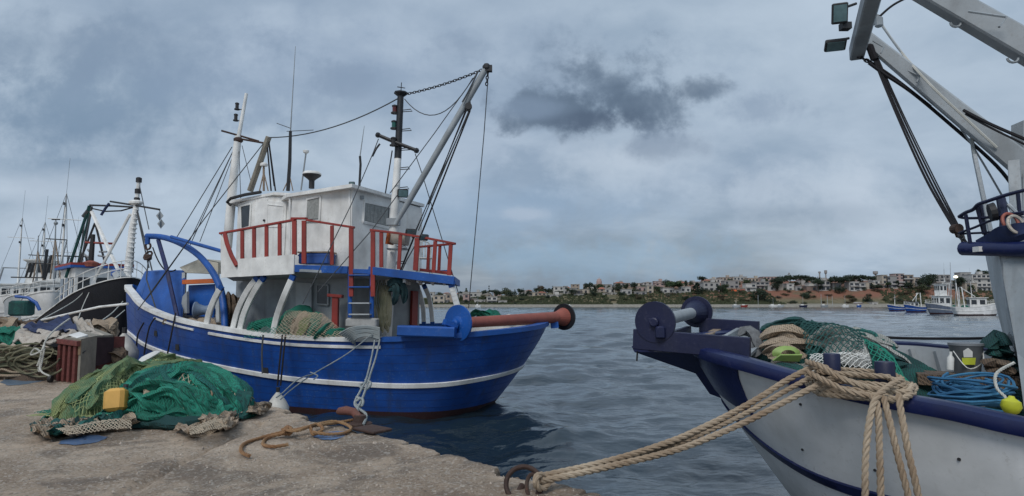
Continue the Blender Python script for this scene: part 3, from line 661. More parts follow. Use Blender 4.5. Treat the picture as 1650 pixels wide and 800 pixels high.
def tree(x0, x1, pt, pb, kind='round', mat='dark', y=None):
    if kind in ('umbrella', 'round', 'cone'): e = (x1 - x0) * .14; x0, x1 = x0 - e, x1 + e; pt -= .6
    if y is None or y > 418: y = (solve_y((x0 + x1) / 2, min(pb, 478 if x0 < 950 else 472)) or 540) - 2
    y = max(384, y); cx = P((x0 + x1) / 2, pb, y).x; W = P(x1, pb, y).x - P(x0, pb, y).x; zt = P((x0 + x1) / 2, pt, y).z; zb = min(lz(cx, y), P((x0 + x1) / 2, pb, y).z); H = max(2, zt - zb)
    if kind != 'bush': zb = min(zb, zt - 4); H = zt - zb
    v = R.randint(0, 2); key = (kind, mat, v)
    if key not in CRM: CRM[key] = crown_mesh(kind, hash(kind) % 97 * 0 + len(CRM) * 7 + 3, mat, {'bush': 22, 'umbrella': 30}.get(kind, 26))
    if kind not in TRM: TRM[kind] = trunk_mesh(kind)
    nm = {'umbrella': 'pine_tree', 'cypress': 'cypress_tree', 'cone': 'pine_tree', 'tier': 'conifer_tree', 'bush': 'bush', 'round': 'tree'}[kind]
    t = thing(nm, (cx, y, zb), '', 'bush' if kind == 'bush' else 'tree', 'bushes on the far slope' if kind == 'bush' else 'trees on the far shore')
    ww = {'cypress': .42, 'tier': .8}.get(kind, 1.12)
    for n, me in (('trunk', TRM[kind]), ('crown', CRM[key])):
        o = bpy.data.objects.new(n, me); _link(o); o.parent = t
    t.scale = (W / ww, W / ww, H); t.rotation_euler.z = R.uniform(0, 6)
    if kind in ('cypress',): t.scale = (W / .35, W / .35, H)
    reg(t, f'{COLW[mat]} {WORD[kind]}', (x0 + x1) / 2)
TREES = [(784, 792, 459, 480, 'tier', 'dark', 440), (772, 787, 476, 490, 'round', 'olive', 400), (776, 786, 468, 477, 'round', 'dark'), (793, 807, 467, 482, 'round', 'dark'), (806, 823, 465, 483, 'round', 'olive'), (816, 833, 470, 483, 'round', 'dark'), (827, 832, 464, 475, 'cypress', 'dark'), (848, 857, 468, 478, 'round', 'dark'),
 (832, 848, 473, 483, 'round', 'dark'), (812, 826, 477, 487, 'bush', 'olive', 412), (864, 878, 461, 474, 'round', 'brown'), (875, 890, 465, 476, 'round', 'dark'), (888, 893, 459, 474, 'cypress', 'dark'), (943, 955, 456, 476, 'umbrella', 'dark', 440), (950, 966, 459, 479, 'cone', 'dark', 436), (959, 974, 458, 470, 'round', 'pine', 462),
 (986, 991, 453, 472, 'cypress', 'dark'), (990, 1003, 459, 477, 'round', 'dark'), (1004, 1014, 457, 470, 'round', 'dark'), (1012, 1028, 455, 470, 'round', 'dark'), (1017, 1030, 466, 475, 'round', 'olive', 440), (1038, 1050, 473, 484, 'round', 'dark', 415), (1051, 1066, 461, 477, 'round', 'pine', 440), (1068, 1080, 451, 466, 'round', 'dark', 470),
 (1072, 1100, 454, 476, 'umbrella', 'pine', 436), (1102, 1110, 452, 466, 'round', 'dark', 480), (1125, 1137, 446, 462, 'umbrella', 'dark', 490), (1111, 1137, 455, 475, 'cone', 'dark', 438), (1155, 1170, 459, 475, 'round', 'dark', 436), (1163, 1175, 464, 478, 'round', 'pine', 428), (1188, 1198, 466, 476, 'bush', 'dark', 425),
 (1215, 1237, 466, 492, 'round', 'dark', 396), (1232, 1252, 474, 493, 'bush', 'dark', 394), (1243, 1262, 449, 468, 'umbrella', 'dark', 448), (1252, 1270, 446, 466, 'umbrella', 'dark', 460), (1264, 1284, 444, 464, 'umbrella', 'dark', 458), (1280, 1302, 444, 462, 'umbrella', 'dark', 466), (1296, 1318, 447, 464, 'umbrella', 'dark', 455), (1310, 1328, 450, 470, 'umbrella', 'dark', 442),
 (1259, 1276, 464, 486, 'round', 'dark', 412), (1290, 1307, 471, 491, 'round', 'dark', 400), (1268, 1288, 482, 493, 'bush', 'dark', 392), (1245, 1258, 456, 470, 'round', 'dark', 442), (1337, 1356, 446, 469, 'umbrella', 'dark', 446), (1350, 1370, 447, 468, 'umbrella', 'dark', 450), (1362, 1384, 444, 462, 'umbrella', 'dark', 460), (1380, 1402, 444, 461, 'umbrella', 'dark', 458), (1396, 1418, 446, 462, 'umbrella', 'dark', 462), (1340, 1366, 458, 470, 'bush', 'dark', 440),
 (1388, 1407, 472, 494, 'bush', 'dark', 391), (1376, 1392, 474, 492, 'bush', 'olive', 400), (1428, 1446, 450, 460, 'round', 'dark', 446), (1456, 1474, 455, 466, 'round', 'dark', 446), (1478, 1492, 448, 468, 'round', 'dark', 450), (1485, 1499, 442, 466, 'round', 'dark', 452), (1494, 1511, 441, 464, 'round', 'dark', 456), (1480, 1500, 459, 473, 'round', 'olive', 436), (1534, 1557, 446, 466, 'round', 'dark', 442), (1571, 1582, 434, 450, 'round', 'dark', 480), (1580, 1596, 436, 450, 'round', 'dark', 482), (1404, 1424, 459, 468, 'round', 'dark', 440),
 (1505, 1522, 458, 472, 'round', 'olive', 438), (1560, 1572, 459, 474, 'round', 'pine', 436), (738, 748, 470, 480, 'round', 'dark', 450), (700, 716, 472, 482, 'round', 'olive', 430), (722, 734, 478, 488, 'round', 'dark', 405)]
for t_ in TREES: tree(*t_)
rt_ = random.Random(17)
for k in range(58):
    px = 742 + k * 13.2 + rt_.uniform(-5, 5); base = float(np.interp(px, [700, 850, 950, 1050, 1200, 1450, 1600], [482, 480, 474, 470, 467, 465, 464])) + rt_.uniform(-6, 2); wd = rt_.uniform(7, 14); hh = rt_.uniform(7, 13)
    tree(px - wd / 2, px + wd / 2, base - hh, base, rt_.choice(['round', 'round', 'cone', 'umbrella', 'round']), rt_.choice(['dark', 'dark', 'pine', 'olive']))
rr = random.Random(11)
for k in range(120):
    px = rr.uniform(742, 1480); u = (px - 825) / 1000; tp, _ = hill_profile(u); fy = rr.uniform(388, 416); x = u * fy; z0 = lz(x, fy)
    pz = 488 - (z0 - CAM_H) / fy * 1000; hpx = rr.uniform(4, 9) * (1.0 if px < 1250 else .8); wpx = rr.uniform(8, 17)
    tree(px - wpx / 2, px + wpx / 2, pz - hpx, pz + .5, 'bush', rr.choice(['olive', 'olive', 'pine', 'dark', 'grey', 'brown'] if px < 1280 else ['olive', 'dark', 'brown']), fy)
# scrub on the slope: nobody could count it
def scrub():
    vs = []; fs = []; r = random.Random(5)
    for k in range(11000):
        x = r.uniform(-60, 330); y = SH + 12 + 42 * r.random() ** 1.2; 
        if n1(x * .05 + 3, 5) + n1(y * .09, 6) * .8 + (.45 if x < 62 else (.0 if x < 170 else -.12)) < -.12: continue
        z = lz(x, y); s = r.uniform(.25, .8); h = r.uniform(.3, 1.3)
        for q in range(3):
            a = r.uniform(0, 3.14); c, d = cos(a) * s, sin(a) * s; i = len(vs); ox, oy = r.uniform(-.5, .5), r.uniform(-.5, .5)
            vs += [(x + ox - c, y + oy - d, z - .1), (x + ox + c, y + oy + d, z - .1), (x + ox + c * .6, y + oy + d * .6, z + h), (x + ox - c * .7, y + oy - d * .7, z + h * .8)]; fs.append((i, i + 1, i + 2, i + 3))
    me = bpy.data.meshes.new('scrub'); me.from_pydata(vs, [], fs); me.materials.append(FOL['olive']); me.update(); o = bpy.data.objects.new('scrub', me); _link(o); setp(o, 'low olive scrub covering the slope of the far shore', 'scrub', None, 'stuff')
scrub()

def pebbles():
    r = random.Random(8); vs = []; fs = []
    for k in range(1500):
        t = r.uniform(2.5, 13) if k % 3 else r.uniform(2.5, 8); w_ = r.uniform(.15, 6) if k % 2 else r.uniform(.1, 2.5); x = Q0.x + QD.x * t + QN.x * w_; y = Q0.y + QD.y * t + QN.y * w_; z = qz(x, y) + .004; s_ = r.uniform(.005, .016) * (1.6 if r.random() < .08 else 1); i = len(vs); a = r.uniform(0, 1.5)
        vs += [(x + cos(a + q * 1.57) * s_ * r.uniform(.7, 1.2), y + sin(a + q * 1.57) * s_ * r.uniform(.7, 1.2), z - .006) for q in range(4)] + [(x + r.uniform(-.3, .3) * s_, y, z + s_ * .9)]; fs += [(i, i + 1, i + 4), (i + 1, i + 2, i + 4), (i + 2, i + 3, i + 4), (i + 3, i, i + 4)]
    me = bpy.data.meshes.new('gravel'); me.from_pydata(vs, [], fs); me.materials.append(plain('gravel_stone', (.36, .31, .26), .9, 0, .6, 3, .3)); me.update(); o = bpy.data.objects.new('gravel', me); _link(o); setp(o, 'loose gravel and crumbs scattered on the quay concrete', 'gravel', None, 'stuff')
pebbles()
# ================================================================ HULL BUILDER
class Hull:
    """closed outline at the rim (x, y, z) and at the waterline (x, y); planked skin lofted between them"""
    def __init__(s, top, wl, n=144, flare=1.25, zb=-.55):
        s.n = n; s.top = [Vector(p) for p in catmull(top, n, True)]; s.wl = [Vector((p[0], p[1], 0)) for p in catmull(wl, n, True)]; s.fl = flare; s.zb = zb
        s.cen = sum((p for p in s.top), Vector((0, 0, 0))) / n; s.nor = []
        for i in range(n):
            t = s.top[(i + 1) % n] - s.top[i - 1]; nn = Vector((t.y, -t.x, 0)).normalized()
            if nn.dot(Vector(((s.top[i] - s.cen).x, (s.top[i] - s.cen).y, 0))) < 0: nn = -nn
            s.nor.append(nn)
    def at(s, i, z, out=0.0):
        i %= s.n; T, W = s.top[i], s.wl[i]; f = (T.z - z) / T.z
        if f <= 1: g = 1 - (1 - max(0, f)) ** s.fl if False else max(0, f) ** s.fl; p = Vector((T.x + (W.x - T.x) * g, T.y + (W.y - T.y) * g, z))
        else:
            c = Vector((s.cen.x, s.cen.y, 0)); k = min(1, (f - 1) * 1.0); p = W.lerp(c, .25 * k); p.z = z
        return p + s.nor[i] * out
    def skin(s, name, mats, matf, parent, seam=.2, label=None):
        mb = MB(); rows = []; zs = []
        K = 11
        for k in range(2 * K + 1): rows.append([s.at(i, s.top[i].z * (1 - k / (2 * K))) for i in range(s.n)])
        for q in (.5, 1): rows.append([s.at(i, s.zb * q) for i in range(s.n)])
        mb.loft(rows)
        n = s.n; mb.m = [matf((Vector(mb.v[f[0]]) + Vector(mb.v[f[2]])) / 2, f[0] % n) for f in mb.f]
        return mb.build(name, mats, parent, True, label, angle=60)
    def band(s, i0, i1, zf, h, out, step=1):
        """rubbing strip following the skin between indices i0..i1, centre height zf(i), height h, standing proud by out"""
        mb = MB(); A = []
        idx = list(range(i0, i1 + 1, step))
        for i in idx:
            z = zf(i); A.append([s.at(i, z + h / 2, .0), s.at(i, z + h / 2 - h * .12, out), s.at(i, z - h / 2 + h * .12, out), s.at(i, z - h / 2, .0)])
        mb.loft([list(r) for r in zip(*A)], closed=False); mb.loft([[a[0], a[3]] for a in A], closed=False)
        for e in (A[0], A[-1]): mb.add(e, [(0, 1, 2, 3)])
        return mb
    def inner(s, i, t): return s.top[i % s.n] - s.nor[i % s.n] * t
    def idx(s, px, near=True, lo=0, hi=None):
        """index of the outline point that the camera sees at column px (near half first)"""
        hi = hi or s.n; best = min(range(lo, hi), key=lambda i: abs(825 + 1000 * s.top[i].x / s.top[i].y - px)); return best
def on_hull(H, px, py, i0, i1, out=0.0):
    best = None
    for i in range(i0, i1):
        for k in range(60):
            q = H.at(i, H.top[i % H.n].z * (1 - k / 60), out); v = q - V(0, 0, CAM_H); f = v.y * CP + v.z * SP
            if f <= 0: continue
            e = (825 + 1000 * v.x / f - px) ** 2 + (400 - 1000 * (v.z * CP - v.y * SP) / f - py) ** 2
            if best is None or e < best[0]: best = (e, q, i)
    return best[1], best[2]
# ================================================================ THE BLUE FISHING BOAT
BB = thing('fishing_boat', (-5.5, 16.8, 0), 'blue wooden fishing boat with white wheelhouse and red railings moored at the quay', 'fishing boat')
TOP = [(-12.2, 19.75, 3.12), (-11.6, 18.95, 2.86), (-10.4, 17.7, 2.45), (-8.5, 16.35, 2.09), (-5.6, 14.75, 1.82), (-3.1, 13.95, 1.78), (-1.5, 13.65, 1.86), (-.3, 14.05, 1.94), (.55, 15.1, 2.0), (.92, 16.4, 2.05),
       (.8, 17.7, 2.05), (-.5, 18.5, 2.0), (-3.5, 19.0, 1.9), (-6.5, 19.4, 1.95), (-9.5, 20.0, 2.35), (-11.4, 20.2, 2.85)]
WLN = [(-11.75, 19.55), (-11.3, 19.0), (-10.2, 18.0), (-8.4, 16.7), (-5.6, 15.1), (-3.2, 14.3), (-1.9, 14.2), (-1.15, 14.7), (-.62, 15.6), (-.5, 16.5), (-.9, 17.4), (-1.8, 18.0), (-3.6, 18.5), (-6.5, 18.9), (-9.4, 19.5), (-11.1, 19.8)]
H1 = Hull(TOP, WLN, 160)
H1.skin('hull', [MT['blue'], MT['antifoul']], lambda c, i: 1 if c.z < .17 else 0, BB)
STZ = [t[0] for t in catmull([(1.72,), (1.6,), (1.36,), (1.1,), (.85,), (.76,), (.78,), (.86,), (.93,), (.97,), (.97,), (.9,), (.85,), (.95,), (1.2,), (1.55,)], 160, True)]
H1.band(0, 159, lambda i: STZ[i], .12, .045).build('rubbing_strip', MT['white'], BB, True)
i_a = H1.idx(618, lo=20, hi=70)
SEAM = paint('seam_dark_blue', (.004, .042, .20), .6, .2, (.02, .06, .2), .3, .2)  # darker blue of the thin plank seam lines
for k, f in enumerate((.11, .20, .30, .39, .58, .67, .76, .85)):
    H1.band(0, 159, lambda i, f=f, k=k: H1.top[i].z * (1 - f) + .012 * n1(i * .12 + k * 5, k), .013, .004, 1).build('plank_seam', SEAM, BB, True)
def cap_rail(H, i0, i1, mat, w_=.16, up=.05, parent=None, name='cap_rail', drop=.05):
    mb = MB(); rows = []
    for i in range(i0, i1 + 1):
        a = H.top[i % H.n] + H.nor[i % H.n] * .045; b = H.inner(i, w_); rows.append([a + V(0, 0, -drop), a + V(0, 0, up), b + V(0, 0, up), b + V(0, 0, -drop)])
    mb.loft([list(r) for r in zip(*rows)], closed=False); mb.loft([[r[3], r[0]] for r in rows], closed=False)
    for e in (rows[0], rows[-1]): mb.add(e, [(0, 1, 2, 3)])
    return mb.build(name, mat, parent, True)
cap_rail(H1, 0, i_a, MT['white'], parent=BB); cap_rail(H1, i_a, 160, MT['blue_trim'], .2, .055, BB)
H1.band(H1.idx(254, lo=5, hi=60), H1.idx(318, lo=5, hi=60), lambda i: H1.top[i].z - .16, .055, .035).build('upper_strip', MT['white'], BB)
H1.band(H1.idx(345, lo=5, hi=60), i_a, lambda i: H1.top[i].z - .17, .075, .035).build('upper_strip', MT['white'], BB)
def bulwark(H, parent, t=.13, depth=.65, mat=None, dmat=None, dz=None):
    mb = MB(); n = H.n
    dzf = dz or (lambda i: H.top[i].z - depth); a = [H.at(i, H.top[i].z, -t) for i in range(n)]; m1 = [H.at(i, (H.top[i].z + dzf(i)) / 2, -t) for i in range(n)]; b = [H.at(i, dzf(i), -t) for i in range(n)]
    mb.loft([a, m1, b]); mb.build('bulwark', mat, parent, True)
    mb = MB(); c = sum(b, Vector((0, 0, 0))) / n; rows = [b] + [[c + (p - c) * f for p in b] for f in (.66, .33, .02)]; mb.loft(rows); mb.build('deck', dmat, parent, True)
bulwark(H1, BB, mat=MT['white'], dmat=MT['wood'])
for px in range(330, 611, 31):       # ribs inside the bulwark on the far side
    pass
for px, z in ((253, 1.75), (291, 1.42), (427, .98)):
    i = H1.idx(px, lo=5, hi=60); p = H1.at(i, z, .002); MB().box(p, (.17, .03, .15), rz=atan2(H1.nor[i].y, H1.nor[i].x) - pi / 2).build('scupper', MT['dark'], BB)
# bow bulwark box
mb = MB(); a1, b1, c1, d1, e1 = P(235, 438, 19.6), P(299, 437, 18.9), P(209, 492, 19.3), P(224, 497, 18.6), P(292, 513, 17.9)
mb.plate([P(242, 439, 19.2), a1, c1, d1], .05); mb.plate([P(242, 439, 19.2), b1, e1, d1], .05); mb.plate([b1, P(300, 437, 20.4), P(294, 500, 20.2), e1], .05)
mb.plate([a1, P(242, 439, 19.2), b1, P(300, 437, 20.4), P(262, 436, 21)], .04); mb.build('bow_bulwark', MT['blue_trim'], BB)
# ---- houses
A_, B_, Bi, C_, D_, E_ = V(-3.85, 14.8, 0), V(-5.65, 15.77, 0), V(-5.5, 16.1, 0), V(-6.83, 16.82, 0), V(-7.85, 17.6, 0), V(-2.52, 17.26, 0)
F_, G_ = V(-6.4, 19.3, 0), V(-7.9, 18.6, 0)
outl = [A_, B_, Bi, C_, D_, G_, F_, E_]
zA, zE, zB, zC, zD = PL(566, 303, A_, B_).z, PL(671, 334, A_, E_).z, PL(468, 316, A_, B_).z, PL(419, 316, Bi, C_).z, PL(378, 330, C_, D_).z
def prism(pts, z0, z1s): 
    n = len(pts); mb = MB(); mb.add([V(p.x, p.y, z0) for p in pts] + [V(p.x, p.y, z) for p, z in zip(pts, z1s)], [tuple(range(n - 1, -1, -1)), tuple(range(n, 2 * n))] + [(i, (i + 1) % n, (i + 1) % n + n, i + n) for i in range(n)]); return mb
tops = [zA, zB, zB - .02, zC, zD, zD, zE, zE]
prism(outl, 3.28, tops).build('wheelhouse_wall', MT['white'], BB)
cen = V(-5.2, 17.3, 0); low = [cen + (p - cen) * .985 for p in outl]
prism(low, 1.1, [3.279] * 8).build('lower_house_wall', MT['grey'], BB)
# panel seams on the wheelhouse: vertical battens
for px, w0, w1, (a, b) in ((563, 306, 430, (A_, B_)), (430, 322, 415, (Bi, C_)), (467, 318, 412, (A_, B_))):
    MB().beam(PL(px, w0, a, b) + V(.01, -.03, 0), PL(px, w1, a, b) + V(.01, -.03, 0), .05, .03, (0, 1, 0)).build('corner_batten', MT['white'], BB)
# roofs
def roof(pts, th, mat, name):
    mb = MB(); n = len(pts); mb.add([p for p in pts] + [p + V(0, 0, th) for p in pts], [tuple(range(n - 1, -1, -1)), tuple(range(n, 2 * n))] + [(i, (i + 1) % n, (i + 1) % n + n, i + n) for i in range(n)]); return mb.build(name, mat, BB)
roof([P(567, 302, 14.5), P(684, 334, 17.35), V(-6.2, 19.9, zE + .1), V(-7.0, 17.9, zB + .02), P(462, 318, 15.75)], .085, MT['white'], 'roof')
roof([P(500, 318, 15.75), P(442, 314, 16.5), P(369, 328, 17.7), V(-8.2, 18.9, zD), V(-6.5, 19.2, zD)], .07, MT['white'], 'forward_roof')
mb = MB(); mb.tube([P(372, 331, 17.5), P(366, 326, 17.5), P(372, 320, 17.4), P(395, 314, 17.1), P(420, 310, 16.8)], .045, 6).build('roof_hose', MT['dark'], BB)
def quad_on(pxs, a, b, off=.02): return [PL(x, y, a, b) + Vector((0, -off, 0)) for x, y in pxs]
def window(pxs, a, b, glass='curtain', fr='white', fw=.05, sub=None):
    q = quad_on(pxs, a, b, .012); mb = MB()
    qf = quad_on(pxs, a, b, .025)
    for i in range(4): mb.beam(qf[i], qf[(i + 1) % 4], fw, .035, (0, 1, 0))
    f = mb.build('window', MT[fr], BB)
    MB().plate(q, .012).build('pane', MT['glass'], f)
    if glass == 'curtain':
        mb = MB(); A0, A1, B1, B0 = q; n = 15
        top = [A0.lerp(A1, k / n) for k in range(n + 1)]; bot = [B0.lerp(B1, k / n) for k in range(n + 1)]
        o = lambda k: V(0, -.012 - .016 * (k % 2), 0)
        mb.loft([[p + o(k) + V(0, 0, -.04) for k, p in enumerate(top) if 1 <= k < n], [p + o(k) + V(0, 0, .05) for k, p in enumerate(bot) if 1 <= k < n]], closed=False); mb.build('curtain', MT['curtain'], f)
    return f
window([(587, 325), (629, 334), (627, 368), (585, 358)], A_, E_, fw=.07)
window([(495, 322), (517, 317), (515, 356), (493, 357)], A_, B_, fw=.05)
window([(388, 333), (405, 329), (403, 366), (389, 370)], C_, D_, glass=None, fw=.05)
# door
q = quad_on([(428, 324), (463, 327), (459, 415), (425, 417)], Bi, C_, .02); d_ = MB().plate(q, .04).build('door', MT['white'], BB)
q = quad_on([(432, 330), (458, 333), (456, 366), (431, 366)], Bi, C_, .05); mb = MB()
for i in range(4): mb.beam(q[i], q[(i + 1) % 4], .035, .02, (0, 1, 0))
mb.build('door_moulding', MT['white'], d_); MB().sph(PL(427, 356, Bi, C_) + V(0, -.07, 0), .035, 8).build('handle', MT['dark'], d_)
MB().box(PL(479 + 105, 319, A_, E_) + V(0, -.05, 0), (.08, .08, .08)).build('vent_box', MT['grey'], BB)
# lower house details
window([(511, 459), (529, 460), (529, 492), (511, 490)], A_, B_, glass=None, fr='grey', fw=.04)
q = quad_on([(478, 455), (503, 457), (503, 512), (478, 508)], A_, B_, .03); MB().plate(q, .04).build('lower_door', MT['grey_white'], BB)
q = quad_on([(664, 469), (673, 470), (671, 538), (662, 536)], A_, E_, .04); MB().plate(q, .07).build('red_post', MT['red'], BB)
mb = MB(); mb.beam(P(529, 476, 14.6), P(552, 478, 14.6), .2, .07); mb.beam(P(541, 478, 14.6), P(540, 540, 14.6), .14, .14).build('towing_bitt', MT['red'], BB)
# ---- balcony
n1a, n1b, n2b = V(-7.26, 15.6, 0), V(-4.85, 14.35, 0), V(-1.27, 13.8, 0)
def BL(px, py): return PL(px, py, n1a, n1b) if px < 487 else PL(px, py, n1b, n2b)
fz = [BL(358, 441).z, BL(487, 434).z, BL(731, 448).z]
fl = [V(n1a.x, n1a.y, fz[0]), V(n1b.x, n1b.y, fz[1]), V(n2b.x, n2b.y, fz[2]), V(-1.5, 17.5, fz[2] + .02), V(-2.4, 17.5, 3.26), V(-4.6, 15.6, 3.26), V(-7.0, 17.2, 3.26), V(-7.8, 17.4, 3.26)]
mb = MB(); n = len(fl); mb.add(fl + [p + V(0, 0, -.06) for p in fl], [tuple(range(n)), tuple(range(2 * n - 1, n - 1, -1))] + [(i, i + n, (i + 1) % n + n, (i + 1) % n) for i in range(n)]); mb.build('balcony_deck', MT['grey'], BB)
def bbeam(name, a, b, w_, h_, mat, **k): return MB().beam(a, b, w_, h_, **k).build(name, MT[mat], BB)
bbeam('balcony_beam', BL(476, 433), BL(561, 435.5), .07, .17, 'blue_trim'); bbeam('balcony_beam', BL(594, 436), BL(732, 452.5), .07, .18, 'blue_trim')
bbeam('balcony_beam', BL(562, 437), BL(594, 438), .05, .10, 'blue_trim')
bbeam('balcony_beam', BL(731, 452.5), fl[3] + V(0, 0, -.03), .07, .17, 'blue_trim'); bbeam('balcony_beam', fl[3] + V(0, 0, -.03), V(-2.45, 17.5, 3.2), .07, .15, 'blue_trim')
for px in (650, 672, 694, 715): a = BL(px, 449); bbeam('deck_joist', a + V(0, .1, -.05), a + V(-.25, 2.4, -.05), .06, .08, 'white')
MB().plate([BL(356, 377), BL(372, 404), BL(387, 432), BL(387, 446), BL(357, 448)], .03).build('side_panel', MT['white'], BB)
MB().plate([p + V(-.02, -.035, 0) for p in (BL(386, 418), BL(477, 410.5), BL(476, 442), BL(387, 446.5))], .03).build('side_panel', MT['white'], BB)
# red railing
for a, b in (((355, 376.5), (476, 354.5)), ((470, 352.5), (494, 352.5)), ((494, 355), (571, 367)), ((597, 371), (640, 376)), ((640, 376), (672, 381.5)), ((672, 381), (733, 393))): bbeam('top_rail', BL(*a), BL(*b), .085, .05, 'red')
for px, t, b, wd in ((390.5, 372, 417, .085), (409.5, 368.5, 416, .085), (429.5, 365, 415, .085), (450.7, 361, 413, .085), (474.5, 356, 411, .10), (490, 356, 425, .10), (535, 364, 427, .08), (566, 368, 478, .10), (601, 372, 478, .10), (614.5, 375, 431, .085), (644, 379, 434, .08), (671, 384, 436, .11), (700, 389, 440, .085), (725, 394, 444, .09)):
    a = BL(px + (1.5 if px > 640 else 0), t); c = BL(px - (1.5 if px > 640 else 0), b); bbeam('rail_post', a, c, wd, wd * .7, 'red', up=(0, 1, 0))
mb = MB(); mb.tube([BL(363, 376) + V(0, -.03, 0), BL(367, 393) + V(0, -.04, 0), BL(374, 412) + V(0, -.04, 0), BL(383, 429) + V(0, -.04, 0)], .055, 6); mb.build('curved_bracket', MT['red'], BB)
RB = lambda px, py: PL(px, py, n2b, V(-2.5, 15.6, 0))
bbeam('top_rail', BL(733, 393), RB(668, 399), .06, .05, 'red'); bbeam('bottom_rail', BL(727, 441), RB(668, 434), .06, .07, 'red'); 
for px, t, b in ((708, 396, 440), (690, 398, 436)): bbeam('rail_post', RB(px + 1, t), RB(px - 1, b), .07, .06, 'red', up=(0, 1, 0))
bbeam('cross_tube', RB(725, 437), RB(702, 438), .05, .05, 'blue_trim'); 
for px in (561.5, 568): pass
# struts
def strut(pts, ys, r=.062, w0=.09):
    c = [P(x, y, yy) for (x, y), yy in zip(pts, ys)]; c = [Vector(p) for p in catmull(c, 11)]
    def seg(a, b, m, nm, par):
        mb = MB()
        for i in range(a, b): mb.beam(c[i], c[i + 1] + (c[i + 1] - c[i]) * .04, w0 * 1.55, w0, (0, 1, 0), bev=.012)
        return mb.build(nm, MT[m], par)
    s_ = seg(1, 9, 'white', 'strut', BB); seg(0, 1, 'blue_trim', 'strut_foot', s_); seg(9, 10, 'blue_trim', 'strut_head', s_)
strut([(332, 530), (337, 505), (346, 482), (357, 462)], [16.1, 16.0, 15.9, 15.8])
strut([(374, 540), (382, 505), (397, 472), (416, 446)], [15.75, 15.6, 15.4, 15.2]); strut([(385, 541), (393, 507), (408, 474), (426, 446)], [15.55, 15.4, 15.3, 15.1])
strut([(439, 545), (446, 512), (458, 478), (473, 444)], [14.85, 14.8, 14.6, 14.5])
strut([(683, 524), (682, 500), (678, 478), (672, 460)], [18.2, 18.1, 17.8, 17.3], w0=.08); strut([(697, 524), (695, 500), (691, 478), (683, 460)], [18.2, 18.1, 17.8, 17.3], w0=.08)
strut([(745, 530), (740, 505), (733, 480), (727, 459)], [13.9, 13.9, 13.9, 13.9], w0=.085)
# ladder between the rail ends
for px in (562, 597.5): bbeam('ladder_side', BL(px + 2, 440), BL(px, 512) + V(0, .1, 0), .09, .05, 'blue_trim', up=(0, 1, 0))
for py, m in ((444, 'blue_trim'), (463, 'blue_trim'), (489, 'grey_white'), (507, 'grey_white')): bbeam('ladder_rung', BL(564, py), BL(597, py), .16, .03, m)
# ---- main mast, spreader, lights
MY = 14.75
mast = MB().tube([P(623, 548, MY), P(629, 450, MY), P(634, 370, MY), P(641, 256, MY)], [.115, .115, .11, .085], 12).build('mast', MT['white'], BB, True)
MB().tube([P(641, 256, MY), P(643, 210, MY), P(645.5, 155, MY)], [.088, .082, .078], 12).build('mast_top', MT['black'], mast, True)
mb = MB(); c = P(646, 150, MY); mb.lathe(c + V(0, 0, -.09), (0, 0, 1), [(0, .08), (.07, .17), (.10, .17), (.11, .1)], 8); mb.beam(c, c + V(.01, 0, .26), .02, .02); mb.beam(c + V(-.09, 0, .15), c + V(.10, 0, .12), .02, .02); mb.build('mast_cross', MT['black'], mast)
mb = MB(); mb.tube([P(609, 218, MY - .1), P(640, 231, MY - .1), P(672, 243, MY - .1)], .045, 8); mb.sph(P(609, 218, MY - .1), .07, 8); mb.sph(P(671, 243, MY - .1), .07, 8); mb.build('spreader', MT['black'], mast, True)
def navlight(px, py, y, col, par, r=.07, dx=.12):
    c = P(px, py, y); mb = MB(); mb.lathe(c + V(0, 0, -.10), (0, 0, 1), [(0, r * 1.3), (.03, r * 1.3), (.035, r * .6)], 10); tc_ = MB().lathe(c + V(0, 0, .07), (0, 0, 1), [(0, r), (.03, r), (.05, r * .4)], 10); mb.beam(c + V(0, 0, -.09), c + V(dx, 0, -.09), .04, .02)
    l = mb.build('nav_light', MT['dark'], par); tc_.build('light_cap', MT['dark'], par); MB().cyl(c + V(0, 0, -.065), c + V(0, 0, .07), r * .8, 10).build('lens', MT[col], l)
navlight(636, 177, MY, 'red_glass', mast); navlight(635, 202, MY, 'green_glass', mast); navlight(634, 229, MY - .12, 'dark', mast)
for py in (180, 211, 242, 273, 305, 400, 425):
    a = P(646 - (py - 150) * .043, py, MY); mb = MB(); mb.tube([a + V(.05, 0, .03), a + V(.26, -.02, .05), a + V(.30, -.02, 0), a + V(.05, 0, -.01)], .012, 5); mb.build('mast_step', MT['wire'], mast)
# boom, chain, stays
BY = 14.45; TIPY = 13.9
bt = P(784, 109, TIPY); bb = P(637, 362, BY)
boom = MB().tube([bb, bb.lerp(bt, .15), bb.lerp(bt, .9), bt], [.05, .072, .075, .07], 12).build('boom', MT['steel_grey'], BB, True)
mb = MB(); mb.sph(bt, .10, 10); mb.box(bt + V(.05, 0, -.03), (.16, .12, .14)); mb.build('boom_head', MT['dark'], boom)
mb = MB(); mb.box(P(634, 358, MY - .05), (.30, .22, .16)); mb.build('gooseneck', MT['steel_grey'], mast)
def line(ctrl, r=.011, mat='wire', name='rigging_line', par=None): return MB().tube(ctrl, r, 5).build(name, MT[mat], par or BB, True)
def chain(a, b, link=.10, r=.012, sg=.05, mat='chain', par=None, name='chain'):
    pts = resample(sag(a, b, sg, 20), link * .72); mb = MB()
    for k in range(len(pts) - 1):
        p, q = pts[k], pts[k + 1]; t = (q - p).normalized(); s_ = t.cross(V(0, 0, 1)).normalized() if k % 2 else t.cross(V(0, 1, 0)).normalized(); c = (p + q) / 2; L = link * .5; W = link * .3
        mb.tube([c + t * (L * cos(a_)) + s_ * (W * sin(a_)) for a_ in [2 * pi * j / 8 for j in range(8)]], r, 4, False, closed=True)
    return mb.build(name, MT[mat], par or BB)
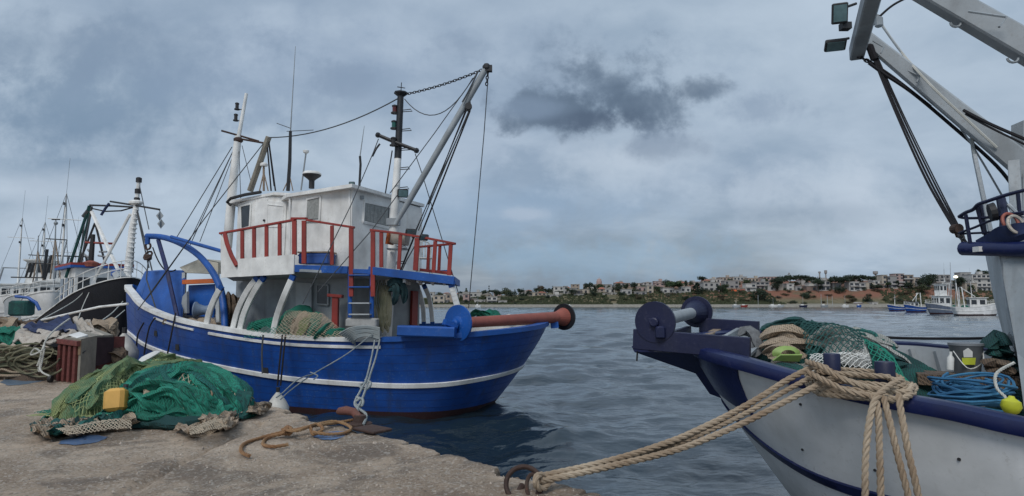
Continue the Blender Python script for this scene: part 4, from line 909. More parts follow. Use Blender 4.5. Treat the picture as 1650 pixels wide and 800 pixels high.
chain(P(650, 153, MY), P(781, 111, TIPY), .095, .010, .06)
line(sag(P(645, 157, MY), P(432, 222, 16.8), .25), .016); line([P(462, 212, 16.3), P(505, 210, 16.0)], .01); line([P(446, 199, 16.3), P(468, 207, 16.2)], .01)
line(sag(P(652, 160, MY), P(762, 126, TIPY), .62), .012); line([P(787, 117, TIPY), P(780, 215, 14.2), P(755, 497, 15.0)], .011)
chain(P(786, 113, TIPY), P(784, 138, TIPY), .09, .014, 0)
line([P(769, 118, TIPY), P(700, 215, 14.3), P(628, 312, 14.7)], .011); line(sag(P(770, 116, TIPY), P(745, 165, TIPY), .03), .02)
mb = MB(); bk = P(755, 172, 14.0); mb.lathe(bk + V(0, -.05, 0), (0, 1, 0), [(0, .08), (.1, .08)], 12); mb.box(bk, (.1, .05, .22)); mb.build('pulley_block', MT['dark'], boom)
for q, (a, b) in enumerate((((752, 178), (668, 378)), ((755, 180), (674, 372)), ((757, 180), (679, 378)), ((757, 178), (664, 384)), ((751, 176), (690, 330)))): line([P(*a, 14.0), P(*b, 14.2)], .013 if q != 2 else .02, 'wire' if q % 2 else 'cable_dark')
line([P(668, 380, 14.2), P(648, 430, 14.3), P(632, 465, 14.3)], .02, 'cable_dark'); line([P(679, 378, 14.2), P(655, 420, 14.3), P(636, 462, 14.3)], .014)
line([P(610, 224, MY - .1), P(602, 245, 14.6), P(566, 330, 14.2), P(488, 490, 14.0)], .012); line([P(669, 248, MY - .1), P(680, 280, 14.7), P(739, 474, 13.9)], .011)
line([P(640, 315, 14.5), P(600, 370, 14.3), P(511, 472, 14.0)], .012); line([P(632, 243, 14.9), P(621, 312, 15.3)], .016, 'dark')
line([P(612, 232, 14.7), P(606, 240, 14.7), P(600, 252, 14.6)], .025, 'chain')
# left white mast with light bracket and grey derrick
WY = 17.9
m2 = MB().tube([P(366, 400, WY), P(374, 310, WY), P(383, 226, WY), P(384, 220, WY)], [.13, .125, .10, .09], 12).build('aft_mast', MT['white'], BB, True)
MB().tube([P(384, 224, WY), P(391, 185, WY), P(397, 151, WY)], [.06, .052, .045], 10).build('mast_top', MT['white'], m2, True)
navlight(382, 172, WY, 'dark', m2, .06, .2); navlight(380, 190, WY, 'dark', m2, .06, .2)
mb = MB(); mb.tube([P(357, 211, WY), P(386, 219, WY), P(417, 228, WY)], .03, 6); mb.tube([P(386, 224, WY), P(426, 231, WY)], .03, 6); mb.sph(P(384, 226, WY), .14, 10, (1, 1, .7)); mb.build('spreader', MT['rust'], m2, True)
MB().tube([P(403, 308, 17.2), P(433, 221, 16.8)], [.085, .08], 8).build('derrick', MT['board'], BB, True)
for a, b in (((433, 226), (444, 308)), ((431, 238), (437, 308)), ((434, 236), (442, 300))): line([P(*a, 16.8), P(*b, 16.8)], .022, 'cable_dark')
line([P(374, 237, WY), P(284, 384, 18.4)], .013); line([P(375, 245, WY), P(306, 396, 18.3)], .013); line([P(376, 250, WY), P(322, 390, 17.5)], .011); line([P(424, 232, 16.8), P(330, 352, 16.5), P(222, 500, 17.6)], .014); line([P(390, 235, WY), P(405, 296, 17.3)], .01); line([P(385, 240, WY), P(388, 320, 17.2)], .01); line([P(384, 226, WY), P(300, 400, 18.3)], .011)
line([P(330, 352, 16.5), P(246, 470, 17.4), P(232, 487, 17.6)], .012)
# antennas and radome
an = MB().tube([P(464, 308, 16.3), P(467, 260, 16.3), P(468, 212, 16.3)], [.05, .045, .04], 6).build('antenna', MT['dark'], BB); MB().tube([P(468, 212, 16.3), P(476, 75, 16.3)], [.018, .008], 5).build('whip', MT['grey'], an)
mb = MB(); [mb.tube([P(464 + d, 308, 16.3 + e), P(467, 285, 16.3)], .015, 5) for d, e in ((-8, 0), (8, 0), (0, .3))]; mb.build('antenna_tripod', MT['wood'], an)
a = MB().tube([P(425, 308, 17), P(425, 268, 17)], .03, 6); [a.tube([P(425 + d, 308, 17 + e), P(425, 278, 17)], .018, 5) for d, e in ((-7, 0), (7, 0), (0, .3))]; a = a.build('beacon_stand', MT['wood'], BB); MB().lathe(P(425, 268, 17), (0, 0, 1), [(0, .10), (.05, .11), (.09, .07)], 12).build('beacon', MT['white'], a)
a = MB().tube([P(485, 307, 15.8), P(493, 247, 15.8)], .02, 6).build('antenna', MT['grey'], BB); MB().lathe(P(493, 248, 15.8), (0, 0, 1), [(0, .03), (.03, .07), (.08, .08), (.10, .03)], 10).build('antenna_cap', MT['white'], a)
rd = MB().lathe(P(502, 304, 15.6), (0, 0, 1), [(0, .07), (.2, .07), (.24, .11), (.32, .22), (.35, .23)], 20).build('radar_base', MT['dark'], BB, True); MB().lathe(P(502, 304, 15.6) + V(0, 0, .352), (0, 0, 1), [(0, .235), (.03, .235), (.07, .2), (.09, .08)], 20).build('radar_dome', MT['white'], rd, True)
a = MB().tube([P(579, 302, 15.1), P(581, 265, 15.1), P(580, 252, 15.1)], .03, 6).build('antenna', MT['dark'], BB); MB().tube([P(580, 252, 15.1), P(587, 203, 15.1)], [.016, .006], 5).build('whip', MT['grey'], a)
def flood(px, py, y, w_, h_, tilt, parent, rz=0, arm=None, name='floodlight'):
    c = P(px, py, y); mb = MB().box(c, (w_, .07, h_), rz=rz, rx=tilt, bev=.015)
    f = mb.build(name, MT['dark'], parent); M = Matrix.Rotation(rz, 3, 'Z') @ Matrix.Rotation(tilt, 3, 'X')
    MB().box(c + M @ V(0, -.037, 0), (w_ * .84, .012, h_ * .8), rz=rz, rx=tilt).build('lens', MT['lamp_glass'], f)
    if arm is not None: MB().tube([c + M @ V(0, .03, 0), arm], .018, 5).build('bracket', MT['dark'], f)
flood(567, 297, 14.9, .14, .12, .2, BB, arm=P(568, 303, 15.0)); flood(649, 312, 14.7, .26, .2, .15, BB, .4, P(640, 316, 14.8)); flood(662, 375, 14.0, .25, .17, .5, BB, .5, P(650, 378, 14.6)); flood(683, 383, 13.9, .21, .15, .6, BB, .6, P(665, 380, 14.2))
# ---- arch, strut, pulley, rod at the bow
ar = MB().tube(catmull([P(237, 381, 18.9), P(262, 382.5, 18.6), P(290, 392, 18.1), P(318, 410, 17.5), P(340, 435, 17.0), P(355, 465, 16.6), P(361, 500, 16.3), P(363, 545, 16.0)], 26), .088, 10).build('net_arch', MT['blue_trim'], BB, True)
MB().tube([P(255, 387, 18.7), P(268, 432, 18.3), P(286, 512, 17.6)], .062, 8).build('arch_strut', paint('dark_blue_worn', (.008, .02, .10), .6, .5, (.1, .06, .04), .5, .4), BB, True)
MB().tube([P(276, 382, 17.9), P(357, 405, 16.4)], .05, 8).build('tie_rod', MT['blue_trim'], BB, True)
mb = MB(); mb.tube([P(238, 383, 18.8), P(238, 394, 18.8)], .07, 8); mb.build('pulley_shackle', MT['blue_trim'], ar)
mb = MB()
for py, r, tx in ((397, .1, 0), (412, .13, 1)): c = P(238.5, py, 18.8); mb.tube([c + V(cos(a) * r * .8, sin(a) * r * .8 * tx, sin(a) * r) for a in [k * pi / 5 for k in range(10)]], .03, 6, closed=True)
c = P(238.5, 415, 18.8); mb.box(c, (.2, .14, .18), bev=.03); mb.build('pulley_block', MT['rust'], ar)
line(sag(P(246, 399, 18.8), P(283, 435, 18.3), .3), .02, 'cable_dark'); line([P(239, 420, 18.8), P(236, 450, 18.5), P(252, 500, 17.9)], .02, 'wire')
# foredeck shelter: beige cover, orange beam, blue panel, horn-shaped fairlead, wheel
sh = MB(); q = [P(290, 432, 19.0), P(323, 418, 18.6), P(352, 424, 18.2), P(352, 442, 18.0), P(300, 440, 18.6)]; sh.loft([[p + V(0, 0, .02) for p in q], [p + V(.1, 1.6, .05) for p in q]]); sh.plate(q, .03); sh.build('foredeck_cover', MT['tarp_g'], BB)
bbeam('orange_beam', P(296, 455, 18.3), P(347, 453, 17.9), .12, .13, 'orange'); MB().plate([P(305, 460, 18.5), P(347, 458, 18.1), P(345, 512, 18.0), P(302, 508, 18.4)], .05).build('windlass_panel', MT['blue_trim'], BB)
bbeam('shelter_post', P(297, 440, 18.8), P(295, 505, 18.6), .1, .1, 'grey_white'); bbeam('shelter_post', P(350, 440, 18.0), P(352, 520, 17.8), .1, .1, 'grey_white')
MB().lathe(P(314, 500, 17.2), V(1, .15, -.02), [(0, .23), (.03, .235), (.1, .17), (.25, .12), (.38, .15), (.42, .21)], 18).build('winch_drum', paint('pale_blue_winch', (.16, .22, .32), .6, .4, (.3, .2, .15), .4, .3), BB, True)
MB().plate([P(296, 478, 18.2), P(303, 470, 18.1), P(303, 505, 18.1), P(292, 505, 18.2)], .08).build('winch_box', MT['grey_white'], BB)
# ---- stern roller
D1, D2 = P(738, 521, 13.75), P(908, 511, 17.0); ax = (D2 - D1).normalized(); L_ = (D2 - D1).length
ro = MB().lathe(D1 + ax * .06, ax, [(0, .10), (.3, .10), (.31, .12), (L_ - .5, .15), (L_ - .45, .15), (L_ - .05, .10)], 20).build('net_roller', MT['salmon'], BB, True)
MB().lathe(D1 - ax * .02, ax, [(0, .40), (.045, .40)], 40).build('roller_disc', MT['blue_trim'], ro); MB().lathe(D1 + ax * .10, ax, [(0, .20), (.02, .21), (.16, .12)], 20).build('roller_collar', MT['red'], ro)
MB().lathe(D2 - ax * .0, ax, [(0, .36), (.05, .36)], 36).build('roller_disc', MT['black'], ro); MB().lathe(D2 - ax * .40, ax, [(0, .13), (.38, .25)], 20).build('roller_collar', MT['salmon'], ro)
MB().lathe(D1 - ax * .14, ax, [(0, .05), (.02, .09), (.10, .10), (.12, .16)], 14).build('roller_hub', MT['blue_trim'], ro)
bbeam('roller_bracket', P(716, 519, 13.55), P(735, 526, 13.7), .18, .12, 'blue_trim'); bbeam('stern_shelf', P(643, 533, 13.6), P(734, 536, 13.5), .34, .23, 'blue_trim', bev=.03)
bbeam('roller_bracket', D2 - ax * .45 + V(0, 0, -.12), D2 - ax * .45 + V(.02, 0, -.28), .2, .2, 'blue_trim')
for px in (446, 600): pass
# ================================================================ NETS, HEAPS
def bundle(mb, ctrl, r, seed=0, n=9, flat=.75, step=.07, rough=.28, taper=True):
    """a gathered, wrinkled roll of netting along control points"""
    pts = resample(catmull([tuple(p) for p in ctrl], max(10, 7 * len(ctrl))), step); m = len(pts); vs = []
    t0 = (pts[1] - pts[0]).normalized(); nx = t0.cross(V(0, 0, 1)); nx = nx.normalized() if nx.length > .01 else V(1, 0, 0)
    for i, p in enumerate(pts):
        t = (pts[min(i + 1, m - 1)] - pts[max(i - 1, 0)]).normalized(); nx = (nx - t * nx.dot(t)).normalized(); ny = t.cross(nx); e = min(1, .18 + (min(i, m - 1 - i) * step / (r * 2.4)) ** .7) if taper else 1; p = p + nx * (r * 1.1 * n1(i * step / (r * 3.2) + seed * 3.3, 11 + seed)) + V(0, 0, r * .5 * n1(i * step / (r * 2.5) + seed, 23 + seed))
        for k in range(n):
            a = 2 * pi * k / n; q = r * e * (1 + rough * sin(3 * a + seed + i * .13) + rough * 2.0 * n1(i * step * 7 + seed * 9.1, k + seed) + rough * 1.2 * n1(i * step * 18 + seed * 2.1, k * 2 + seed)); vs.append(p + nx * (cos(a) * q) + ny * (sin(a) * q * flat))
    fs = [(i * n + k, i * n + (k + 1) % n, (i + 1) * n + (k + 1) % n, (i + 1) * n + k) for i in range(m - 1) for k in range(n)] + [tuple(range(n - 1, -1, -1)), tuple((m - 1) * n + k for k in range(n))]
    mb.add(vs, fs)
def in_poly(x, y, pts):
    c = False; j = len(pts) - 1
    for i in range(len(pts)):
        a, b = pts[i], pts[j]
        if (a.y > y) != (b.y > y) and x < (b.x - a.x) * (y - a.y) / (b.y - a.y) + a.x: c = not c
        j = i
    return c
class Mound:
    def __init__(s, cx, cy, rx, ry, h, rot, base, seed, pw=.55, fold=.06, fdir=0.0, ff=5.0):
        s.__dict__.update(locals())
    clip = None
    def hgt(s, x, y, withfold=True):
        dx, dy = x - s.cx, y - s.cy; a, b = dx * cos(s.rot) + dy * sin(s.rot), -dx * sin(s.rot) + dy * cos(s.rot)
        wob = 1 + .35 * n1(atan2(b, a) * 1.4 + s.seed, s.seed + 3); d = sqrt((a / s.rx) ** 2 + (b / s.ry) ** 2) / wob
        if d >= 1: return 0
        h = s.h * (1 - d * d) ** s.pw * (1 + .5 * n1(a * 1.7 + s.seed, b * 1.3))
        if withfold:
            u = a * cos(s.fdir) + b * sin(s.fdir); v = -a * sin(s.fdir) + b * cos(s.fdir); w_ = .5 * n1(u * 1.2 + 5, s.seed + v * .8)
            h += s.fold * (1 - abs(2 * (((v + w_) * s.ff) % 1) - 1)) ** .7 * min(1, h / .12) + .03 * n1(u * 8, v * 8 + s.seed)
        return max(0, h)
    def base_z(s, x, y): return s.base(x, y) if callable(s.base) else s.base
    def pt(s, a, b, lift=0):
        x = s.cx + a * s.rx * cos(s.rot) - b * s.ry * sin(s.rot); y = s.cy + a * s.rx * sin(s.rot) + b * s.ry * cos(s.rot)
        return V(x, y, s.base_z(x, y) + s.hgt(x, y, False) + lift)
    def mesh(s, n=70):
        mb = MB(); rows = []; hh = []
        for j in range(n + 1):
            row = []
            for i in range(n + 1):
                x = s.cx + (i / n * 2 - 1) * s.rx * 1.25 * cos(s.rot) - (j / n * 2 - 1) * s.ry * 1.25 * sin(s.rot); y = s.cy + (i / n * 2 - 1) * s.rx * 1.25 * sin(s.rot) + (j / n * 2 - 1) * s.ry * 1.25 * cos(s.rot)
                h = s.hgt(x, y); hh.append(h > 0); row.append((x, y, s.base_z(x, y) + (h if h > 0 else -.05)))
            rows.append(row)
        mb.loft(rows, closed=False); mb.f = [f for f in mb.f if any(hh[q] for q in f) and (s.clip is None or all(s.clip(*mb.v[q][:2]) for q in f))]; mb.m = [0] * len(mb.f); return mb
    def lattice(s, a0, a1, b0, b1, na, nb, r=.006, lift=.03, jit=.25):
        """loose diamond netting lying over the heap: real twine, mesh by mesh"""
        mb = MB(); g = {}
        rr_ = random.Random(s.seed)
        for i in range(na + 1):
            for j in range(nb + 1):
                if (i + j) % 2: continue
                a = a0 + (a1 - a0) * (i + rr_.uniform(-jit, jit)) / na; b = b0 + (b1 - b0) * (j + rr_.uniform(-jit, jit)) / nb; b += .12 * n1(a * 4, s.seed); g[i, j] = s.pt(a, b, lift + .03 * n1(a * 9, b * 9))
        for (i, j), p in g.items():
            for dj in (-1, 1):
                q = g.get((i + 1, j + dj))
                if q: mb.tube([p, q], r, 3, False)
        return mb
def roll_over(m, mb, a0, b0, a1, b1, r, seed, bend=.2, k=6, lift=0, **kw):
    pts = []
    for i in range(k):
        t = i / (k - 1); a = a0 + (a1 - a0) * t; b = b0 + (b1 - b0) * t + bend * sin(pi * t) + .12 * n1(t * 3 + seed, seed); pts.append(m.pt(a, b, lift + r * .75))
    bundle(mb, pts, r, seed, **kw)
# ================================================================ THE WHITE BOAT ON THE RIGHT
RT = Vector((2.3, 9.0)); RD_ = Vector((.87, -.49)).normalized(); RP_ = Vector((.49, .87)).normalized(); ROLL = .061
def RW(s, l, z): p = RT + RD_ * s + RP_ * l; return V(p.x, p.y, z + ROLL * l)
WB = thing('fishing_boat', (6, 7, 0), 'white hulled fishing boat with navy rails and grey gallows frame moored close on the right', 'fishing boat')
rt = [(.3, 0, 2.1), (.62, -.95, 2.07), (1.27, -1.56, 2.02), (2.23, -1.97, 1.87), (3, -2.27, 1.82), (3.7, -2.5, 1.75), (5, -2.72, 1.72), (7, -2.6, 1.78), (8.5, -1.9, 1.9), (8.9, 0, 2.0)]
rw = [(1.6, 0), (1.85, -.55), (2.3, -1.1), (2.9, -1.55), (3.4, -1.85), (4, -2.05), (5, -2.3), (7, -2.2), (8.3, -1.5), (8.5, 0)]
tp = [RW(a, b, c) for a, b, c in rt] + [RW(a, -b, c) for a, b, c in rt[-2:0:-1]]; wl_ = [RW(a, b, 0) for a, b in rw] + [RW(a, -b, 0) for a, b in rw[-2:0:-1]]
H2 = Hull(tp, wl_, 220, flare=1.2)
H2.skin('hull', [MT['white_boat'], MT['navy2']], lambda c, i: 0, WB)
def s_of(i): p = H2.top[i % H2.n]; return (Vector((p.x, p.y)) - RT).dot(RD_)
def stz(i): s = s_of(i); return .66 + .60 * math.exp(-((max(0, s - .3)) / .50) ** 1.3)
H2.band(0, 219, stz, .13, .03).build('rubbing_strip', MT['navy2'], WB, True)
def fair(i0, i1, name):
    mb = MB(); A = []
    for i in range(i0, i1 + 1):
        s = s_of(i); T = H2.top[i % H2.n]; lo = 1.50 - .22 * min(1, (s - .3) / .65) if s < .95 else 1.28 + (s - .95) / .16 * .70; lo = min(lo, T.z - .06)
        A.append([H2.at(i, T.z - .03, .015), H2.at(i, (T.z + lo) / 2, .03), H2.at(i, lo, .022), H2.at(i, lo - .01, 0)])
    mb.loft([list(r) for r in zip(*A)], closed=False); return mb.build(name, MT['navy2'], WB, True)
k = [i for i in range(0, 110) if s_of(i) < 1.12]; fair(0, max(k), 'bow_fairing'); k2 = [i for i in range(110, 220) if s_of(i) < 1.12]; fair(min(k2), 220, 'bow_fairing')
mb = MB(); N = H2.n; prof = [(.07, -.09), (.09, -.03), (.075, .03), (.02, .055), (-.09, .055), (-.13, .03), (-.13, -.06)]
rows = [[H2.top[i] + H2.nor[i] * o + V(0, 0, z) for o, z in prof] for i in range(N)]; rows.append(rows[0]); mb.loft([list(r) for r in zip(*rows)][::1] + [[r[0] for r in rows]], closed=False); mb.build('gunwale', MT['navy2'], WB, True)
bulwark(H2, WB, .13, .65, MT['grey_white'], MT['wood'], dz=lambda i: 1.12 + ROLL * 0)
for px, py in ((1287, 652), (1296, 724), (1409, 757), (1540, 742), (1180, 640)):
    p, i = on_hull(H2, px, py, 0, 110, .003); MB().lathe(p, H2.nor[i], [(0, .016), (.006, .014)], 8).build('drain_hole', MT['dark'], WB)
# frames inside the far bulwark
for i in range(118, 215, 6):
    a = H2.at(i, H2.top[i].z - .05, -.17); b = H2.at(i, 1.14, -.22); MB().beam(a, b, .07, .10, (H2.nor[i].x, H2.nor[i].y, 0)).build('bulwark_frame', MT['grey_white'], WB)
# bow bracket, platform beams and roller
mb = MB(); prof = [(-.42, 2.03), (-.38, 1.95), (.30, 1.62), (.52, 1.35), (1.05, 1.25), (1.0, 2.0)]
for l in (-.0,):
    vs = [RW(s, -.55, z) for s, z in prof] + [RW(s, .55, z) for s, z in prof]; vs[2] = RW(.34, -.08, 1.62); vs[3] = RW(.52, -.06, 1.35); vs[8] = RW(.34, .08, 1.62); vs[9] = RW(.52, .06, 1.35); vs[4] = RW(1.05, -.3, 1.25); vs[10] = RW(1.05, .3, 1.25)
    n = 6; mb.add(vs, [tuple(range(n)), tuple(range(2 * n - 1, n - 1, -1))] + [(i, i + n, (i + 1) % n + n, (i + 1) % n) for i in range(n)])
mb.build('platform_bracket', MT['navy2'], WB)
def wbeam(name, a, b, w_, h_, mat, par=None, **k): return MB().beam(a, b, w_, h_, **k).build(name, MT[mat], par or WB)
wbeam('platform_beam', P(1022, 546.5, 8.19), P(1209, 562, 7.45), .10, .26, 'navy', bev=.01); wbeam('platform_beam', P(1128, 524, 9.85), P(1223, 530, 9.35), .09, .22, 'navy', bev=.01)
wbeam('platform_cross_beam', RW(.0, -1.0, 2.12), RW(.0, 1.0, 2.08), .08, .18, 'navy'); wbeam('platform_cross_beam', RW(.75, -1.0, 2.1), RW(.75, 1.0, 2.1), .06, .12, 'grey')
MB().plate([RW(.03, -1.0, 2.05), RW(1.2, -1.0, 2.02), RW(1.2, 1.0, 2.04), RW(.03, 1.0, 2.05)], .04).build('platform_deck', MT['grey'], WB)
wbeam('platform_plank', RW(.45, -.9, 2.12), RW(.45, .9, 2.12), .12, .05, 'wood'); 
R1, R2 = P(1056, 519, 8.0), P(1122, 503, 9.85); ax = (R2 - R1).normalized(); L_ = (R2 - R1).length
ro = MB().lathe(R1, ax, [(0, .085), (L_, .085)], 20).build('net_roller', MT['steel_grey'], WB, True)
MB().lathe(R1 - ax * .03, ax, [(0, .262), (.045, .262)], 40).build('roller_disc', MT['navy'], ro); MB().lathe(R2, ax, [(0, .245), (.045, .245)], 36).build('roller_disc', MT['navy'], ro)
MB().lathe(R2 - ax * .35, ax, [(0, .09), (.34, .19)], 20).build('roller_collar', MT['navy'], ro)
MB().lathe(R1 - ax * .09, ax, [(0, .045), (.01, .06), (.06, .06)], 12).build('roller_hub', MT['navy'], ro); MB().box(R1 + V(.04, -.08, -.13), (.12, .10, .16), bev=.02).build('bearing_block', MT['navy'], ro)
MB().tube([P(1027, 566, 8.19), P(1026, 582, 8.19)], .012, 5).build('shackle', MT['dark'], WB)
# bollards on the rail
BO = []
for px, pt, y, r in ((1340, 570, 6.32, .078), (1425, 583, 6.02, .088), (1336, 522, 9.9, .07), (1303, 523, 10.2, .07)):
    c = P(px, pt, y); z0 = c.z - .22; mb = MB().lathe((c.x, c.y, z0), (0, 0, 1), [(0, r), (c.z - z0 - .01, r), (c.z - z0, r * .93)], 20); BO.append(c); mb.build('bollard', MT['navy'], WB, True)
# deckhouse tower, platform and railing
wa, wb_, wc_ = P(1590, 412, 8.2), P(1610, 412, 7.2), P(1800, 400, 6.3)
def wl2(px, py, y): return P(px, py, y)
MB().plate([P(1590, 404, 8.2), P(1613, 404, 7.2), P(1628, 500, 7.0), P(1650, 590, 6.8), P(1637, 572, 7.6), P(1622, 545, 7.7), P(1605, 480, 7.9)], .05).build('tower_front', MT['grey_white'], WB)
MB().plate([P(1613, 404, 7.2), P(1820, 396, 6.2), P(1830, 720, 5.8), P(1655, 700, 6.5), P(1650, 590, 6.8), P(1628, 500, 7.0)], .05).build('tower_side', MT['grey_white'], WB)
q = [P(1617, 424, 7.08), P(1630, 416, 7.02), P(1800, 408, 6.2), P(1800, 700, 5.75), P(1654, 680, 6.35), P(1640, 570, 6.7), P(1618, 450, 7.0)]; MB().plate(q, .03).build('tower_panel', MT['grey'], WB)
MB().plate([P(1590, 404, 8.2), P(1613, 404, 7.2), P(1820, 396, 6.2), P(1830, 380, 8.4)], .06).build('tower_roof', MT['grey_white'], WB)
for py, x in ((446, 1597), (492, 1607)): wbeam('tower_weld_seam', P(x, py, 8.0), P(x + 25, py + 1, 7.05), .015, .03, 'grey')
MB().tube([P(1622, 545, 7.3), P(1628, 538, 7.1), P(1632, 556, 7.1), P(1638, 562, 7.0), P(1638, 545, 6.95), P(1628, 538, 7.0)], .02, 6).build('cleat', MT['grey_white'], WB)
MB().tube([P(1552, 401, 7.6), P(1640, 402, 6.9), P(1800, 396, 6.1)], .085, 14).build('platform_tube', MT['navy2'], WB, True)
mb = MB(); bundle(mb, [P(1572, 392, 7.4), P(1595, 390, 7.3), P(1625, 384, 7.1), P(1655, 372, 6.9), P(1690, 362, 6.7)], .14, 3, flat=.8); mb.build('folded_cover', MT['tarp_b'], WB, True)
MB().box(P(1583, 402, 7.3), (.16, .1, .06)).build('name_plate', MT['white'], WB)
def rl(pts, r=.018, name='railing_tube'): return MB().tube(catmull([P(x, y, d) for x, y, d in pts], 22), r, 6).build(name, MT['navy'], WB, True)
rl([(1545, 350, 7.7), (1556, 343, 7.6), (1568, 338, 7.5), (1576, 330, 7.4), (1590, 325, 7.3), (1620, 315, 7.1), (1655, 306, 6.9)], .022)
rl([(1545, 350, 7.7), (1560, 352, 7.6), (1600, 350, 7.3), (1650, 342, 6.9)]); rl([(1545, 376, 7.7), (1570, 367, 7.5), (1600, 355, 7.3), (1650, 345, 7.0)], .015); rl([(1548, 377, 7.7), (1590, 375, 7.4), (1650, 370, 7.0)], .015)
for a, b in (((1556, 346), (1564, 396)), ((1574, 333), (1586, 378)), ((1580, 331), (1590, 390)), ((1608, 320), (1618, 385)), ((1640, 312), (1646, 380))): wbeam('railing_post', P(*a, 7.45), P(*b, 7.45), .035, .035, 'navy')
MB().lathe(P(1594, 343, 7.2), V(1, -.5, .2), [(0, .10), (.06, .11), (.08, .02)], 14).build('searchlight', MT['dark'], WB)
for i, (x, y, m) in enumerate(((1628, 358, 'salmon'), (1637, 362, 'tarp_w'))):
    c = P(x, y, 7.0 - i * .1); MB().tube([c + V(cos(a) * .085, sin(a) * .03, sin(a) * .10) for a in [j * pi / 9 for j in range(18)]], .018, 6, closed=True).build('hose_ring', MT[m], WB, True)
MB().tube([P(1614, 320, 7.3), P(1618, 345, 7.2), P(1616, 380, 7.1)], .04, 8).build('davit', MT['navy'], WB); MB().tube([P(1625, 330, 7.2), P(1640, 345, 7.1), P(1660, 352, 7.0)], .02, 6).build('davit_arm', MT['grey_white'], WB)
wbeam('mast_post', P(1652, 200, 8.3), P(1652, 405, 8.2), .22, .22, 'steel_grey'); wbeam('mast_post', P(1638, 345, 8.0), P(1634, 262, 8.2), .13, .13, 'steel_grey')
# gallows: crossbeam and two legs
gb = wbeam('gallows_crossbeam', P(1380, 86, 9.5), P(1416, -48, 7.3), .20, .23, 'steel_grey', bev=.02)
MB().beam(P(1394, 60, 9.35), P(1720, 325, 8.0), .22, .18, bev=.02, w2=.26, h2=.32).build('gallows_leg', MT['steel_grey'], WB)
MB().beam(P(1412, -62, 7.2), P(1800, 161, 6.2), .25, .25, bev=.02, w2=.27, h2=.27).build('gallows_leg', MT['steel_grey'], WB)
for a, b in (((1407, 66), (1424, 76)), ((1454, 110), (1482, 123)), ((1528, 167), (1552, 181)), ((1580, 216), (1620, 238))):
    A, Bp = P(*a, 9.0), P(*b, 8.8); MB().tube([A, Bp, P(b[0] - 5, b[1] + 10, 8.8)], .014, 5).build('step_rung', MT['grey'], WB)
for a, b in (((1560, 19), (1622, 28)),): A, Bp = P(*a, 6.55), P(*b, 6.4); MB().tube([A, Bp, P(1610, 44, 6.35)], .014, 5).build('step_rung', MT['grey'], WB)
for px, py, yy in ((1540, 37, 6.75), (1632, 94, 6.5)): c = P(px, py, yy); MB().tube([c + V(cos(a) * .06, 0, -abs(sin(a)) * .05) for a in [j * pi / 6 for j in range(7)]], .014, 5).build('pad_eye', MT['grey'], WB)
def flood2(px, py, y, w_, h_, tilt, rz, arm):
    c = P(px, py, y); f = MB().box(c, (w_, .07, h_), rz=rz, rx=tilt, bev=.015).build('floodlight', MT['dark'], gb); M = Matrix.Rotation(rz, 3, 'Z') @ Matrix.Rotation(tilt, 3, 'X')
    MB().box(c + M @ V(0, -.038, 0), (w_ * .82, .012, h_ * .8), rz=rz, rx=tilt).build('lens', MT['lamp_glass'], f); MB().tube([c + M @ V(0, .05, h_ * .2), P(*arm, y)], .02, 6).build('bracket', MT['dark'], f)
flood2(1353, 22, 9.0, .22, .30, .35, -.3, (1380, 6)); flood2(1346, 73, 9.3, .30, .20, 1.0, -.3, (1368, 62)); MB().box(P(1362, 43, 9.1), (.14, .12, .10)).build('junction_box', MT['dark'], gb)
def wline(ctrl, r=.012, mat='wire', name='rigging_line'): return MB().tube(catmull([P(x, y, d) for x, y, d in ctrl], 24), r, 5).build(name, MT[mat], WB, True)
for q, d in enumerate((-5, -1, 3, 6)): wline([(1400 + d * .5, 66, 9.3), (1412 + d * .7, 97, 9.2), (1452 + d, 190, 8.8 + .05 * q), (1500 + d * 1.3, 292, 8.3 + .05 * q), (1545 + d * .8, 374, 7.8)], (.016, .014, .012, .009)[q], 'cable_dark')
mb = MB(); c = P(1399, 72, 9.3); mb.lathe(c + V(-.0, -.06, 0), (0, 1, 0), [(0, .065), (.12, .065)], 12); mb.box(P(1405, 85, 9.2), (.10, .10, .28), ry=-.3, bev=.03); mb.build('pulley_block', MT['cable_dark'], WB)
mb = MB(); mb.box(P(1544, 373, 7.8), (.09, .08, .17), ry=-.35, bev=.02); mb.lathe(P(1541, 369, 7.8) + V(0, -.05, 0), (0, 1, 0), [(0, .06), (.10, .06)], 12); mb.build('pulley_block', MT['rust'], WB)
chain(P(1548, 379, 7.75), P(1556, 395, 7.7), .10, .015, 0, par=WB); chain(P(1391, 50, 9.3), P(1393, 66, 9.3), .11, .016, 0, par=WB); chain(P(1382, 90, 9.4), P(1400, 100, 9.3), .09, .014, 0, par=WB)
wline([(1400, 102, 9.2), (1425, 120, 9.1), (1470, 150, 9.0), (1530, 200, 8.9), (1600, 262, 8.7), (1632, 300, 8.6)], .025, 'cable_dark'); wline([(1396, 96, 9.3), (1440, 125, 9.1), (1500, 172, 9.0)], .018, 'cable_dark')
wline([(1553, 178, 8.2), (1600, 202, 7.8), (1700, 245, 7.2)], .022, 'cable_dark'); wline([(1556, 184, 8.2), (1600, 208, 7.8), (1700, 256, 7.2)], .014, 'cable_dark')
wline([(1412, 30, 9.2), (1450, 82, 9.1), (1487, 128, 9.0), (1560, 225, 8.8), (1632, 346, 8.6)], .014, 'steel_grey'); wline([(1416, 34, 9.2), (1452, 84, 9.1), (1500, 138, 8.6), (1560, 195, 8.4), (1606, 238, 8.3)], .018, 'rope_pale'); wline([(1414, 30, 9.2), (1440, 8, 9.2), (1480, -12, 9.2)], .018, 'cable_dark')
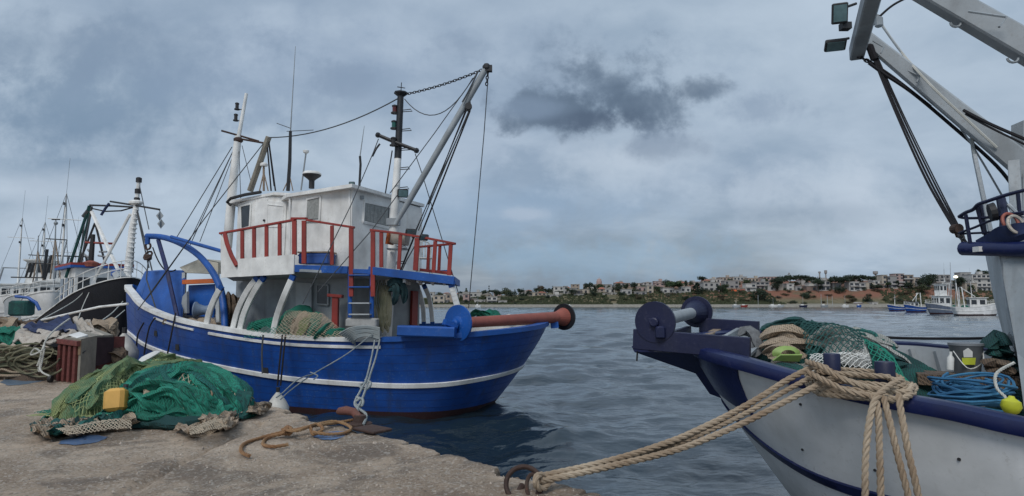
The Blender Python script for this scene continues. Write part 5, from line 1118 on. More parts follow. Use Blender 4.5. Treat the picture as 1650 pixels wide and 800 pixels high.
mb = MB(); mb.lathe(P(1412, 30, 9.25), V(.3, 1, 0), [(0, .07), (.1, .07)], 12); mb.box(P(1416, 36, 9.2), (.1, .1, .16), bev=.02); mb.build('pulley_block', MT['grey'], WB)
wbeam('stay_pole', P(1570, 250, 8.5), P(1597, 378, 8.0), .05, .05, 'steel_grey'); wline([(1566, 222, 8.6), (1568, 240, 8.6), (1571, 258, 8.5)], .025, 'rope_grey')
# far-side rope along the rail
wline([(1372, 540, 10.2), (1450, 545, 10.0), (1540, 546, 9.8), (1600, 545, 9.6)], .022, 'cable_dark', 'guard_rope')
# ---- deck contents (things of their own)
def single(mb, name, mat, label, cat, smooth=True, group=None): return mb.build(name, mat, None, smooth, label, cat, group)
RH = Mound(4.05, 8.35, 1.45, .95, .86, atan2(-.49, .87), 1.15, 5, .5, .05, .5, 4)
nh = thing('net_heap', RH.pt(0, 0) * 1, 'heap of mixed green, beige and white nets inside the white boat bow', 'fishing net'); nh.location = (4.05, 8.35, 1.15); ORG[nh.name] = V(4.05, 8.35, 1.15)
RHP = [H2.at(i, 1.12, -.16) for i in range(H2.n)]
RH.clip = lambda x, y: in_poly(x, y, RHP)
RH.mesh(60).build('heap', MT['net_dark'], nh, True)
def npt(px, py, y): return P(px, py, y)
for s_, pts in enumerate([[(1222, 548, 8.3), (1245, 538, 8.2), (1275, 536, 8.1), (1305, 545, 8.0)], [(1225, 560, 8.1), (1250, 552, 8.0), (1280, 552, 7.9), (1312, 552, 7.9)], [(1228, 570, 7.9), (1255, 562, 7.8), (1290, 566, 7.7)], [(1240, 545, 8.2), (1265, 545, 8.1), (1290, 552, 8.0)], [(1236, 575, 7.7), (1262, 572, 7.6), (1300, 576, 7.5)]]): mb = MB(); bundle(mb, [P(*p) for p in pts], .10, s_ + 20, n=11, rough=.4); mb.build('beige_net', MT['net_beige'], nh, True)
for s_, pts in enumerate([[(1310, 545, 7.9), (1340, 535, 7.8), (1370, 545, 7.7), (1392, 562, 7.5)], [(1320, 560, 7.7), (1350, 548, 7.6), (1380, 558, 7.5), (1400, 580, 7.3)], [(1306, 575, 7.5), (1312, 590, 7.4), (1320, 604, 7.2)], [(1330, 572, 7.4), (1360, 566, 7.4), (1385, 575, 7.3), (1398, 590, 7.2)], [(1345, 585, 7.2), (1370, 582, 7.2), (1395, 592, 7.1)]]): mb = MB(); bundle(mb, [P(*p) for p in pts], .13, s_ + 40, n=11, rough=.25); mb.build('white_net', MT['net_white'], nh, True)
for s_, pts in enumerate([[(1228, 532, 8.9), (1250, 523, 8.9), (1280, 520, 8.8), (1310, 524, 8.7)], [(1300, 524, 8.6), (1320, 528, 8.3), (1345, 532, 8.1)], [(1385, 545, 7.8), (1400, 560, 7.7), (1412, 580, 7.5)], [(1400, 572, 7.6), (1425, 592, 7.4), (1450, 612, 7.1)], [(1415, 590, 7.2), (1440, 608, 7.0), (1470, 628, 6.7)], [(1240, 590, 7.5), (1270, 594, 7.3), (1300, 600, 7.1)], [(1395, 590, 7.2), (1405, 605, 7.0), (1430, 620, 6.8)]]): mb = MB(); bundle(mb, [P(*p) for p in pts], .09, s_ + 60, n=9, rough=.45); mb.build('green_net', MT['net_dark'], nh, True)
def free_lattice(c00, c10, c01, c11, na, nb, r, bulge=.1, seed=1):
    g = {}; mb = MB(); r_ = random.Random(seed); nn = (c10 - c00).cross(c01 - c00).normalized(); nn = nn if nn.y < 0 else -nn
    for i in range(na + 1):
        for j in range(nb + 1):
            if (i + j) % 2 == 0:
                u, v = (i + r_.uniform(-.25, .25)) / na, (j + r_.uniform(-.25, .25)) / nb; u, v = min(1, max(0, u)), min(1, max(0, v)); p = (c00 * (1 - u) + c10 * u) * (1 - v) + (c01 * (1 - u) + c11 * u) * v
                g[i, j] = p + nn * (bulge * sin(pi * u) * sin(pi * v) + .03 * n1(u * 9, seed + v * 7))
    for (i, j), p in g.items():
        for dj in (-1, 1):
            q = g.get((i + 1, j + dj))
            if q: mb.tube([p, q], r, 3, False)
    return mb
o = free_lattice(P(1290, 515, 8.3), P(1388, 532, 7.8), P(1302, 585, 7.2), P(1392, 562, 7.2), 17, 17, .007, .16, 3).build('loose_mesh', MT['tw_dark'], nh, kind='stuff')
o = free_lattice(P(1240, 522, 8.8), P(1330, 520, 8.4), P(1300, 545, 8.0), P(1372, 555, 7.6), 13, 12, .006, .12, 4).build('loose_mesh', MT['tw_dark'], nh, kind='stuff')
o = free_lattice(P(1305, 570, 7.3), P(1400, 570, 7.2), P(1300, 608, 7.0), P(1408, 600, 7.0), 22, 12, .005, .12, 5).build('loose_mesh', MT['tw_white'], nh, kind='stuff')
o = free_lattice(P(1390, 545, 7.6), P(1420, 560, 7.6), P(1420, 605, 6.9), P(1478, 635, 6.6), 14, 14, .006, .1, 6).build('loose_mesh', MT['tw_green'], nh, kind='stuff')
r_ = random.Random(77)
for k in range(26):
    a0, b0 = r_.uniform(-.5, .25), r_.uniform(-.7, .6); a1, b1 = a0 + r_.uniform(.4, .9), b0 + r_.uniform(-.45, .3); mb = MB(); roll_over(RH, mb, a0, b0, a1, b1, r_.uniform(.06, .11), k + 700, r_.uniform(-.2, .3), 7, n=10, rough=.42, step=.05); mb.build('net_fold', MT[('net_dark', 'net_teal_shade', 'net_dark', 'net_beige' if a0 < -.3 else 'net_teal_shade', 'net_white')[k % 5]], nh, True)
mb = MB(); c = P(1268, 574, 7.45); M_ = 18; rows = [[c + V(cos(a) * .17 * k, .02 * k, sin(a) * .09 * k + .03) + V(0, -.10 * (1 - k), 0) for a in [pi * j / 8 - pi * .1 for j in range(11)]] for k in (1, .8, .5)]; mb.loft(rows, closed=False); mb.plate([c + V(-.17, 0, -.05), c + V(.14, 0, -.06), c + V(.16, -.05, .02), c + V(-.1, -.06, .02)], .02)
single(mb, 'plastic_basin', MT['lime_plastic'], 'lime green plastic basin lying on the nets in the white boat', 'basin')
mb = MB(); bundle(mb, [P(1190, 540, 8.4), P(1203, 532, 8.4), P(1216, 542, 8.3), P(1222, 565, 8.1)], .09, 77, rough=.5); bundle(mb, [P(1195, 548, 8.3), P(1212, 555, 8.2), P(1216, 575, 8.0)], .10, 78, rough=.5); single(mb, 'cloth_sack', plain('grey_sack', (.13, .135, .14), .9, 0, .4, 14, .6), 'crumpled grey sack tied behind the navy platform beam', 'sack')
# bucket
bk = P(1559, 602, 7.2); bt_ = thing('bucket', bk, 'grey plastic bucket with a yellow label on the white boat deck', 'bucket')
MB().lathe(bk, (0, 0, 1), [(0, .125), (.31, .165), (.32, .175), (.345, .172)], 24).build('body', MT['bucket'], bt_, True)
MB().plate([P(1550, 577, 7.03), P(1572, 577, 7.03), P(1571, 588, 7.035), P(1551, 588, 7.035)], .006).build('label_panel', MT['label_y'], bt_); MB().plate([P(1552, 566, 7.03), P(1560, 561, 7.03), P(1567, 567, 7.03), P(1567, 576, 7.03), P(1553, 576, 7.03)], .005).build('label_print', MT['plastic_w'], bt_)
MB().tube(catmull([P(1536, 566, 7.1), P(1560, 594, 6.98), P(1583, 585, 7.0), P(1584, 568, 7.1)], 14), .006, 5).build('handle', MT['plastic_w'], bt_)
MB().box(P(1560, 612, 7.15), (1.0, .5, .12), rz=-.5).build('locker', MT['net_brown'], None, False, 'low brown locker carrying the grey bucket on the white boat', 'locker')
def coil(mb, c, R0, R1, turns, r, nseg=26, dz=.02, sq=.8, seed=0):
    pts = []
    for i in range(int(turns * nseg)):
        a = 2 * pi * i / nseg; t = i / (turns * nseg); q = R0 + (R1 - R0) * ((t * 3.7) % 1) + .12 * n1(i * .15 + seed, seed); pts.append(c + V(cos(a) * q, sin(a) * q * sq, dz * turns * t + .07 * n1(i * .13, seed + 4)))
    mb.tube(pts, r, 5)
mb = MB(); r_ = random.Random(12)
for k in range(34):
    c = P(1564 + r_.uniform(-8, 8), 651 - 34 * r_.random() ** 1.3, 6.45); ra = r_.uniform(.20, .40); tl_ = r_.uniform(-.16, .16); ph = r_.uniform(0, 6.28); m_ = 22; full = r_.random() < .6
    pts = [c + V(cos(a) * ra * (1 + .12 * n1(q * .4, k)), sin(a) * ra * .75, tl_ * cos(a + ph) * ra * 2 + .05 * n1(q * .35, k + 9)) for q in range(m_ if full else 15) for a in [ph + 2 * pi * q / m_]]; mb.tube(pts, r_.uniform(.011, .016), 5, closed=full)
single(mb, 'rope_coil', MT['rope_blue'], 'coil of blue rope on the white boat deck by the bucket', 'rope coil')
f_ = MB().lathe(P(1629, 668, 5.9), (.1, 0, 1), [(0, .03), (.02, .06), (.07, .085), (.12, .075), (.15, .03), (.17, .02)], 16); o = single(f_, 'float', MT['buoy_y'], 'small yellow float hanging by the tower of the white boat', 'float')
mb = MB(); rope3(mb, [P(1634, 585, 6.3), P(1606, 602, 6.2), P(1606, 625, 6.1), P(1620, 640, 6.0), P(1626, 650, 5.92)], .03, n=4); single(mb, 'float_rope', MT['rope_pale'], 'pale rope holding the small yellow float', 'rope')
TG = Mound(6.4, 7.75, .5, .45, .75, 0, 1.2, 9, .5, .05, 0, 5); ng = thing('net_heap', (6.4, 7.75, 1.2), 'dark green and brown net heaped against the white boat tower', 'fishing net'); TG.mesh(40).build('heap', MT['net_dark'], ng, True)
mb = MB(); [bundle(mb, [P(a, 560 + k * 14, 7.0), P(a + 14, 548 + k * 14, 7.2), P(a + 34, 556 + k * 15, 6.9)], .08, k + 5, rough=.4) for k, a in enumerate((1590, 1596, 1604, 1608, 1612))]; mb.build('net_roll', MT['net_dark'], ng, True)
mb = MB(); [bundle(mb, [P(a, 590 + k * 12, 6.8), P(a + 18, 582 + k * 12, 6.9), P(a + 40, 590 + k * 12, 6.7)], .07, k + 15, rough=.4) for k, a in enumerate((1588, 1596))]; mb.build('net_roll', MT['net_brown'], ng, True)
mb = MB(); [mb.lathe(P(1531, 596, 7.0), (.1, 0, 1), [(0, .035), (.13, .035), (.16, .015), (.2, .015)], 10)]; single(mb, 'bottle', MT['plastic_w'], 'small white bottle left of the grey bucket', 'bottle')
# ================================================================ IRON RING AND MOORING HAWSERS
rg = thing('mooring_ring', P(846, 788, 5.4), 'rusty iron mooring ring in the broken quay edge', 'mooring ring'); c = P(844, 780, 5.38)
MB().tube([c + V(cos(a) * .15, sin(a) * .07 - .01, sin(a) * .125) for a in [j * pi / 14 for j in range(28)]], .022, 9, closed=True).build('ring', MT['rust'], rg, True)
mb = MB(); c2 = P(858, 784, 5.36); mb.tube([c2 + V(cos(a) * .05, sin(a) * .05, sin(a) * .085) for a in [j * pi / 8 for j in range(16)]], .018, 7, closed=True); mb.tube([P(842, 782, 5.5), P(836, 794, 5.45), P(828, 799, 5.42)], .03, 7); mb.build('shackle', MT['rust'], rg, True)
DI = .061
def hawser(ctrl, label, mat='rope', dia=DI, n=6): mb = MB(); rope3(mb, ctrl, dia, n=n); return single(mb, 'mooring_rope', MT[mat], label, 'rope', True, 'hawsers of the white boat')
hawser([P(866, 769, 5.36), P(900, 762, 5.46), P(1000, 738, 5.7), P(1100, 704, 5.9), P(1200, 655, 6.1), P(1270, 612, 6.25), P(1318, 590, 6.33), P(1340, 600, 6.2)], 'upper laid hawser from the iron ring to the white boat bollards')
hawser([P(868, 776, 5.32), P(900, 770, 5.42), P(1000, 748, 5.6), P(1100, 722, 5.76), P(1200, 681, 5.92), P(1270, 645, 6.05), P(1330, 615, 6.12), P(1352, 604, 6.1)], 'lower laid hawser from the iron ring to the white boat bollards')
hawser([P(1000, 744, 5.80), P(1100, 712, 5.92), P(1200, 667, 6.08), P(1270, 628, 6.2), P(1316, 604, 6.3)], 'reddish middle hawser squeezed between the upper and lower ones', 'rope', DI * .9)
mb = MB(); rope3(mb, [P(874, 766, 5.38), P(866, 768, 5.30), P(863, 779, 5.26), P(869, 787, 5.3), P(880, 784, 5.36), P(884, 774, 5.4)], DI, n=6); single(mb, 'rope_eye', MT['rope'], 'eye of the hawser looped through the rusty ring', 'rope eye')
mb = MB(); b1, b2 = V(BO[0].x, BO[0].y, 0), V(BO[1].x, BO[1].y, 0); t_ = (b2 - b1).normalized(); nn = V(t_.y, -t_.x, 0); nn = nn if nn.y < 0 else -nn
for k, (r_, z0, zn) in enumerate(((.135, 1.93, -.02), (.15, 1.90, -.06), (.17, 1.87, -.10), (.20, 1.86, -.12), (.24, 1.86, -.15))):
    pts = []
    for j in range(26):
        a = 2 * pi * j / 26; cc = b2 if cos(a) > 0 else b1; mid = 0
        p = cc + t_ * (cos(a) * r_) + nn * (sin(a) * r_); p.z = z0 + (zn if sin(a) > 0 else 0) * abs(sin(a)) - .05 * max(0, cos(a)) + .02 * n1(j * .7, k)
        pts.append(p)
    rope3(mb, pts + [pts[0]], DI * .88, n=5)
rope3(mb, [P(1300, 583, 6.35), P(1322, 590, 6.1), P(1350, 607, 5.95), P(1390, 622, 5.8), P(1430, 630, 5.72), P(1462, 632, 5.72), P(1470, 622, 5.85)], DI, n=6)
rope3(mb, [P(1302, 600, 6.2), P(1330, 614, 5.98), P(1365, 630, 5.8), P(1410, 640, 5.68), P(1450, 643, 5.62), P(1468, 636, 5.7)], DI, n=6)
single(mb, 'rope_turns', MT['rope'], 'thick turns of hawser wound round the two navy bollards', 'rope')
TL = ['leftmost hanging hawser end over the white hull', 'second hanging hawser end from the left', 'third hanging hawser end, slanting right', 'rightmost hanging hawser end over the white hull']
for k, ctrl in enumerate(([(1452, 612, 5.75), (1425, 628, 5.58), (1408, 650, 5.5), (1398, 700, 5.42), (1394, 760, 5.35), (1396, 850, 5.3), (1402, 900, 5.3)], [(1404, 640, 5.6), (1414, 655, 5.5), (1417, 720, 5.42), (1419, 800, 5.35), (1418, 900, 5.3)], [(1424, 640, 5.55), (1430, 665, 5.46), (1448, 740, 5.36), (1464, 800, 5.3), (1490, 900, 5.25)], [(1448, 636, 5.52), (1452, 665, 5.42), (1464, 730, 5.32), (1480, 800, 5.25), (1500, 900, 5.2)])):
    mb = MB(); rope3(mb, [P(*p) for p in ctrl], DI * .95, n=6); single(mb, 'rope_tail', MT['rope'], TL[k], 'rope', True, 'hawser ends hanging over the white hull')
# ================================================================ ON THE QUAY
GH = Mound(-4.66, 8.95, .98, .95, .66, .0, qz, 12, .62, .07, .25, 3.2)
g1 = thing('net_heap', (-4.6, 8.95, QZ), 'big heap of emerald green trawl net on the quay behind the yellow can', 'fishing net'); GH.mesh(90).build('heap', MT['net_green'], g1, True)
for k, (a0, b0, a1, b1, r, bend) in enumerate([(-.95, -.1, .9, .2, .105, .25), (-.9, -.35, .95, -.1, .115, .2), (-.85, -.6, .9, -.35, .11, .15), (-.7, .2, .8, .45, .10, .2), (-.95, -.45, .3, -.75, .10, -.05), (-.2, -.55, .98, -.3, .12, .18), (-.5, -.2, .6, -.55, .09, .25), (.1, .1, .98, .0, .12, .12), (-.8, .0, -.1, -.75, .08, .05), (.35, -.2, .9, -.6, .12, .1), (-.3, .35, .7, .15, .1, .1), (-.7, -.25, .2, -.4, .08, .15),
    (-.9, -.22, .2, .1, .09, .2), (-.6, -.5, .7, -.2, .10, .3), (-.95, -.3, -.1, -.5, .09, .1), (.2, -.1, .95, -.45, .09, .2), (-.3, -.7, .8, -.5, .08, .1), (-.85, .1, .6, .5, .09, .25), (-.4, -.1, .9, .1, .08, .25), (.0, -.5, .9, -.75, .08, .1)]):
    mb = MB(); roll_over(GH, mb, a0, b0, a1, b1, r * .85, k + 1, bend, 8, n=13, rough=.26, step=.04); mb.build('net_fold', MT[('net_green', 'net_green_lit', 'net_teal_shade', 'net_green', 'net_green_lit')[k % 5]], g1, True)
for k, (a0, b0, a1, b1, r, bend) in enumerate([(-.35, -.95, .75, -.85, .085, -.05), (-.55, -.80, .5, -1.02, .075, -.02), (.2, -.98, .98, -.55, .085, -.1), (-.95, -.2, -.6, -.75, .08, -.05), (.85, .1, .95, -.5, .1, .0)]):
    mb = MB(); roll_over(GH, mb, a0, b0, a1, b1, r, k + 31, bend, 7, n=11, rough=.3, step=.05); mb.build('dark_fold', MT['net_dark'], g1, True)
for k, (a0, b0, a1, b1, r, bend) in enumerate([(.45, .15, .95, .05, .055, .05), (-.1, -.62, .6, -.5, .03, -.06), (-.2, -.55, -.05, -.8, .04, 0), (.3, -.25, .62, -.42, .025, .02), (.68, -.15, .72, -.6, .02, .02), (.0, -.75, .55, -.72, .03, .03)]):
    mb = MB(); roll_over(GH, mb, a0, b0, a1, b1, r, k + 51, bend, 6, lift=.075, n=9, rough=.45, step=.04); mb.build('beige_strand', MT['net_beige'], g1, True)
for k, (a0, b0, a1, b1, r, bend) in enumerate([(-.75, -.45, .75, -.45, .10, -.22), (-.65, -.62, .85, -.50, .09, -.20), (-.55, -.75, .5, -.72, .085, -.12), (-.2, -.30, .8, -.62, .09, -.1), (.1, -.55, .95, -.25, .10, -.15), (-.8, -.25, .1, -.55, .085, -.15), (.3, -.75, .9, -.45, .08, -.1), (-.5, -.35, .3, -.62, .07, -.2), (-.9, -.5, -.2, -.82, .07, 0), (-.6, -.55, .2, -.85, .07, -.02)]):
    mb = MB(); roll_over(GH, mb, a0, b0, a1, b1, r, k + 131, bend, 8, n=13, rough=.3, step=.035, lift=.02); mb.build('net_fold', MT[('net_green', 'net_green_lit', 'net_green', 'net_teal_shade')[k % 4]], g1, True)
GH.lattice(-.8, .95, -.85, .3, 84, 56, .0028, .10).build('loose_mesh', MT['tw_green'], g1, kind='stuff')
GH.lattice(.60, 1.0, -.42, .10, 12, 12, .006, .11, .3).build('loose_beige_mesh', MT['tw_beige'], g1, kind='stuff'); GH.lattice(.15, .6, -.62, -.35, 12, 6, .005, .10, .3).build('loose_beige_mesh', MT['tw_beige'], g1, kind='stuff')
LH = Mound(-5.85, 10.0, 1.65, .62, .56, 1.50, qz, 23, .5, .05, .0, 4.5)
g2 = thing('net_heap', (-5.95, 9.75, QZ), 'long heap of lime green net trailing left of the emerald heap', 'fishing net'); LH.mesh(80).build('heap', MT['net_lime'], g2, True)
for k, (a0, b0, a1, b1, r, bend) in enumerate([(-.95, .0, .9, .2, .10, .1), (-.9, .3, .8, .5, .09, .1), (-.9, -.3, .85, -.1, .10, .1), (-.7, -.6, .8, -.4, .09, .05), (-.98, .5, .3, .75, .07, .1), (-.6, .1, .95, -.3, .08, -.1), (-.8, -.15, .2, .3, .07, .1), (-.3, -.4, .9, .0, .08, .1), (.1, .2, .95, .55, .08, .1), (-.95, .2, -.2, .55, .07, .0), (-.5, .45, .6, .1, .07, .1)]):
    mb = MB(); roll_over(LH, mb, a0, b0, a1, b1, r, k + 71, bend, 8, n=11, rough=.4, step=.045); mb.build('net_fold', MT['net_lime'] if k != 4 else MT['net_green'], g2, True)
LH.lattice(-.95, .9, -.85, .85, 90, 46, .0042, .09, .45).build('loose_mesh', MT['tw_lime'], g2, kind='stuff'); LH.lattice(-.85, .2, .1, .95, 56, 26, .004, .10, .45).build('loose_green_mesh', MT['tw_green'], g2, kind='stuff')
r_ = random.Random(9)
mb = MB()
for k in range(190):
    a, b = r_.uniform(-.8, .8), r_.uniform(-.7, .7); pts = []
    for j in range(7): pts.append(LH.pt(a, b, .09 + .02 * r_.random())); a += r_.gauss(.05, .05); b += r_.gauss(0, .08)
    mb.tube(catmull(pts, 16), .005, 3, False)
mb.build('tangled_twine', MT['tw_lime'], g2, kind='stuff')
mb = MB(); roll_over(LH, mb, .35, .25, .1, .4, .05, 91, 0, 5, lift=.12, n=9, rough=.4); mb.build('white_rag', MT['plastic_w'], g2, True)
rb = random.Random(5)
for k in range(13):
    x0, y0 = rb.uniform(78, 190), rb.uniform(-1, 1); yb = 694 - (x0 - 48) * .09; mb = MB(); L0 = rb.uniform(14, 30); bundle(mb, [PZ(x0 - L0, yb + rb.uniform(-5, 5), QZ + .03), PZ(x0 - L0 * .3, yb + rb.uniform(-9, 5), QZ + rb.uniform(.05, .15)), PZ(x0 + L0 * .4, yb + rb.uniform(-9, 3), QZ + rb.uniform(.05, .15)), PZ(x0 + L0, yb + rb.uniform(-8, 2), QZ + .05)], rb.uniform(.03, .065), 94 + k, n=9, rough=.55, step=.04); mb.build('dark_tail', MT['net_dark' if k % 3 else 'net_teal_shade'], g2, True)
# beige nets in front
def beige(ctrls, label, seed, r=.085, lat=None):
    pts0 = [PZ(x, y, QZ + .05) for x, y in ctrls[0]]; t = thing('net_bundle', (pts0[0].x, pts0[0].y, QZ), label, 'fishing net'); rb = random.Random(seed)
    for k, c in enumerate(ctrls):
        mb = MB(); bundle(mb, [PZ(x, y, QZ + .05) for x, y in c], r * (1 - .12 * k), seed + k, n=11, rough=.5, flat=.8, step=.04); mb.build('net_fold', MT['net_beige'], t, True)
    xs = [p[0] for c in ctrls for p in c]; ln = ctrls[0]
    for k in range(int((max(xs) - min(xs)) / 9) + 3):
        u = rb.random() * (len(ln) - 1); q = int(u); f = u - q; x = ln[q][0] * (1 - f) + ln[min(q + 1, len(ln) - 1)][0] * f; y = ln[q][1] * (1 - f) + ln[min(q + 1, len(ln) - 1)][1] * f + rb.uniform(-8, 4) * r / .08
        mb = MB(); L0 = rb.uniform(8, 17); bundle(mb, [PZ(x - L0, y + rb.uniform(-4, 4), QZ + .05), PZ(x - L0 * .3, y + rb.uniform(-6, 5), QZ + rb.uniform(.08, .17)), PZ(x + L0 * .4, y + rb.uniform(-6, 5), QZ + rb.uniform(.06, .15)), PZ(x + L0, y + rb.uniform(-4, 4), QZ + .05)], r * rb.uniform(.4, .75), seed + k + 9, n=9, rough=.6, flat=.8, step=.03); mb.build('net_fold', MT['net_beige'], t, True)
    if lat: free_lattice(*[PZ(x, y, QZ + .16) for x, y in lat], 34, 12, .0042, .05, seed).build('loose_mesh', MT['tw_beige'], t, kind='stuff')
beige([[(60, 690), (110, 690), (160, 684), (205, 676), (218, 680)], [(100, 698), (150, 692), (190, 690), (212, 688)], [(150, 680), (180, 672), (205, 668)]], 'beige net trailing in front of the yellow can', 200, .075, ((90, 692), (212, 672), (110, 700), (212, 690)))
beige([[(300, 695), (325, 684), (350, 683), (370, 678)], [(305, 702), (330, 694), (352, 692)], [(330, 680), (352, 674), (368, 672)]], 'crumpled beige net at the right foot of the emerald heap', 230, .07, ((304, 690), (368, 672), (306, 702), (366, 688)))
beige([[(405, 664), (415, 660), (420, 656)]], 'scrap of brown net right behind the emerald heap', 250, .07)
yc = P(186, 660, 8.15); t = thing('plastic_can', (yc.x, yc.y, QZ), 'faded yellow plastic can wedged between the two net heaps', 'can')
mb = MB(); mb.box(yc + V(.0, .0, .12), (.25, .19, .29), rz=.15, rx=-.22, ry=-.09, bev=.04); mb.build('body', MT['yellow'], t); 
mb = MB(); mb.cyl(yc + V(.08, .06, .27), yc + V(.08, .07, .31), .03, 12); mb.build('cap', MT['dark'], t)
# paint patches / puddles
patch('paint_patch', [PZ(x, y, QZ) for x, y in ((94, 716), (120, 706), (150, 703), (172, 706), (160, 714), (125, 720))], paint('worn_blue_paint', (.09, .16, .30), .5, .8, (.3, .27, .24), .3, .3, scale=2), 'worn blue paint patch on the concrete in front of the nets', 'paint patch')
patch('paint_patch', [PZ(x, y, QZ) for x, y in ((2, 614), (30, 606), (70, 605), (78, 611), (50, 617), (15, 621))], MT['navy'] and paint('worn_grey_blue_paint', (.11, .16, .22), .5, .8, (.3, .27, .24), .3, .3, scale=2), 'faded grey blue patch left of the wooden chest', 'paint patch')
patch('paint_patch', [PZ(x, y, QZ) for x, y in ((505, 704), (530, 698), (556, 697), (552, 706), (525, 710))], bpy.data.materials['worn_blue_paint'], 'small blue paint smudge below the orange rope knots', 'paint patch')
# bollard with rusty base and ropes
bp = PZ(583, 690, QZ); t = thing('mooring_bollard', (bp.x, bp.y, QZ), 'rusty cast iron bollard on the quay edge holding the blue boat', 'bollard')
b0 = P(580, 682, 8.35); MB().lathe((b0.x, b0.y, QZ - .02), (0, 0, 1), [(0, .16), (.04, .16), (.06, .09), (.14, .075)], 18).build('base', MT['rust'], t, True)
MB().tube([P(543, 665, 8.5), P(547, 663, 8.48), P(558, 662, 8.45), P(570, 664, 8.42), P(577, 672, 8.38), P(581, 684, 8.35)], [.02, .05, .06, .055, .05, .07], 12).build('horn', MT['rust_pink'], t, True)
MB().box(PZ(600, 692, QZ + .03), (.42, .30, .035), rz=-.7, bev=.01).build('foot_plate', MT['rust'], t)
def rope_thing(ctrls, mat, dia, label, name='rope', group=None, n=5):
    mb = MB()
    for c in ctrls: rope3(mb, c, dia, n=n)
    return single(mb, name, MT[mat], label, 'rope', True, group)
G = lambda x, y, dz=.03: PZ(x, y, QZ + dz)
rope_thing([[G(402, 735), G(389, 728), G(393, 716), G(420, 706), G(450, 698, .06), G(490, 690, .08), G(530, 680, .08), G(552, 682, .05), G(566, 690), G(556, 698), G(530, 700, .05), G(505, 697, .08)],
            [G(464, 717), G(440, 720), G(424, 716), G(432, 706), G(460, 698, .06), G(500, 688, .1), G(540, 682, .05), G(575, 676, .04)],
            [G(455, 692, .1), G(480, 694, .12), G(510, 684, .12), G(520, 692, .1), G(505, 700, .05), G(500, 688, .12)], [G(456, 698, .05), G(462, 688, .1), G(470, 692, .12), G(466, 700, .05), G(456, 698, .08), G(464, 690, .12)]], 'rope_brown', .042, 'knotted orange brown rope lying on the quay by the bollard')
rope_thing([[P(612, 548, 13.6), P(606, 575, 12.4), P(598, 600, 11.0), P(592, 620, 10.2), P(583, 645, 9.2), P(576, 662, 8.6), P(585, 680, 8.3)], [P(604, 549, 13.6), P(598, 580, 12.2), P(590, 612, 10.4), P(580, 632, 9.6), P(572, 652, 8.9), P(590, 668, 8.5), P(586, 684, 8.2)],
            [P(588, 612, 10.4), P(598, 618, 10.3), P(590, 628, 9.9), P(580, 622, 10.0), P(590, 616, 10.2)], [P(574, 640, 9.2), P(585, 645, 9.1), P(582, 655, 8.9), P(572, 650, 9.0), P(580, 642, 9.1)]], 'rope_grey', .038, 'grey blue mooring rope from the blue boat rail to the bollard')
rope_thing([[P(600, 538, 13.7), P(560, 570, 13.4), P(505, 603, 12.6), P(470, 628, 11.6), P(452, 644, 11.0)], [P(505, 603, 12.6), P(480, 612, 12.0), P(455, 634, 11.2), P(445, 641, 11.0)], [P(500, 600, 12.6), P(512, 606, 12.5), P(505, 612, 12.4)]], 'rope_grey', .026, 'grey line slanting down the blue hull to the white fender')
for k, (ctrl, lb) in enumerate((([(455, 540, 14.4), (451, 580, 14.25), (447, 622, 14.2)], 'pair of thin dark ropes hanging down to the right fender'), ([(424, 540, 14.6), (422, 570, 14.55), (423, 602, 14.5)], 'short thin rope hanging above a scupper of the blue hull'), ([(283, 505, 16.6), (276, 540, 16.4), (270, 570, 16.4)], 'dark rope hanging by the arch strut on the blue hull'), ([(232, 520, 17.5), (222, 540, 17.5), (220, 565, 17.6)], 'dark rope loop at the blue boat bow'), ([(250, 512, 17.2), (240, 530, 17.2), (232, 572, 17.2)], 'second dark rope at the blue boat bow, right of the loop'))):
    mb = MB(); mb.tube(catmull([P(*c) for c in ctrl], 16), .02, 6)
    if k == 0: mb.tube(catmull([P(c[0] + 5, c[1], c[2]) for c in ctrl], 16), .02, 6)
    single(mb, 'hanging_rope', MT['cable_dark'] if k != 1 else MT['wire'], lb, 'rope')
def fender(px, py, y, r, label, mat='buoy_w'):
    c = P(px, py, y); t = thing('fender', c, label, 'fender'); MB().lathe(c - V(0, 0, r * 1.25), (0, 0, 1), [(0, r * .2), (r * .25, r * .65), (r * .7, r * .97), (r * 1.2, r), (r * 1.7, r * .75), (r * 2.2, r * .4), (r * 2.5, r * .16), (r * 2.7, r * .14)], 20).build('body', MT[mat], t, True)
    MB().tube([c + V(0, 0, r * 1.3), c + V(0, 0, r * 1.7)], r * .17, 8).build('eye', MT['dark'], t); return t
fender(447, 656, 12.3, .22, 'white fender between the blue hull and the quay edge at midships'); fender(199, 566, 17.4, .38, 'white round fender hanging at the bow of the blue boat')
# chest with red-brown slats, board side, dark panel
ch = thing('wooden_chest', (-9.1, 12.9, QZ), 'weathered wooden chest with red brown slats standing on the quay', 'chest')
def cp(px, py, y): return P(px, py, y)
z = QZ
f0, f1, f2, f3 = P(92, 610, 13.0), P(126, 612, 12.6), P(152, 596, 13.4), P(180, 585, 13.9)
zt = 1.0 + .84
def vert(p, zz): return V(p.x, p.y, zz)
for k in range(4):
    a = f0.lerp(f1, (k + .35) / 4.0); h = zt - .02 * k; MB().beam(vert(a, z), vert(a, h), .085, .09, (f1 - f0).normalized(), bev=.01).build('slat', MT['wood_r'], ch)
MB().beam(vert(f0, zt - .03) + V(0, -.05, 0), vert(f1, zt - .06) + V(0, -.05, 0), .07, .10).build('top_batten', MT['wood_r'], ch)
MB().plate([vert(f1, z + .03), vert(f2, z + .05), vert(f2, zt + .02), vert(f1, zt)], .04).build('side_board', MT['board'], ch)
MB().plate([p + V(0, -.02, 0) for p in (vert(f1, zt - .28), vert(f2, zt - .24), vert(f2, zt + .02), vert(f1, zt))], .045).build('upper_board', plain('tan_board', (.22, .15, .09), .8, 0, .35, 6, .5), ch)
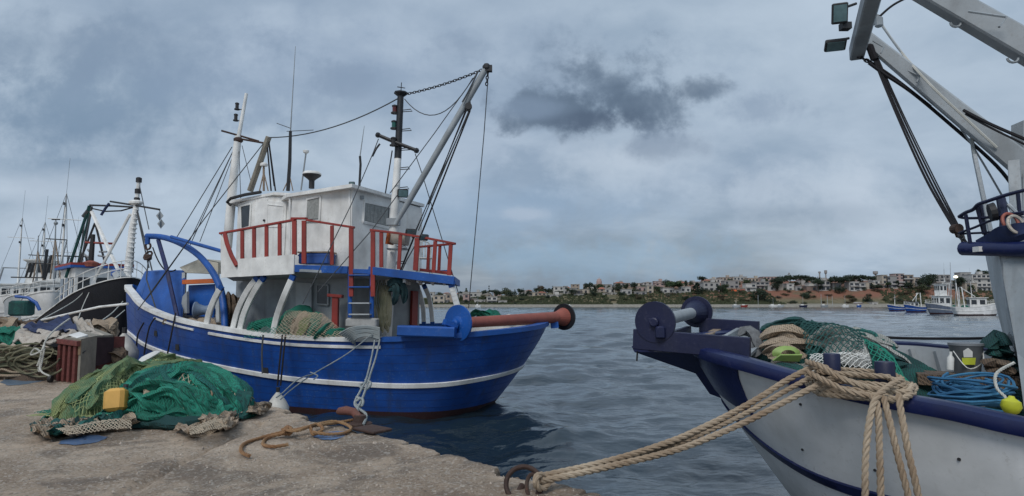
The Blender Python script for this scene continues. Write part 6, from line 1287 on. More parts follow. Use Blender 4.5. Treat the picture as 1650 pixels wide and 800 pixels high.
MB().plate([vert(f2, z + .25), vert(f3, z + .3), vert(f3, zt), vert(f2, zt + .02)], .05).build('end_panel', plain('dark_plum_board', (.03, .015, .02), .8, 0, .3, 6, .4), ch)
MB().plate([vert(f0, zt + .03), vert(f1, zt), vert(f2, zt + .03), vert(f3, zt + .02), P(150, 530, 14.6)], .05).build('lid', MT['board'], ch)
MB().plate([vert(f0, z), vert(f0, zt), V(f0.x + .6, f0.y + 1.2, zt), V(f0.x + .6, f0.y + 1.2, z)], .05).build('back_board', MT['wood_r'], ch)
MB().tube([f1.lerp(f2, .75) + V(0, -.06, .4), f1.lerp(f2, .75) + V(0, -.08, .52), f1.lerp(f2, .2) + V(.05, -.08, .50)], .015, 6).build('bolt', MT['dark'], ch)
MB().plate([P(110, 541, 13.0), P(128, 536, 13.2), P(142, 541, 13.0), P(124, 546, 12.8)], .03).build('white_board', MT['white'], None, False, 'small white board lying on the wooden chest', 'board')
# hose / rope pile and tarps behind
OP = Mound(-10.35, 13.9, 1.05, .85, .62, -.3, qz, 33, .35, .04, 0, 5); t = thing('hose_pile', (-10.35, 13.9, QZ), 'pile of looped olive ropes and hoses left of the wooden chest', 'rope pile'); OP.mesh(40).build('heap', MT['net_brown'], t, True)
r_ = random.Random(3)
for k in range(30):
    a = r_.uniform(-.9, .5); b = -1.0 + r_.uniform(-.02, .2); zz = QZ + .05 + .62 * r_.random(); L0 = r_.uniform(.35, .9); c = OP.pt(a, b); c.z = zz; dy = r_.uniform(-.1, .05)
    pts = [c + V(x_ * L0, dy + .04 * n1(x_ * 3 + k, k), .12 * n1(x_ * 2 + k, k + 2) + .05 * (1 - x_ * x_)) for x_ in (-1, -.6, -.2, .2, .6, 1)]; MB().tube(catmull(pts, 18), r_.uniform(.016, .03), 6).build('hose', MT['rope_olive'] if k % 3 else MT['net_beige'], t, True)
for k in range(6):
    c = P(30 + k * 7, 570 + (k % 3) * 9, 13.0 - .02 * k); rr2 = .20 + .03 * k; MB().tube([c + V(cos(a) * rr2 * 1.5, .08 * sin(a * 2), sin(a) * rr2 * .7) for a in [j * pi / 10 for j in range(20)]], .02, 6, closed=True).build('loop', MT['rope_olive'], t, True)
def cloth(c4, nu, nv, mat, label, name='tarpaulin', sagz=.15, seed=0, drop=.0, cat='tarp'):
    rows = []
    for j in range(nv + 1):
        row = []
        for i in range(nu + 1):
            u, v = i / nu, j / nv; p = (c4[0] * (1 - u) + c4[1] * u) * (1 - v) + (c4[3] * (1 - u) + c4[2] * u) * v; p = p + V(.05 * n1(u * 6 + seed, v * 3), .05 * n1(v * 6, seed + u * 3), .16 * n1(u * 4 + seed, v * 4 + 1) - sagz * 4 * u * (1 - u) * v * (1 - v)); row.append(p)
        rows.append(row)
    mb = MB(); mb.loft(rows, closed=False); mb.loft([[p - V(0, 0, .02) for p in r] for r in rows][::-1], closed=False); return single(mb, name, mat, label, cat)
cloth([P(20, 548, 13.4), P(60, 551, 13.0), P(105, 535, 13.3), P(35, 522, 14.8)], 16, 10, MT['tarp_w'], 'dirty white canvas draped over the hose pile, left corner', seed=1, sagz=.05)
cloth([P(52, 556, 12.9), P(112, 542, 12.9), P(166, 543, 13.6), P(120, 527, 14.4)], 18, 10, MT['tarp_w'], 'stained white canvas draped between hose pile and chest', seed=4, sagz=.05)
cloth([P(38, 526, 14.2), P(66, 540, 13.6), P(125, 532, 14.0), P(110, 511, 15.6)], 18, 12, MT['tarp_b'], 'navy cloth spread over the pile behind the wooden chest', seed=7, sagz=.12)
cloth([P(118, 512, 15.4), P(125, 533, 13.9), P(160, 541, 13.8), P(140, 514, 15.2)], 10, 8, MT['tarp_w'], 'pale canvas strip right of the navy cloth', seed=9, sagz=.03)
def netball(px, py, y, r, mat, label, seed, pts=None):
    mb = MB(); c = P(px, py, y)
    for k in range(5): a = k * 1.3; bundle(mb, [c + V(cos(a) * r, sin(a) * r * .6, -r * .6), c + V(cos(a + 1) * r * .4, sin(a + 1) * r * .3, r * .35), c + V(cos(a + 2.6) * r, sin(a + 2.6) * r * .6, -r * .5)], r * .42, seed + k, n=9, rough=.45)
    return single(mb, 'net_bundle', MT[mat], label, 'fishing net')
netball(163, 532, 14.9, .34, 'net_beige', 'beige net bundle behind the chest near the black trawler', 300); netball(172, 558, 14.2, .32, 'net_brown', 'rust brown net bundle right of the chest', 310); netball(184, 575, 14.0, .26, 'net_brown', 'dark brown net scrap at the right end of the chest', 312)
for k, (a, b, y, m, lb) in enumerate(((4, 512, 19, 'net_beige', 'far beige net pile at the left edge of the quay'), (35, 517, 19.5, 'net_brown', 'far brown net pile beside the small white boat'), (60, 522, 18.0, 'net_beige', 'beige net pile just behind the navy cloth'), (12, 528, 17.5, 'net_green', 'small green net at the left edge of the picture'))): netball(a, b + 14, y, .40, m, lb, 320 + k * 6)
wbk = thing('wooden_block', PZ(28, 604, QZ), 'short orange brown timber offcuts left of the chest', 'timber')
MB().box(PZ(24, 604, QZ + .07), (.42, .2, .12), rz=.2, bev=.01).build('block', plain('orange_timber', (.35, .19, .09), .8, 0, .35, 8, .5), wbk); MB().box(PZ(38, 600, QZ + .08), (.22, .18, .14), rz=-.4, bev=.01).build('block', MT['wood'], wbk)
MB().beam(PZ(6, 610, QZ + .03), PZ(50, 606, QZ + .03), .1, .05).build('plank', MT['wood'], None, False, 'flat grey plank under the timber offcuts', 'plank')
MB().beam(PZ(50, 600, QZ + .04), PZ(100, 598, QZ + .04), .1, .07).build('plank', MT['wood'], None, False, 'weathered plank under the hose pile', 'plank')
rope_thing([[P(112, 514, 14.0), P(98, 524, 13.4), P(82, 538, 12.9), P(72, 553, 12.7), P(66, 572, 12.6), P(64, 590, 12.6), P(68, 600, 12.5), P(80, 606, 12.4)], [P(60, 590, 12.6), P(66, 570, 12.6), P(56, 562, 12.6), P(50, 572, 12.6), P(66, 566, 12.5), P(72, 556, 12.6)], [P(72, 560, 12.6), P(64, 598, 12.6), P(62, 592, 12.6)]], 'rope_pale', .035, 'white rope looped over the canvas and hose pile')
mb = MB(); mb.lathe(PZ(81, 611, QZ + .06) + V(-.03, 0, 0), (1, .2, 0), [(0, .07), (.06, .07)], 14); single(mb, 'wheel', MT['dark'], 'small black castor wheel at the end of the white rope', 'wheel')
# ================================================================ THINGS ABOARD THE BLUE BOAT
CH = Mound(-5.05, 15.75, 1.45, .62, .55, -.35, 1.35, 44, .5, .05, .2, 4); t = thing('net_heap', (-5.05, 15.75, 1.3), 'tangled green and brown net heap on the blue boat deck', 'fishing net')
CH.clip = lambda x, y: in_poly(x, y, [H1.inner(i, .16) for i in range(H1.n)])
CH.mesh(60).build('heap', MT['net_green'], t, True)
for k, (c, m) in enumerate((([(395, 545, 15.4), (410, 525, 15.5), (435, 515, 15.5), (455, 525, 15.2)], 'net_green'), ([(440, 540, 14.9), (460, 515, 15.1), (488, 500, 15.2), (505, 515, 15.0)], 'net_green'), ([(470, 545, 14.6), (482, 520, 14.8), (492, 503, 15.0)], 'net_beige'), ([(480, 547, 14.5), (495, 522, 14.7), (500, 505, 15.0)], 'net_lime'), ([(495, 545, 14.4), (512, 520, 14.6), (505, 505, 15.0)], 'net_green'), ([(505, 548, 14.3), (525, 530, 14.4), (535, 520, 14.6)], 'net_green'), ([(520, 548, 14.3), (538, 537, 14.3), (556, 532, 14.3)], 'net_green'), ([(455, 548, 14.7), (470, 528, 14.9), (478, 512, 15.0)], 'net_brown'), ([(388, 548, 15.4), (398, 538, 15.4), (410, 530, 15.4)], 'net_beige'), ([(430, 548, 15.0), (448, 535, 15.1), (466, 520, 15.1)], 'net_dark'))):
    mb = MB(); bundle(mb, [P(*p) for p in c], .12, k + 400, n=11, rough=.35); mb.build('net_fold', MT[m], t, True)
free_lattice(P(462, 500, 14.9), P(520, 505, 14.7), P(440, 545, 14.4), P(565, 545, 14.1), 30, 20, .006, .15, 8).build('loose_mesh', MT['tw_beige'], t, kind='stuff')
free_lattice(P(400, 520, 15.4), P(470, 505, 15.0), P(392, 545, 15.1), P(470, 545, 14.5), 24, 16, .006, .12, 9).build('loose_mesh', MT['tw_green'], t, kind='stuff')
mb = MB(); mb.box(P(585, 520, 14.3), (.72, .34, .2), rz=-.1, bev=.03); single(mb, 'concrete_block', plain('pale_concrete_block', (.36, .36, .35), .9, 0, .2, 8, .5), 'pale grey concrete block at the foot of the blue ladder', 'block')
mb = MB(); 
for k in range(9): y0 = 524 + k * 2.2; mb.tube(catmull([P(548 + k * 3, y0 + 14, 13.95), P(565 + k, y0 + 5, 13.8), P(590, y0 + 2 - (k % 3), 13.75), P(612, y0 + 5, 13.75)], 14), .022, 6)
single(mb, 'rope_hank', MT['rope_grey'], 'hank of grey blue ropes hung over the blue boat rail', 'rope')
bx = thing('plastic_crate', BL(500, 424) + V(0, .4, 0), 'blue crate with a wooden lid standing on the blue boat balcony', 'crate'); c = BL(500, 415) + V(0, .5, 0)
MB().box(c, (.74, .42, .26), rz=-.15, bev=.02).build('body', MT['bluebox'], bx); MB().box(c + V(0, 0, .145), (.78, .46, .03), rz=-.15).build('lid', MT['wood'], bx); MB().box(c + V(0, 0, .07), (.755, .435, .03), rz=-.15).build('rim', MT['bluebox'], bx)
fb = thing('fish_box', P(643, 398, 14.35), 'white and orange fish box tied to the mast above the balcony', 'fish box'); c = P(643, 386, 14.35)
MB().box(c, (.42, .3, .24), rz=-.3, ry=.15, bev=.02).build('body', MT['tarp_w'], fb); MB().box(c + V(-.20, -.03, 0), (.05, .31, .25), rz=-.3, ry=.15).build('orange_end', MT['orange'], fb); MB().box(P(641, 402, 14.45), (.46, .3, .03)).build('shelf', MT['grey'], fb)
mb = MB()
for k, c in enumerate(([(626, 462, 14.3), (636, 452, 14.2), (648, 458, 14.2), (654, 475, 14.2), (650, 490, 14.2)], [(630, 455, 14.2), (640, 462, 14.15), (640, 480, 14.15), (634, 492, 14.15)], [(636, 455, 14.3), (645, 465, 14.2), (655, 482, 14.2)], [(624, 470, 14.3), (632, 466, 14.2), (642, 472, 14.2)])): bundle(mb, [P(*p) for p in c], .085, k + 500, n=11, rough=.4)
single(mb, 'cloth_bundle', MT['green_bag'], 'dark green cloth bundle hanging on the boat mast', 'cloth')
mb = MB()
for k in range(9): x0 = 606 + k * 2.2; mb.tube(catmull([P(x0, 452 + (k % 3) * 4, 14.5), P(x0 - 3 + 4 * n1(k, 1), 480, 14.45), P(x0 + 3 * n1(k, 2), 505, 14.4), P(x0 + 4, 528 + (k % 4) * 3, 14.35), P(x0 + 7, 500, 14.3), P(x0 + 5, 460, 14.4)], 20), .014, 5)
single(mb, 'hanging_rope', MT['rope_olive'], 'bunch of long brownish ropes hanging beside the boat mast', 'rope')
# plastic chair on the balcony
cc = P(684, 430, 15.3); t = thing('plastic_chair', cc, 'pale plastic chair on the aft balcony behind the red railing', 'chair')
MB().box(cc + V(0, 0, .20), (.36, .36, .03), rz=.3, bev=.01).build('seat', MT['plastic_w'], t); Mz = Matrix.Rotation(.3, 3, 'Z')
for sx in (-1, 1):
    for sy in (-1, 1): o = cc + Mz @ V(sx * .16, sy * .16, 0); MB().beam(o + V(0, 0, -.2), o + V(0, 0, .19), .03, .03).build('leg', MT['plastic_w'], t)
bk_ = MB(); pts = [cc + Mz @ V(x, .17, zz) for x, zz in ((-.17, .2), (-.19, .5), (-.12, .62), (0, .65), (.12, .62), (.19, .5), (.17, .2))]; bk_.tube(pts, .018, 6); bk_.build('backrest', MT['plastic_w'], t)
for x in (-.1, -.03, .04, .11): MB().beam(cc + Mz @ V(x, .17, .22), cc + Mz @ V(x, .17, .62), .03, .012).build('back_slat', MT['plastic_w'], t)
netb = MB(); [bundle(netb, [P(a, 512, 17.8), P(a + 12, 503 + k, 17.7), P(a + 30, 512, 17.6)], .10, 600 + k, rough=.5) for k, a in enumerate((758, 768, 780))]; single(netb, 'net_bundle', MT['net_green'], 'green net at the stern behind the red roller', 'fishing net')
for px, lb in ((820, 'left white bundle behind the red roller'), (834, 'right white bundle behind the red roller')): mb = MB(); mb.tube([P(px - 5, 512, 17.9), P(px, 510, 17.9), P(px + 5, 512, 17.9)], .07, 8); single(mb, 'float', MT['plastic_w'], lb, 'float')
bw = MB(); [bundle(bw, [P(a, 470 + k * 4, 16.6), P(a + 3, 495, 16.6), P(a - 1, 530, 16.6)], .13, 650 + k, rough=.45) for k, a in enumerate((368, 376, 384))]; single(bw, 'net_bundle', MT['net_brown'], 'brown net hanging behind the blue arch foot', 'fishing net')
bw = MB(); [bundle(bw, [P(a, 522 + (k % 2) * 4, 17.0), P(a + 10, 517, 17.0), P(a + 22, 524, 16.9)], .09, 670 + k, rough=.45) for k, a in enumerate((262, 280, 298, 312, 326))]; single(bw, 'net_bundle', MT['net_beige'], 'low beige net and rope clutter on the blue boat foredeck', 'fishing net')
# ================================================================ OTHER BOATS
def wheel_box(root, M, cx, cy, z0, L_, W_, H_, wall, rf, nwin=3, wname='wheelhouse', rake=.0, trim=None):
    b = [M @ V(cx + sx * L_ / 2 + (rake if sx > 0 else 0) * zz, cy + sy * W_ / 2, z0 + H_ * zz) for zz in (0, 1) for sx, sy in ((-1, -1), (1, -1), (1, 1), (-1, 1))]
    h = MB().add(b, [(0, 3, 2, 1), (4, 5, 6, 7), (0, 1, 5, 4), (1, 2, 6, 5), (2, 3, 7, 6), (3, 0, 4, 7)]).build(wname, wall, root)
    t = .25; r = [M @ V(cx + sx * (L_ / 2 + t) + (rake if sx > 0 else 0), cy + sy * (W_ / 2 + t), z0 + H_ + zz) for zz in (.005, .12) for sx, sy in ((-1, -1), (1, -1), (1, 1), (-1, 1))]
    MB().add(r, [(0, 3, 2, 1), (4, 5, 6, 7), (0, 1, 5, 4), (1, 2, 6, 5), (2, 3, 7, 6), (3, 0, 4, 7)]).build('roof', rf, h)
    for sy in (-1, 1):
        for k in range(nwin):
            x = cx - L_ / 2 + L_ * (k + .5) / nwin; ww = L_ / nwin * .62
            q = [M @ V(x + a * ww / 2, cy + sy * (W_ / 2 + .02), z0 + H_ * zz) for a, zz in ((-1, .48), (1, .48), (1, .85), (-1, .85))]; MB().plate(q, .03).build('window', MT['glass'], h)
    for k in range(3):
        for sx in (-1, 1):
            y = cy - W_ / 2 + W_ * (k + .5) / 3; q = [M @ V(cx + sx * (L_ / 2 + .02) + (rake * zz if sx > 0 else 0), y + a * W_ * .11, z0 + H_ * zz) for a, zz in ((-1, .48), (1, .48), (1, .85), (-1, .85))]; MB().plate(q, .03).build('window', MT['glass'], h)
    if trim: MB().add([v + V(0, 0, .12) for v in r], [(0, 3, 2, 1), (4, 5, 6, 7), (0, 1, 5, 4), (1, 2, 6, 5), (2, 3, 7, 6), (3, 0, 4, 7)]).build('roof_trim', trim, h)
    return h
def trawler(bow, stern, beam, zb, zm, zs, hullm, label, wallm='white', stripe='white', house=(.55, .22, 2.2), deck='grey', mast=(.45, 6), gallows=None, rail=True, roofm='white', low=None, name='fishing_boat', cat='fishing boat', group='other fishing boats', rig=True, wall_z=None, trim=None, two=False, strip=True):
    bx, by = bow; sx_, sy_ = stern; L_ = sqrt((bx - sx_) ** 2 + (by - sy_) ** 2); d = V((bx - sx_) / L_, (by - sy_) / L_, 0); n = V(-d.y, d.x, 0); o = V(sx_, sy_, 0)
    M = Matrix(((d.x, n.x, 0, o.x), (d.y, n.y, 0, o.y), (0, 0, 1, 0), (0, 0, 0, 1)))
    t = thing(name, (o + d * L_ / 2), label, cat, group); B = beam / 2
    prof = [(1.0, 0, zb), (.93, .42, zb * .9 + zm * .1), (.8, .78, zb * .66 + zm * .34), (.6, 1.0, zm * .74 + zb * .26), (.35, 1.0, zm), (.12, .92, zs * .6 + zm * .4), (0, .78, zs), (-.01, 0, zs)]
    w_ = [(.88, 0), (.85, .2), (.74, .6), (.58, .88), (.35, .92), (.14, .8), (.06, .6), (.05, 0)]
    tp_ = [M @ V(a * L_, b * B, z) for a, b, z in prof] + [M @ V(a * L_, -b * B, z) for a, b, z in prof[-2:0:-1]]; wl = [M @ V(a * L_, b * B, 0) for a, b in w_] + [M @ V(a * L_, -b * B, 0) for a, b in w_[-2:0:-1]]
    H = Hull([tuple(p) for p in tp_], [tuple(p) for p in wl], 64, 1.2); H.skin('hull', [hullm, MT['antifoul'] if low is None else low], lambda c, i: 1 if c.z < .3 else 0, t)
    cap_rail(H, 0, 64, MT[stripe] if isinstance(stripe, str) else stripe, .10, .05 if strip else .02, t, drop=.05 if strip else .02)
    if strip: H.band(0, 63, lambda i: H.top[i].z * .48 + .1, .12, .04).build('rubbing_strip', MT[stripe] if isinstance(stripe, str) else stripe, t, True)
    bulwark(H, t, .1, .7, MT['white'], MT[deck])
    zd = zm - .55; hx, hl, hh = house; hz = zd
    if hl > 0:
        h = wheel_box(t, M, hx * L_, 0, hz, hl * L_, beam * .56, hh, MT[wallm], MT[roofm], max(2, int(hl * L_ / 1.2)), trim=trim)
        if two: wheel_box(t, M, hx * L_, 0, hz + hh + .13, hl * L_ * .6, beam * .42, hh * .85, MT[wallm], MT[roofm], 2); hh = hh * 1.85 + .13
    else: hh = 0
    if mast:
        mx, mh = mast; a = M @ V(mx * L_, 0, zd); b = M @ V(mx * L_ - .2, 0, zd + mh); mm = MB().tube([a, a.lerp(b, .6), b], [.10, .08, .045], 8).build('mast', MT['white'], t, True)
        MB().tube([M @ V(mx * L_, -beam * .22, zd + mh * .78), M @ V(mx * L_, beam * .22, zd + mh * .78)], .035, 6).build('crosstree', MT['white'], mm)
        for q in (.72, .9): c = a.lerp(b, q); MB().lathe(c + V(0, -.15, 0), (0, 0, 1), [(0, .08), (.2, .08)], 8).build('nav_light', MT['dark'], mm)
        if rig:
            for e in (.97, .05): MB().tube([b, M @ V(e * L_, 0, (zb if e > .5 else zs) + .1)], .018, 4).build('rigging_line', MT['wire'], t)
            for e in (-1, 1): MB().tube([b, M @ V(mx * L_ - .6, e * B * .95, zm)], .018, 4).build('rigging_line', MT['wire'], t)
        MB().tube([b, b + V(.1, 0, mh * .3)], .015, 4).build('whip', MT['grey'], mm)
    if gallows:
        gx, gh, gm = gallows; mb = MB()
        for sy in (-1, 1): mb.tube([M @ V(gx * L_, sy * B * .85, zd), M @ V(gx * L_ - .2, sy * B * .5, zd + gh)], .10, 8)
        g0 = MB().tube([M @ V(gx * L_, -B * .85, zd), M @ V(gx * L_ - .2, -B * .5, zd + gh), M @ V(gx * L_ - .2, B * .5, zd + gh), M @ V(gx * L_, B * .85, zd)], .10, 8).build('gallows', MT[gm], t, True)
        MB().tube([M @ V(gx * L_ - .2, 0, zd + gh), M @ V((gx + .28) * L_, 0, zd + hh + .3)], .07, 6).build('gallows_stay', MT[gm], t)
        MB().lathe(M @ V(gx * L_ + .4, -.5, zd + .5), n, [(0, .5), (.1, .5), (.11, .25), (.9, .25), (.91, .5), (1.0, .5)], 16).build('net_drum', MT['net_green'], t)
    if rail:
        for i in range(0, 64):
            p = H.top[i]; u = ((p - o).dot(d)) / L_
            if u > .62 and i % 2 == 0: q = H.inner(i, .08); MB().tube([q, q + V(0, 0, .75)], .02, 4).build('rail_post', MT['white'], t)
        ids = [i for i in range(64) if ((H.top[i] - o).dot(d)) / L_ > .6]; ids.sort(key=lambda i: (i + 32) % 64)
        for h_ in (.75, .4): MB().tube([H.inner(i, .08) + V(0, 0, h_) for i in ids], .022, 5).build('rail', MT['white'], t)
    return t, M, H, L_
# --- black trawler just behind the blue boat's bow
t, M, H, L_ = trawler((-16.6, 27.0), (-27.0, 37.6), 3.9, 3.7, 1.75, 1.65, MT['hull_black'], 'black hulled trawler with white rails and a tall white mast behind the blue bow', 'white', 'white', (.50, .26, 3.1), mast=None, roofm='blue_trim', rail=True, trim=MT['red'], group=None, strip=False)
def tl(pts, r, m, name='rigging_line', n=6): return MB().tube([P(*p) for p in pts], r, n).build(name, MT[m], t, True)
mm = tl([(205, 448, 29), (213, 370, 29), (220, 330, 29)], [.17, .15, .12], 'white', 'mast', 10); 
for k in range(16): a = P(205, 448, 29).lerp(P(220, 330, 29), k / 15.5 + .02); MB().lathe(a, V(.15, 0, 1), [(0, .195 - .0045 * k), (.05, .20 - .0045 * k), (.07, .18 - .0045 * k)], 10).build('mast_collar', MT['white'], mm)
MB().tube([P(220, 330, 29), P(224, 288, 29)], [.10, .08], 8).build('mast_top', MT['white'], mm)
for py in (290, 308, 322): MB().lathe(P(222 + (308 - py) * .1, py, 29) - V(0, 0, .12), (0, 0, 1), [(0, .13), (.2, .13), (.24, .06)], 10).build('nav_light', MT['dark'], mm)
MB().sph(P(219, 327, 29), .28, 10, (1.2, 1, .5)).build('mast_hound', MT['white'], mm)
tl([(145, 331, 31), (180, 332, 30), (213, 334, 29)], .05, 'dark', 'spreader_pole'); tl([(178, 325, 30), (216, 331, 29), (257, 338, 28)], .05, 'dark', 'spreader_pole'); tl([(147, 336, 31), (170, 341, 30), (195, 340, 29.5), (213, 335, 29)], .035, 'cable_dark')
for a, b, r, m in (((144, 332, 31), (106, 448, 31), .07, 'net_dark'), ((148, 333, 31), (130, 430, 31), .05, 'wire'), ((146, 334, 31), (122, 440, 31), .04, 'net_dark'), ((142, 340, 31), (134, 350, 31), .1, 'wire'), ((148, 342, 31), (196, 448, 29), .09, 'white'), ((210, 345, 29), (152, 452, 30), .07, 'white'), ((153, 360, 31), (126, 428, 31), .05, 'dark'), ((154, 362, 31), (170, 428, 31), .05, 'dark'), ((137, 350, 31), (128, 425, 31), .035, 'wire'), ((219, 334, 29), (240, 432, 28.5), .03, 'wire'), ((225, 300, 29), (240, 370, 28.5), .02, 'wire'), ((220, 334, 29), (246, 440, 28.5), .03, 'wire'), ((218, 336, 29), (214, 440, 29), .02, 'wire')): tl([a, b], r, m, 'rigging_line' if r < .07 else 'spar')
tl([(176, 328, 30), (170, 336, 30), (163, 347, 30)], .06, 'tarp_b', 'pennant'); mb = MB()
m3 = tl([(150, 378, 31), (145, 440, 31)], [.1, .14], 'dark', 'aft_mast', 8); MB().tube([P(138, 391, 31), P(184, 393, 31)], .06, 6).build('crosstree', MT['red'], m3); 
for a, b in (((141, 402), (148, 410)), ((136, 410), (144, 416)), ((160, 406), (172, 406)), ((158, 412), (170, 414))): MB().tube([P(*a, 31), P(*b, 31)], .05, 5).build('antenna_arm', MT['grey'], m3)
MB().lathe(P(146, 430, 30.5), (0, 0, 1), [(0, .3), (.2, .35), (.3, .1)], 12).build('radar_dome', MT['salmon'], m3)
for k, py in enumerate((348, 361)):
    c = P(257.5 + k * 2, py, 28); s_ = .17; mb = MB(); 
    for ax_ in (0, 1): mb.plate([c + V(s_, 0, 0) if ax_ == 0 else c + V(0, s_, 0), c + V(0, 0, s_ * 1.3), c - (V(s_, 0, 0) if ax_ == 0 else V(0, s_, 0)), c - V(0, 0, s_ * 1.3)], .02)
    mb.build('radar_reflector', MT['steel_grey'], t)
tl([(257, 338, 28), (257.5, 341, 28)], .02, 'wire')
mb = MB(); mb.beam(P(188, 446, 28.5), P(196, 441, 28.5), .5, .3); mb.build('anchor_windlass', MT['grey_white'], t); MB().box(P(187, 440, 28.5), (.35, .3, .35), bev=.05).build('blue_box', MT['bluebox'], t)
for q, (ctrl, lb) in enumerate((([(160, 462, 28), (152, 470, 27.8), (151, 485, 27.8), (155, 491, 27.8), (158, 480, 27.8), (156, 462, 28)], 'looped rope hanging on the black trawler bow'), ([(150, 459, 28.2), (135, 490, 26.5), (124, 520, 24)], 'left mooring line from the black trawler bow to the quay'), ([(142, 462, 28.5), (120, 485, 26.5), (62, 518, 22)], 'long mooring line slanting down past the black trawler'), ([(198, 486, 27), (180, 505, 24), (150, 526, 19)], 'upper of two slack lines below the black trawler bow'), ([(201, 500, 26.5), (184, 514, 23), (158, 532, 18)], 'lower of two slack lines below the black trawler bow'))):
    mb = MB(); mb.tube(catmull([P(*c) for c in ctrl], 16), .018, 6); single(mb, 'mooring_line', MT['rope_pale'], lb, 'rope')
for a, b in (((172, 468, 27.4), (200, 462, 27.2)), ((185, 473, 27.2), (203, 470, 27.1))): tl([a, b], .014, 'white', 'bow_stripe')
mb = MB(); mb.tube([P(68, 516, 20), P(120, 504, 19), P(160, 495, 18.2), P(206, 490, 17.7)], .035, 8); single(mb, 'boat_hook_pole', MT['white'], 'long white pole sloping between the quay piles and the blue bow', 'pole')
# --- small white and teal boat
t, M, H, L_ = trawler((-29.9, 36.5), (-26.0, 36.6), 1.9, 1.65, 1.15, 1.3, MT['white_boat'], 'small white open boat with teal gunwale left of the black trawler', 'bluebox', paint('teal_paint', (.10, .35, .42), .5, .2), (.42, .3, .7), mast=None, rail=False, group=None, low=MT['white_boat'])
tl([(25, 478, 36.5), (45, 480, 36.5), (58, 488, 36.5), (64, 500, 36.5)], .09, 'blue_trim', 'awning_arch', 6); MB().box(P(35, 497, 36.6), (1.1, .8, .9), bev=.1).build('covered_engine', MT['net_dark'], t)
# --- masts and boats further along the quay
for k, a in enumerate([((-31.0, 42), (-37, 52), 4.6, 3.4, 2.3, 2.2, 'white_boat', 'white trawler with dark gallows behind the small teal boat', (.5, .3, 2.3), (.62, 9.0), (.2, 4.6, 'dark')),
     ((-38.5, 50), (-45, 60), 4.6, 3.4, 2.4, 2.2, 'grey_white', 'grey white trawler with a thin mast near the left picture edge', (.5, .3, 2.3), (.45, 8.0), (.15, 4.0, 'grey_white')),
     ((-46, 58), (-55, 69), 5, 3.4, 2.4, 2.2, 'white_boat', 'distant white trawler, farthest row at the left picture edge', (.5, .3, 2.5), (.5, 9.5), (.15, 4.5, 'steel_grey')),
     ((-49, 68), (-58, 79), 5, 3.4, 2.4, 2.2, 'blue', 'distant blue trawler, farthest row at the left edge', (.5, .3, 2.5), (.6, 8.5), (.2, 5, 'steel_grey')),
     ((-56, 82), (-66, 92), 5, 3.4, 2.4, 2.2, 'white_boat', 'farthest white trawler, only its masts and house rise above the piles', (.5, .3, 2.5), (.4, 10), (.15, 5, 'grey'))]):
    bow, stern, bm, zb, zm, zs, hm, lb, ho, ma, ga = a; trawler(bow, stern, bm, zb, zm, zs, MT[hm], lb, 'white', 'white', ho, mast=ma, gallows=ga, two=(k % 2 == 1))
def latt(px, pt, pb, y, label, top=True):
    t = thing('signal_mast', P(px, pb, y), label, 'mast', 'masts of the boats behind the black trawler'); a, b = P(px - 3, pb, y), P(px, pt, y)
    MB().tube([a, b], [.07, .035], 6).build('pole', MT['grey'], t)
    for e in (-9, 8): MB().tube([P(px + e, pb, y), a.lerp(b, .66)], .05, 5).build('leg', MT['wood'], t)
    MB().tube([P(px - 16, pt + 31, y), P(px + 18, pt + 33, y)], .04, 5).build('crosstree', MT['dark'], t)
    MB().tube([P(px + 18, pt + 33, y), P(px + 4, pb - 6, y)], .045, 5).build('brace', MT['grey'], t)
    if top: MB().box(P(px, pt, y), (.55, .1, .08)).build('radar_bar', MT['dark'], t); MB().sph(P(px, pt + 6, y), .14, 8).build('radar', MT['grey'], t)
latt(90, 354, 450, 44, 'reddish signal mast with a radar bar left of the black trawler'); latt(62, 380, 455, 50, 'slim signal mast left of the reddish one', False)
for k, (a, b) in enumerate((((47, 422, 46), (56, 448, 46)), ((52, 424, 46), (76, 425, 46)), ((70, 400, 46), (77, 447, 46)), ((44, 447, 46), (70, 448, 46)), ((82, 425, 45), (105, 427, 45)))): pass
gd = thing('dark_gallows', P(60, 448, 44), 'dark steel gallows frame standing behind the small teal boat', 'gallows')
for nm, a, b, r in (('leg', (49, 424), (41, 448), .07), ('leg', (76, 402), (70, 448), .10), ('crossbar', (48, 424), (97, 426), .05), ('crossbar', (18, 447), (72, 448), .05), ('leg', (55, 425), (48, 448), .07)): MB().tube([P(*a, 44), P(*b, 44)], r, 6).build(nm, MT['black'], gd)
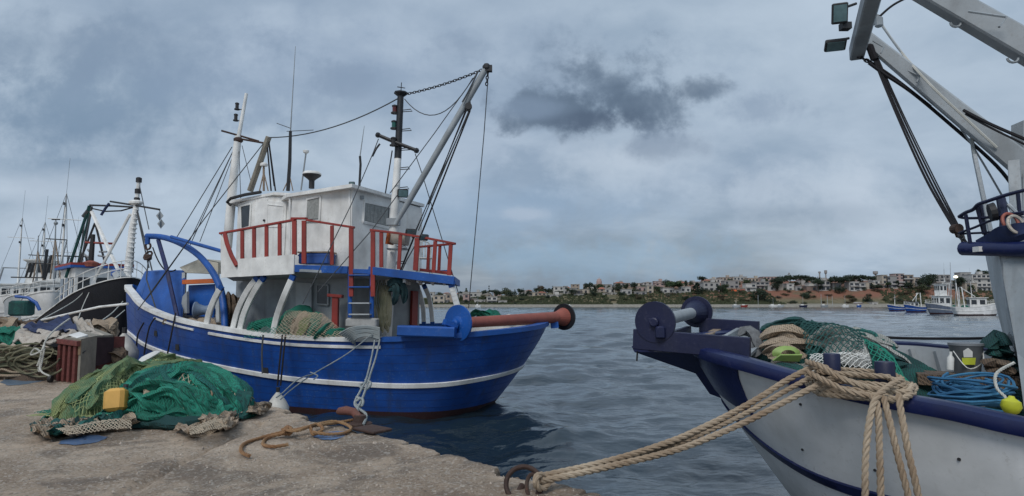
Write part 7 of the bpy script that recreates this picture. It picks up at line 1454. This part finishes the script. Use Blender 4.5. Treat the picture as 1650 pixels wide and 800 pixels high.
# --- four boats moored on the far right
def side(px0, px1, pw, L_m=None): y = 2.6 / ((pw - 488) / 1000); return P(px0, pw, y), P(px1, pw, y), y
for k, a in enumerate([(1430, 1462, 501.5, 'blue', 'small blue boat, leftmost of the four moored trawlers', (.4, .3, .9), (.55, 4.2), None, .085, .055), (1457, 1497, 503.5, 'blue', 'blue and white trawler with white A frame gallows', (.58, .42, 1.8), None, (.30, 4.3, 'white'), .10, .07),
    (1492, 1562, 506.5, 'hull_grey_blue', 'grey hulled trawler with white gallows and two tall masts', (.55, .34, 3.0), (.45, 8.2), (.22, 6.0, 'white'), .105, .062), (1614, 1548, 509.0, 'white_boat', 'white flared trawler, rightmost of the four moored', (.50, .35, 2.4), (.42, 6.5), (.2, 4.6, 'white'), .14, .08)]):
    x0, x1, pw, hm, lb, ho, ma, ga, fb, fm = a; A, Bq, y = side(x0, x1, pw); W = abs(Bq.x - A.x)
    if hm == 'hull_grey_blue' and hm not in MT: MT[hm] = paint('hull_slate', (.12, .15, .21), .5, .2)
    trawler((A.x, y), (Bq.x, y + W * .25), W * .33, 1.5 + W * fb, 1.0 + W * fm, 1.0 + W * fm, MT[hm], lb, 'white', 'white', ho, mast=ma, gallows=ga, two=(k == 2), group='trawlers moored on the far right', rail=k != 0, roofm='navy' if k == 1 else 'white')
for px, pt, y, lb in ((1521, 434, 142, 'left of two tall thin masts above the moored trawlers'), (1531, 423, 143, 'right and taller of two thin masts above the moored trawlers')): a = P(px + 2, 500, y); b = P(px, pt, y); single(MB().tube([a, b], [.13, .05], 6), 'mast', MT['grey_white'], lb, 'mast')
lp = thing('lamp_post', P(1540, 490, 160), 'lit lamp on a post behind the moored trawlers', 'lamp'); MB().tube([P(1540, 500, 160), P(1540, 449, 160)], .08, 6).build('post', MT['grey'], lp)
MB().sph(P(1540, 446.5, 160), .42, 12, (1.1, 1, .7)).build('lamp_head', plain('lit_lamp', (1.0, .93, .68), .5, 0, 0, 1, 0, 3.0), lp)
# small craft along the far shore
rr = random.Random(21)
for k, (px, wpx, m, nm) in enumerate(((1186, 14, 'grey_white', 'pale'), (1199, 12, 'red', 'red'), (1246, 16, 'white', 'white'), (1257, 12, 'grey_white', 'pale'), (1294, 14, 'navy', 'dark blue'), (1328, 12, 'grey', 'grey'), (1362, 12, 'white', 'white'), (918, 5, 'white', 'white'), (770, 10, 'white', 'white'), (1384, 8, 'blue_trim', 'blue'))):
    y = 366; c = P(px, 494, y); W = wpx / 1000 * y; t = thing('small_boat', (c.x, y, 0), '', 'boat', 'small boats along the far shore'); mb = MB(); rows = []
    for z_, f in ((0, .8), (.55, .95), (1.0, 1.0), (1.0, .85), (.7, .8)): rows.append([(c.x + cos(a) * W / 2 * f * (1.08 if cos(a) > 0 else 1), y + sin(a) * W * .16 * f, z_ + (.25 * max(0, cos(a)) if z_ > .5 else 0)) for a in [j * pi / 8 for j in range(16)]])
    mb.loft(rows, caps=True); mb.build('hull', MT[m], t); MB().box((c.x - W * .1, y, 1.25), (W * .3, W * .14, .9)).build('cabin', MT['white'], t)
    if k % 2 == 0: MB().tube([(c.x, y, .8), (c.x, y, 4.5 + k * .4)], .06, 5).build('mast', MT['grey_white'], t)
    reg(t, f'small {nm} boat at the waterline', px)
for px, h in ((1325, 15), (1335, 13), (1343, 12), (1223, 14)):
    c = P(px, 494, 368); t = MB().tube([(c.x, 369, .5), (c.x, 369, h * .368 + 2)], .10, 5).build('mooring_pole', MT['grey_white'], None, False, '', 'pole'); reg(t, 'thin pale pole standing at the shore', px)
finish_labels()
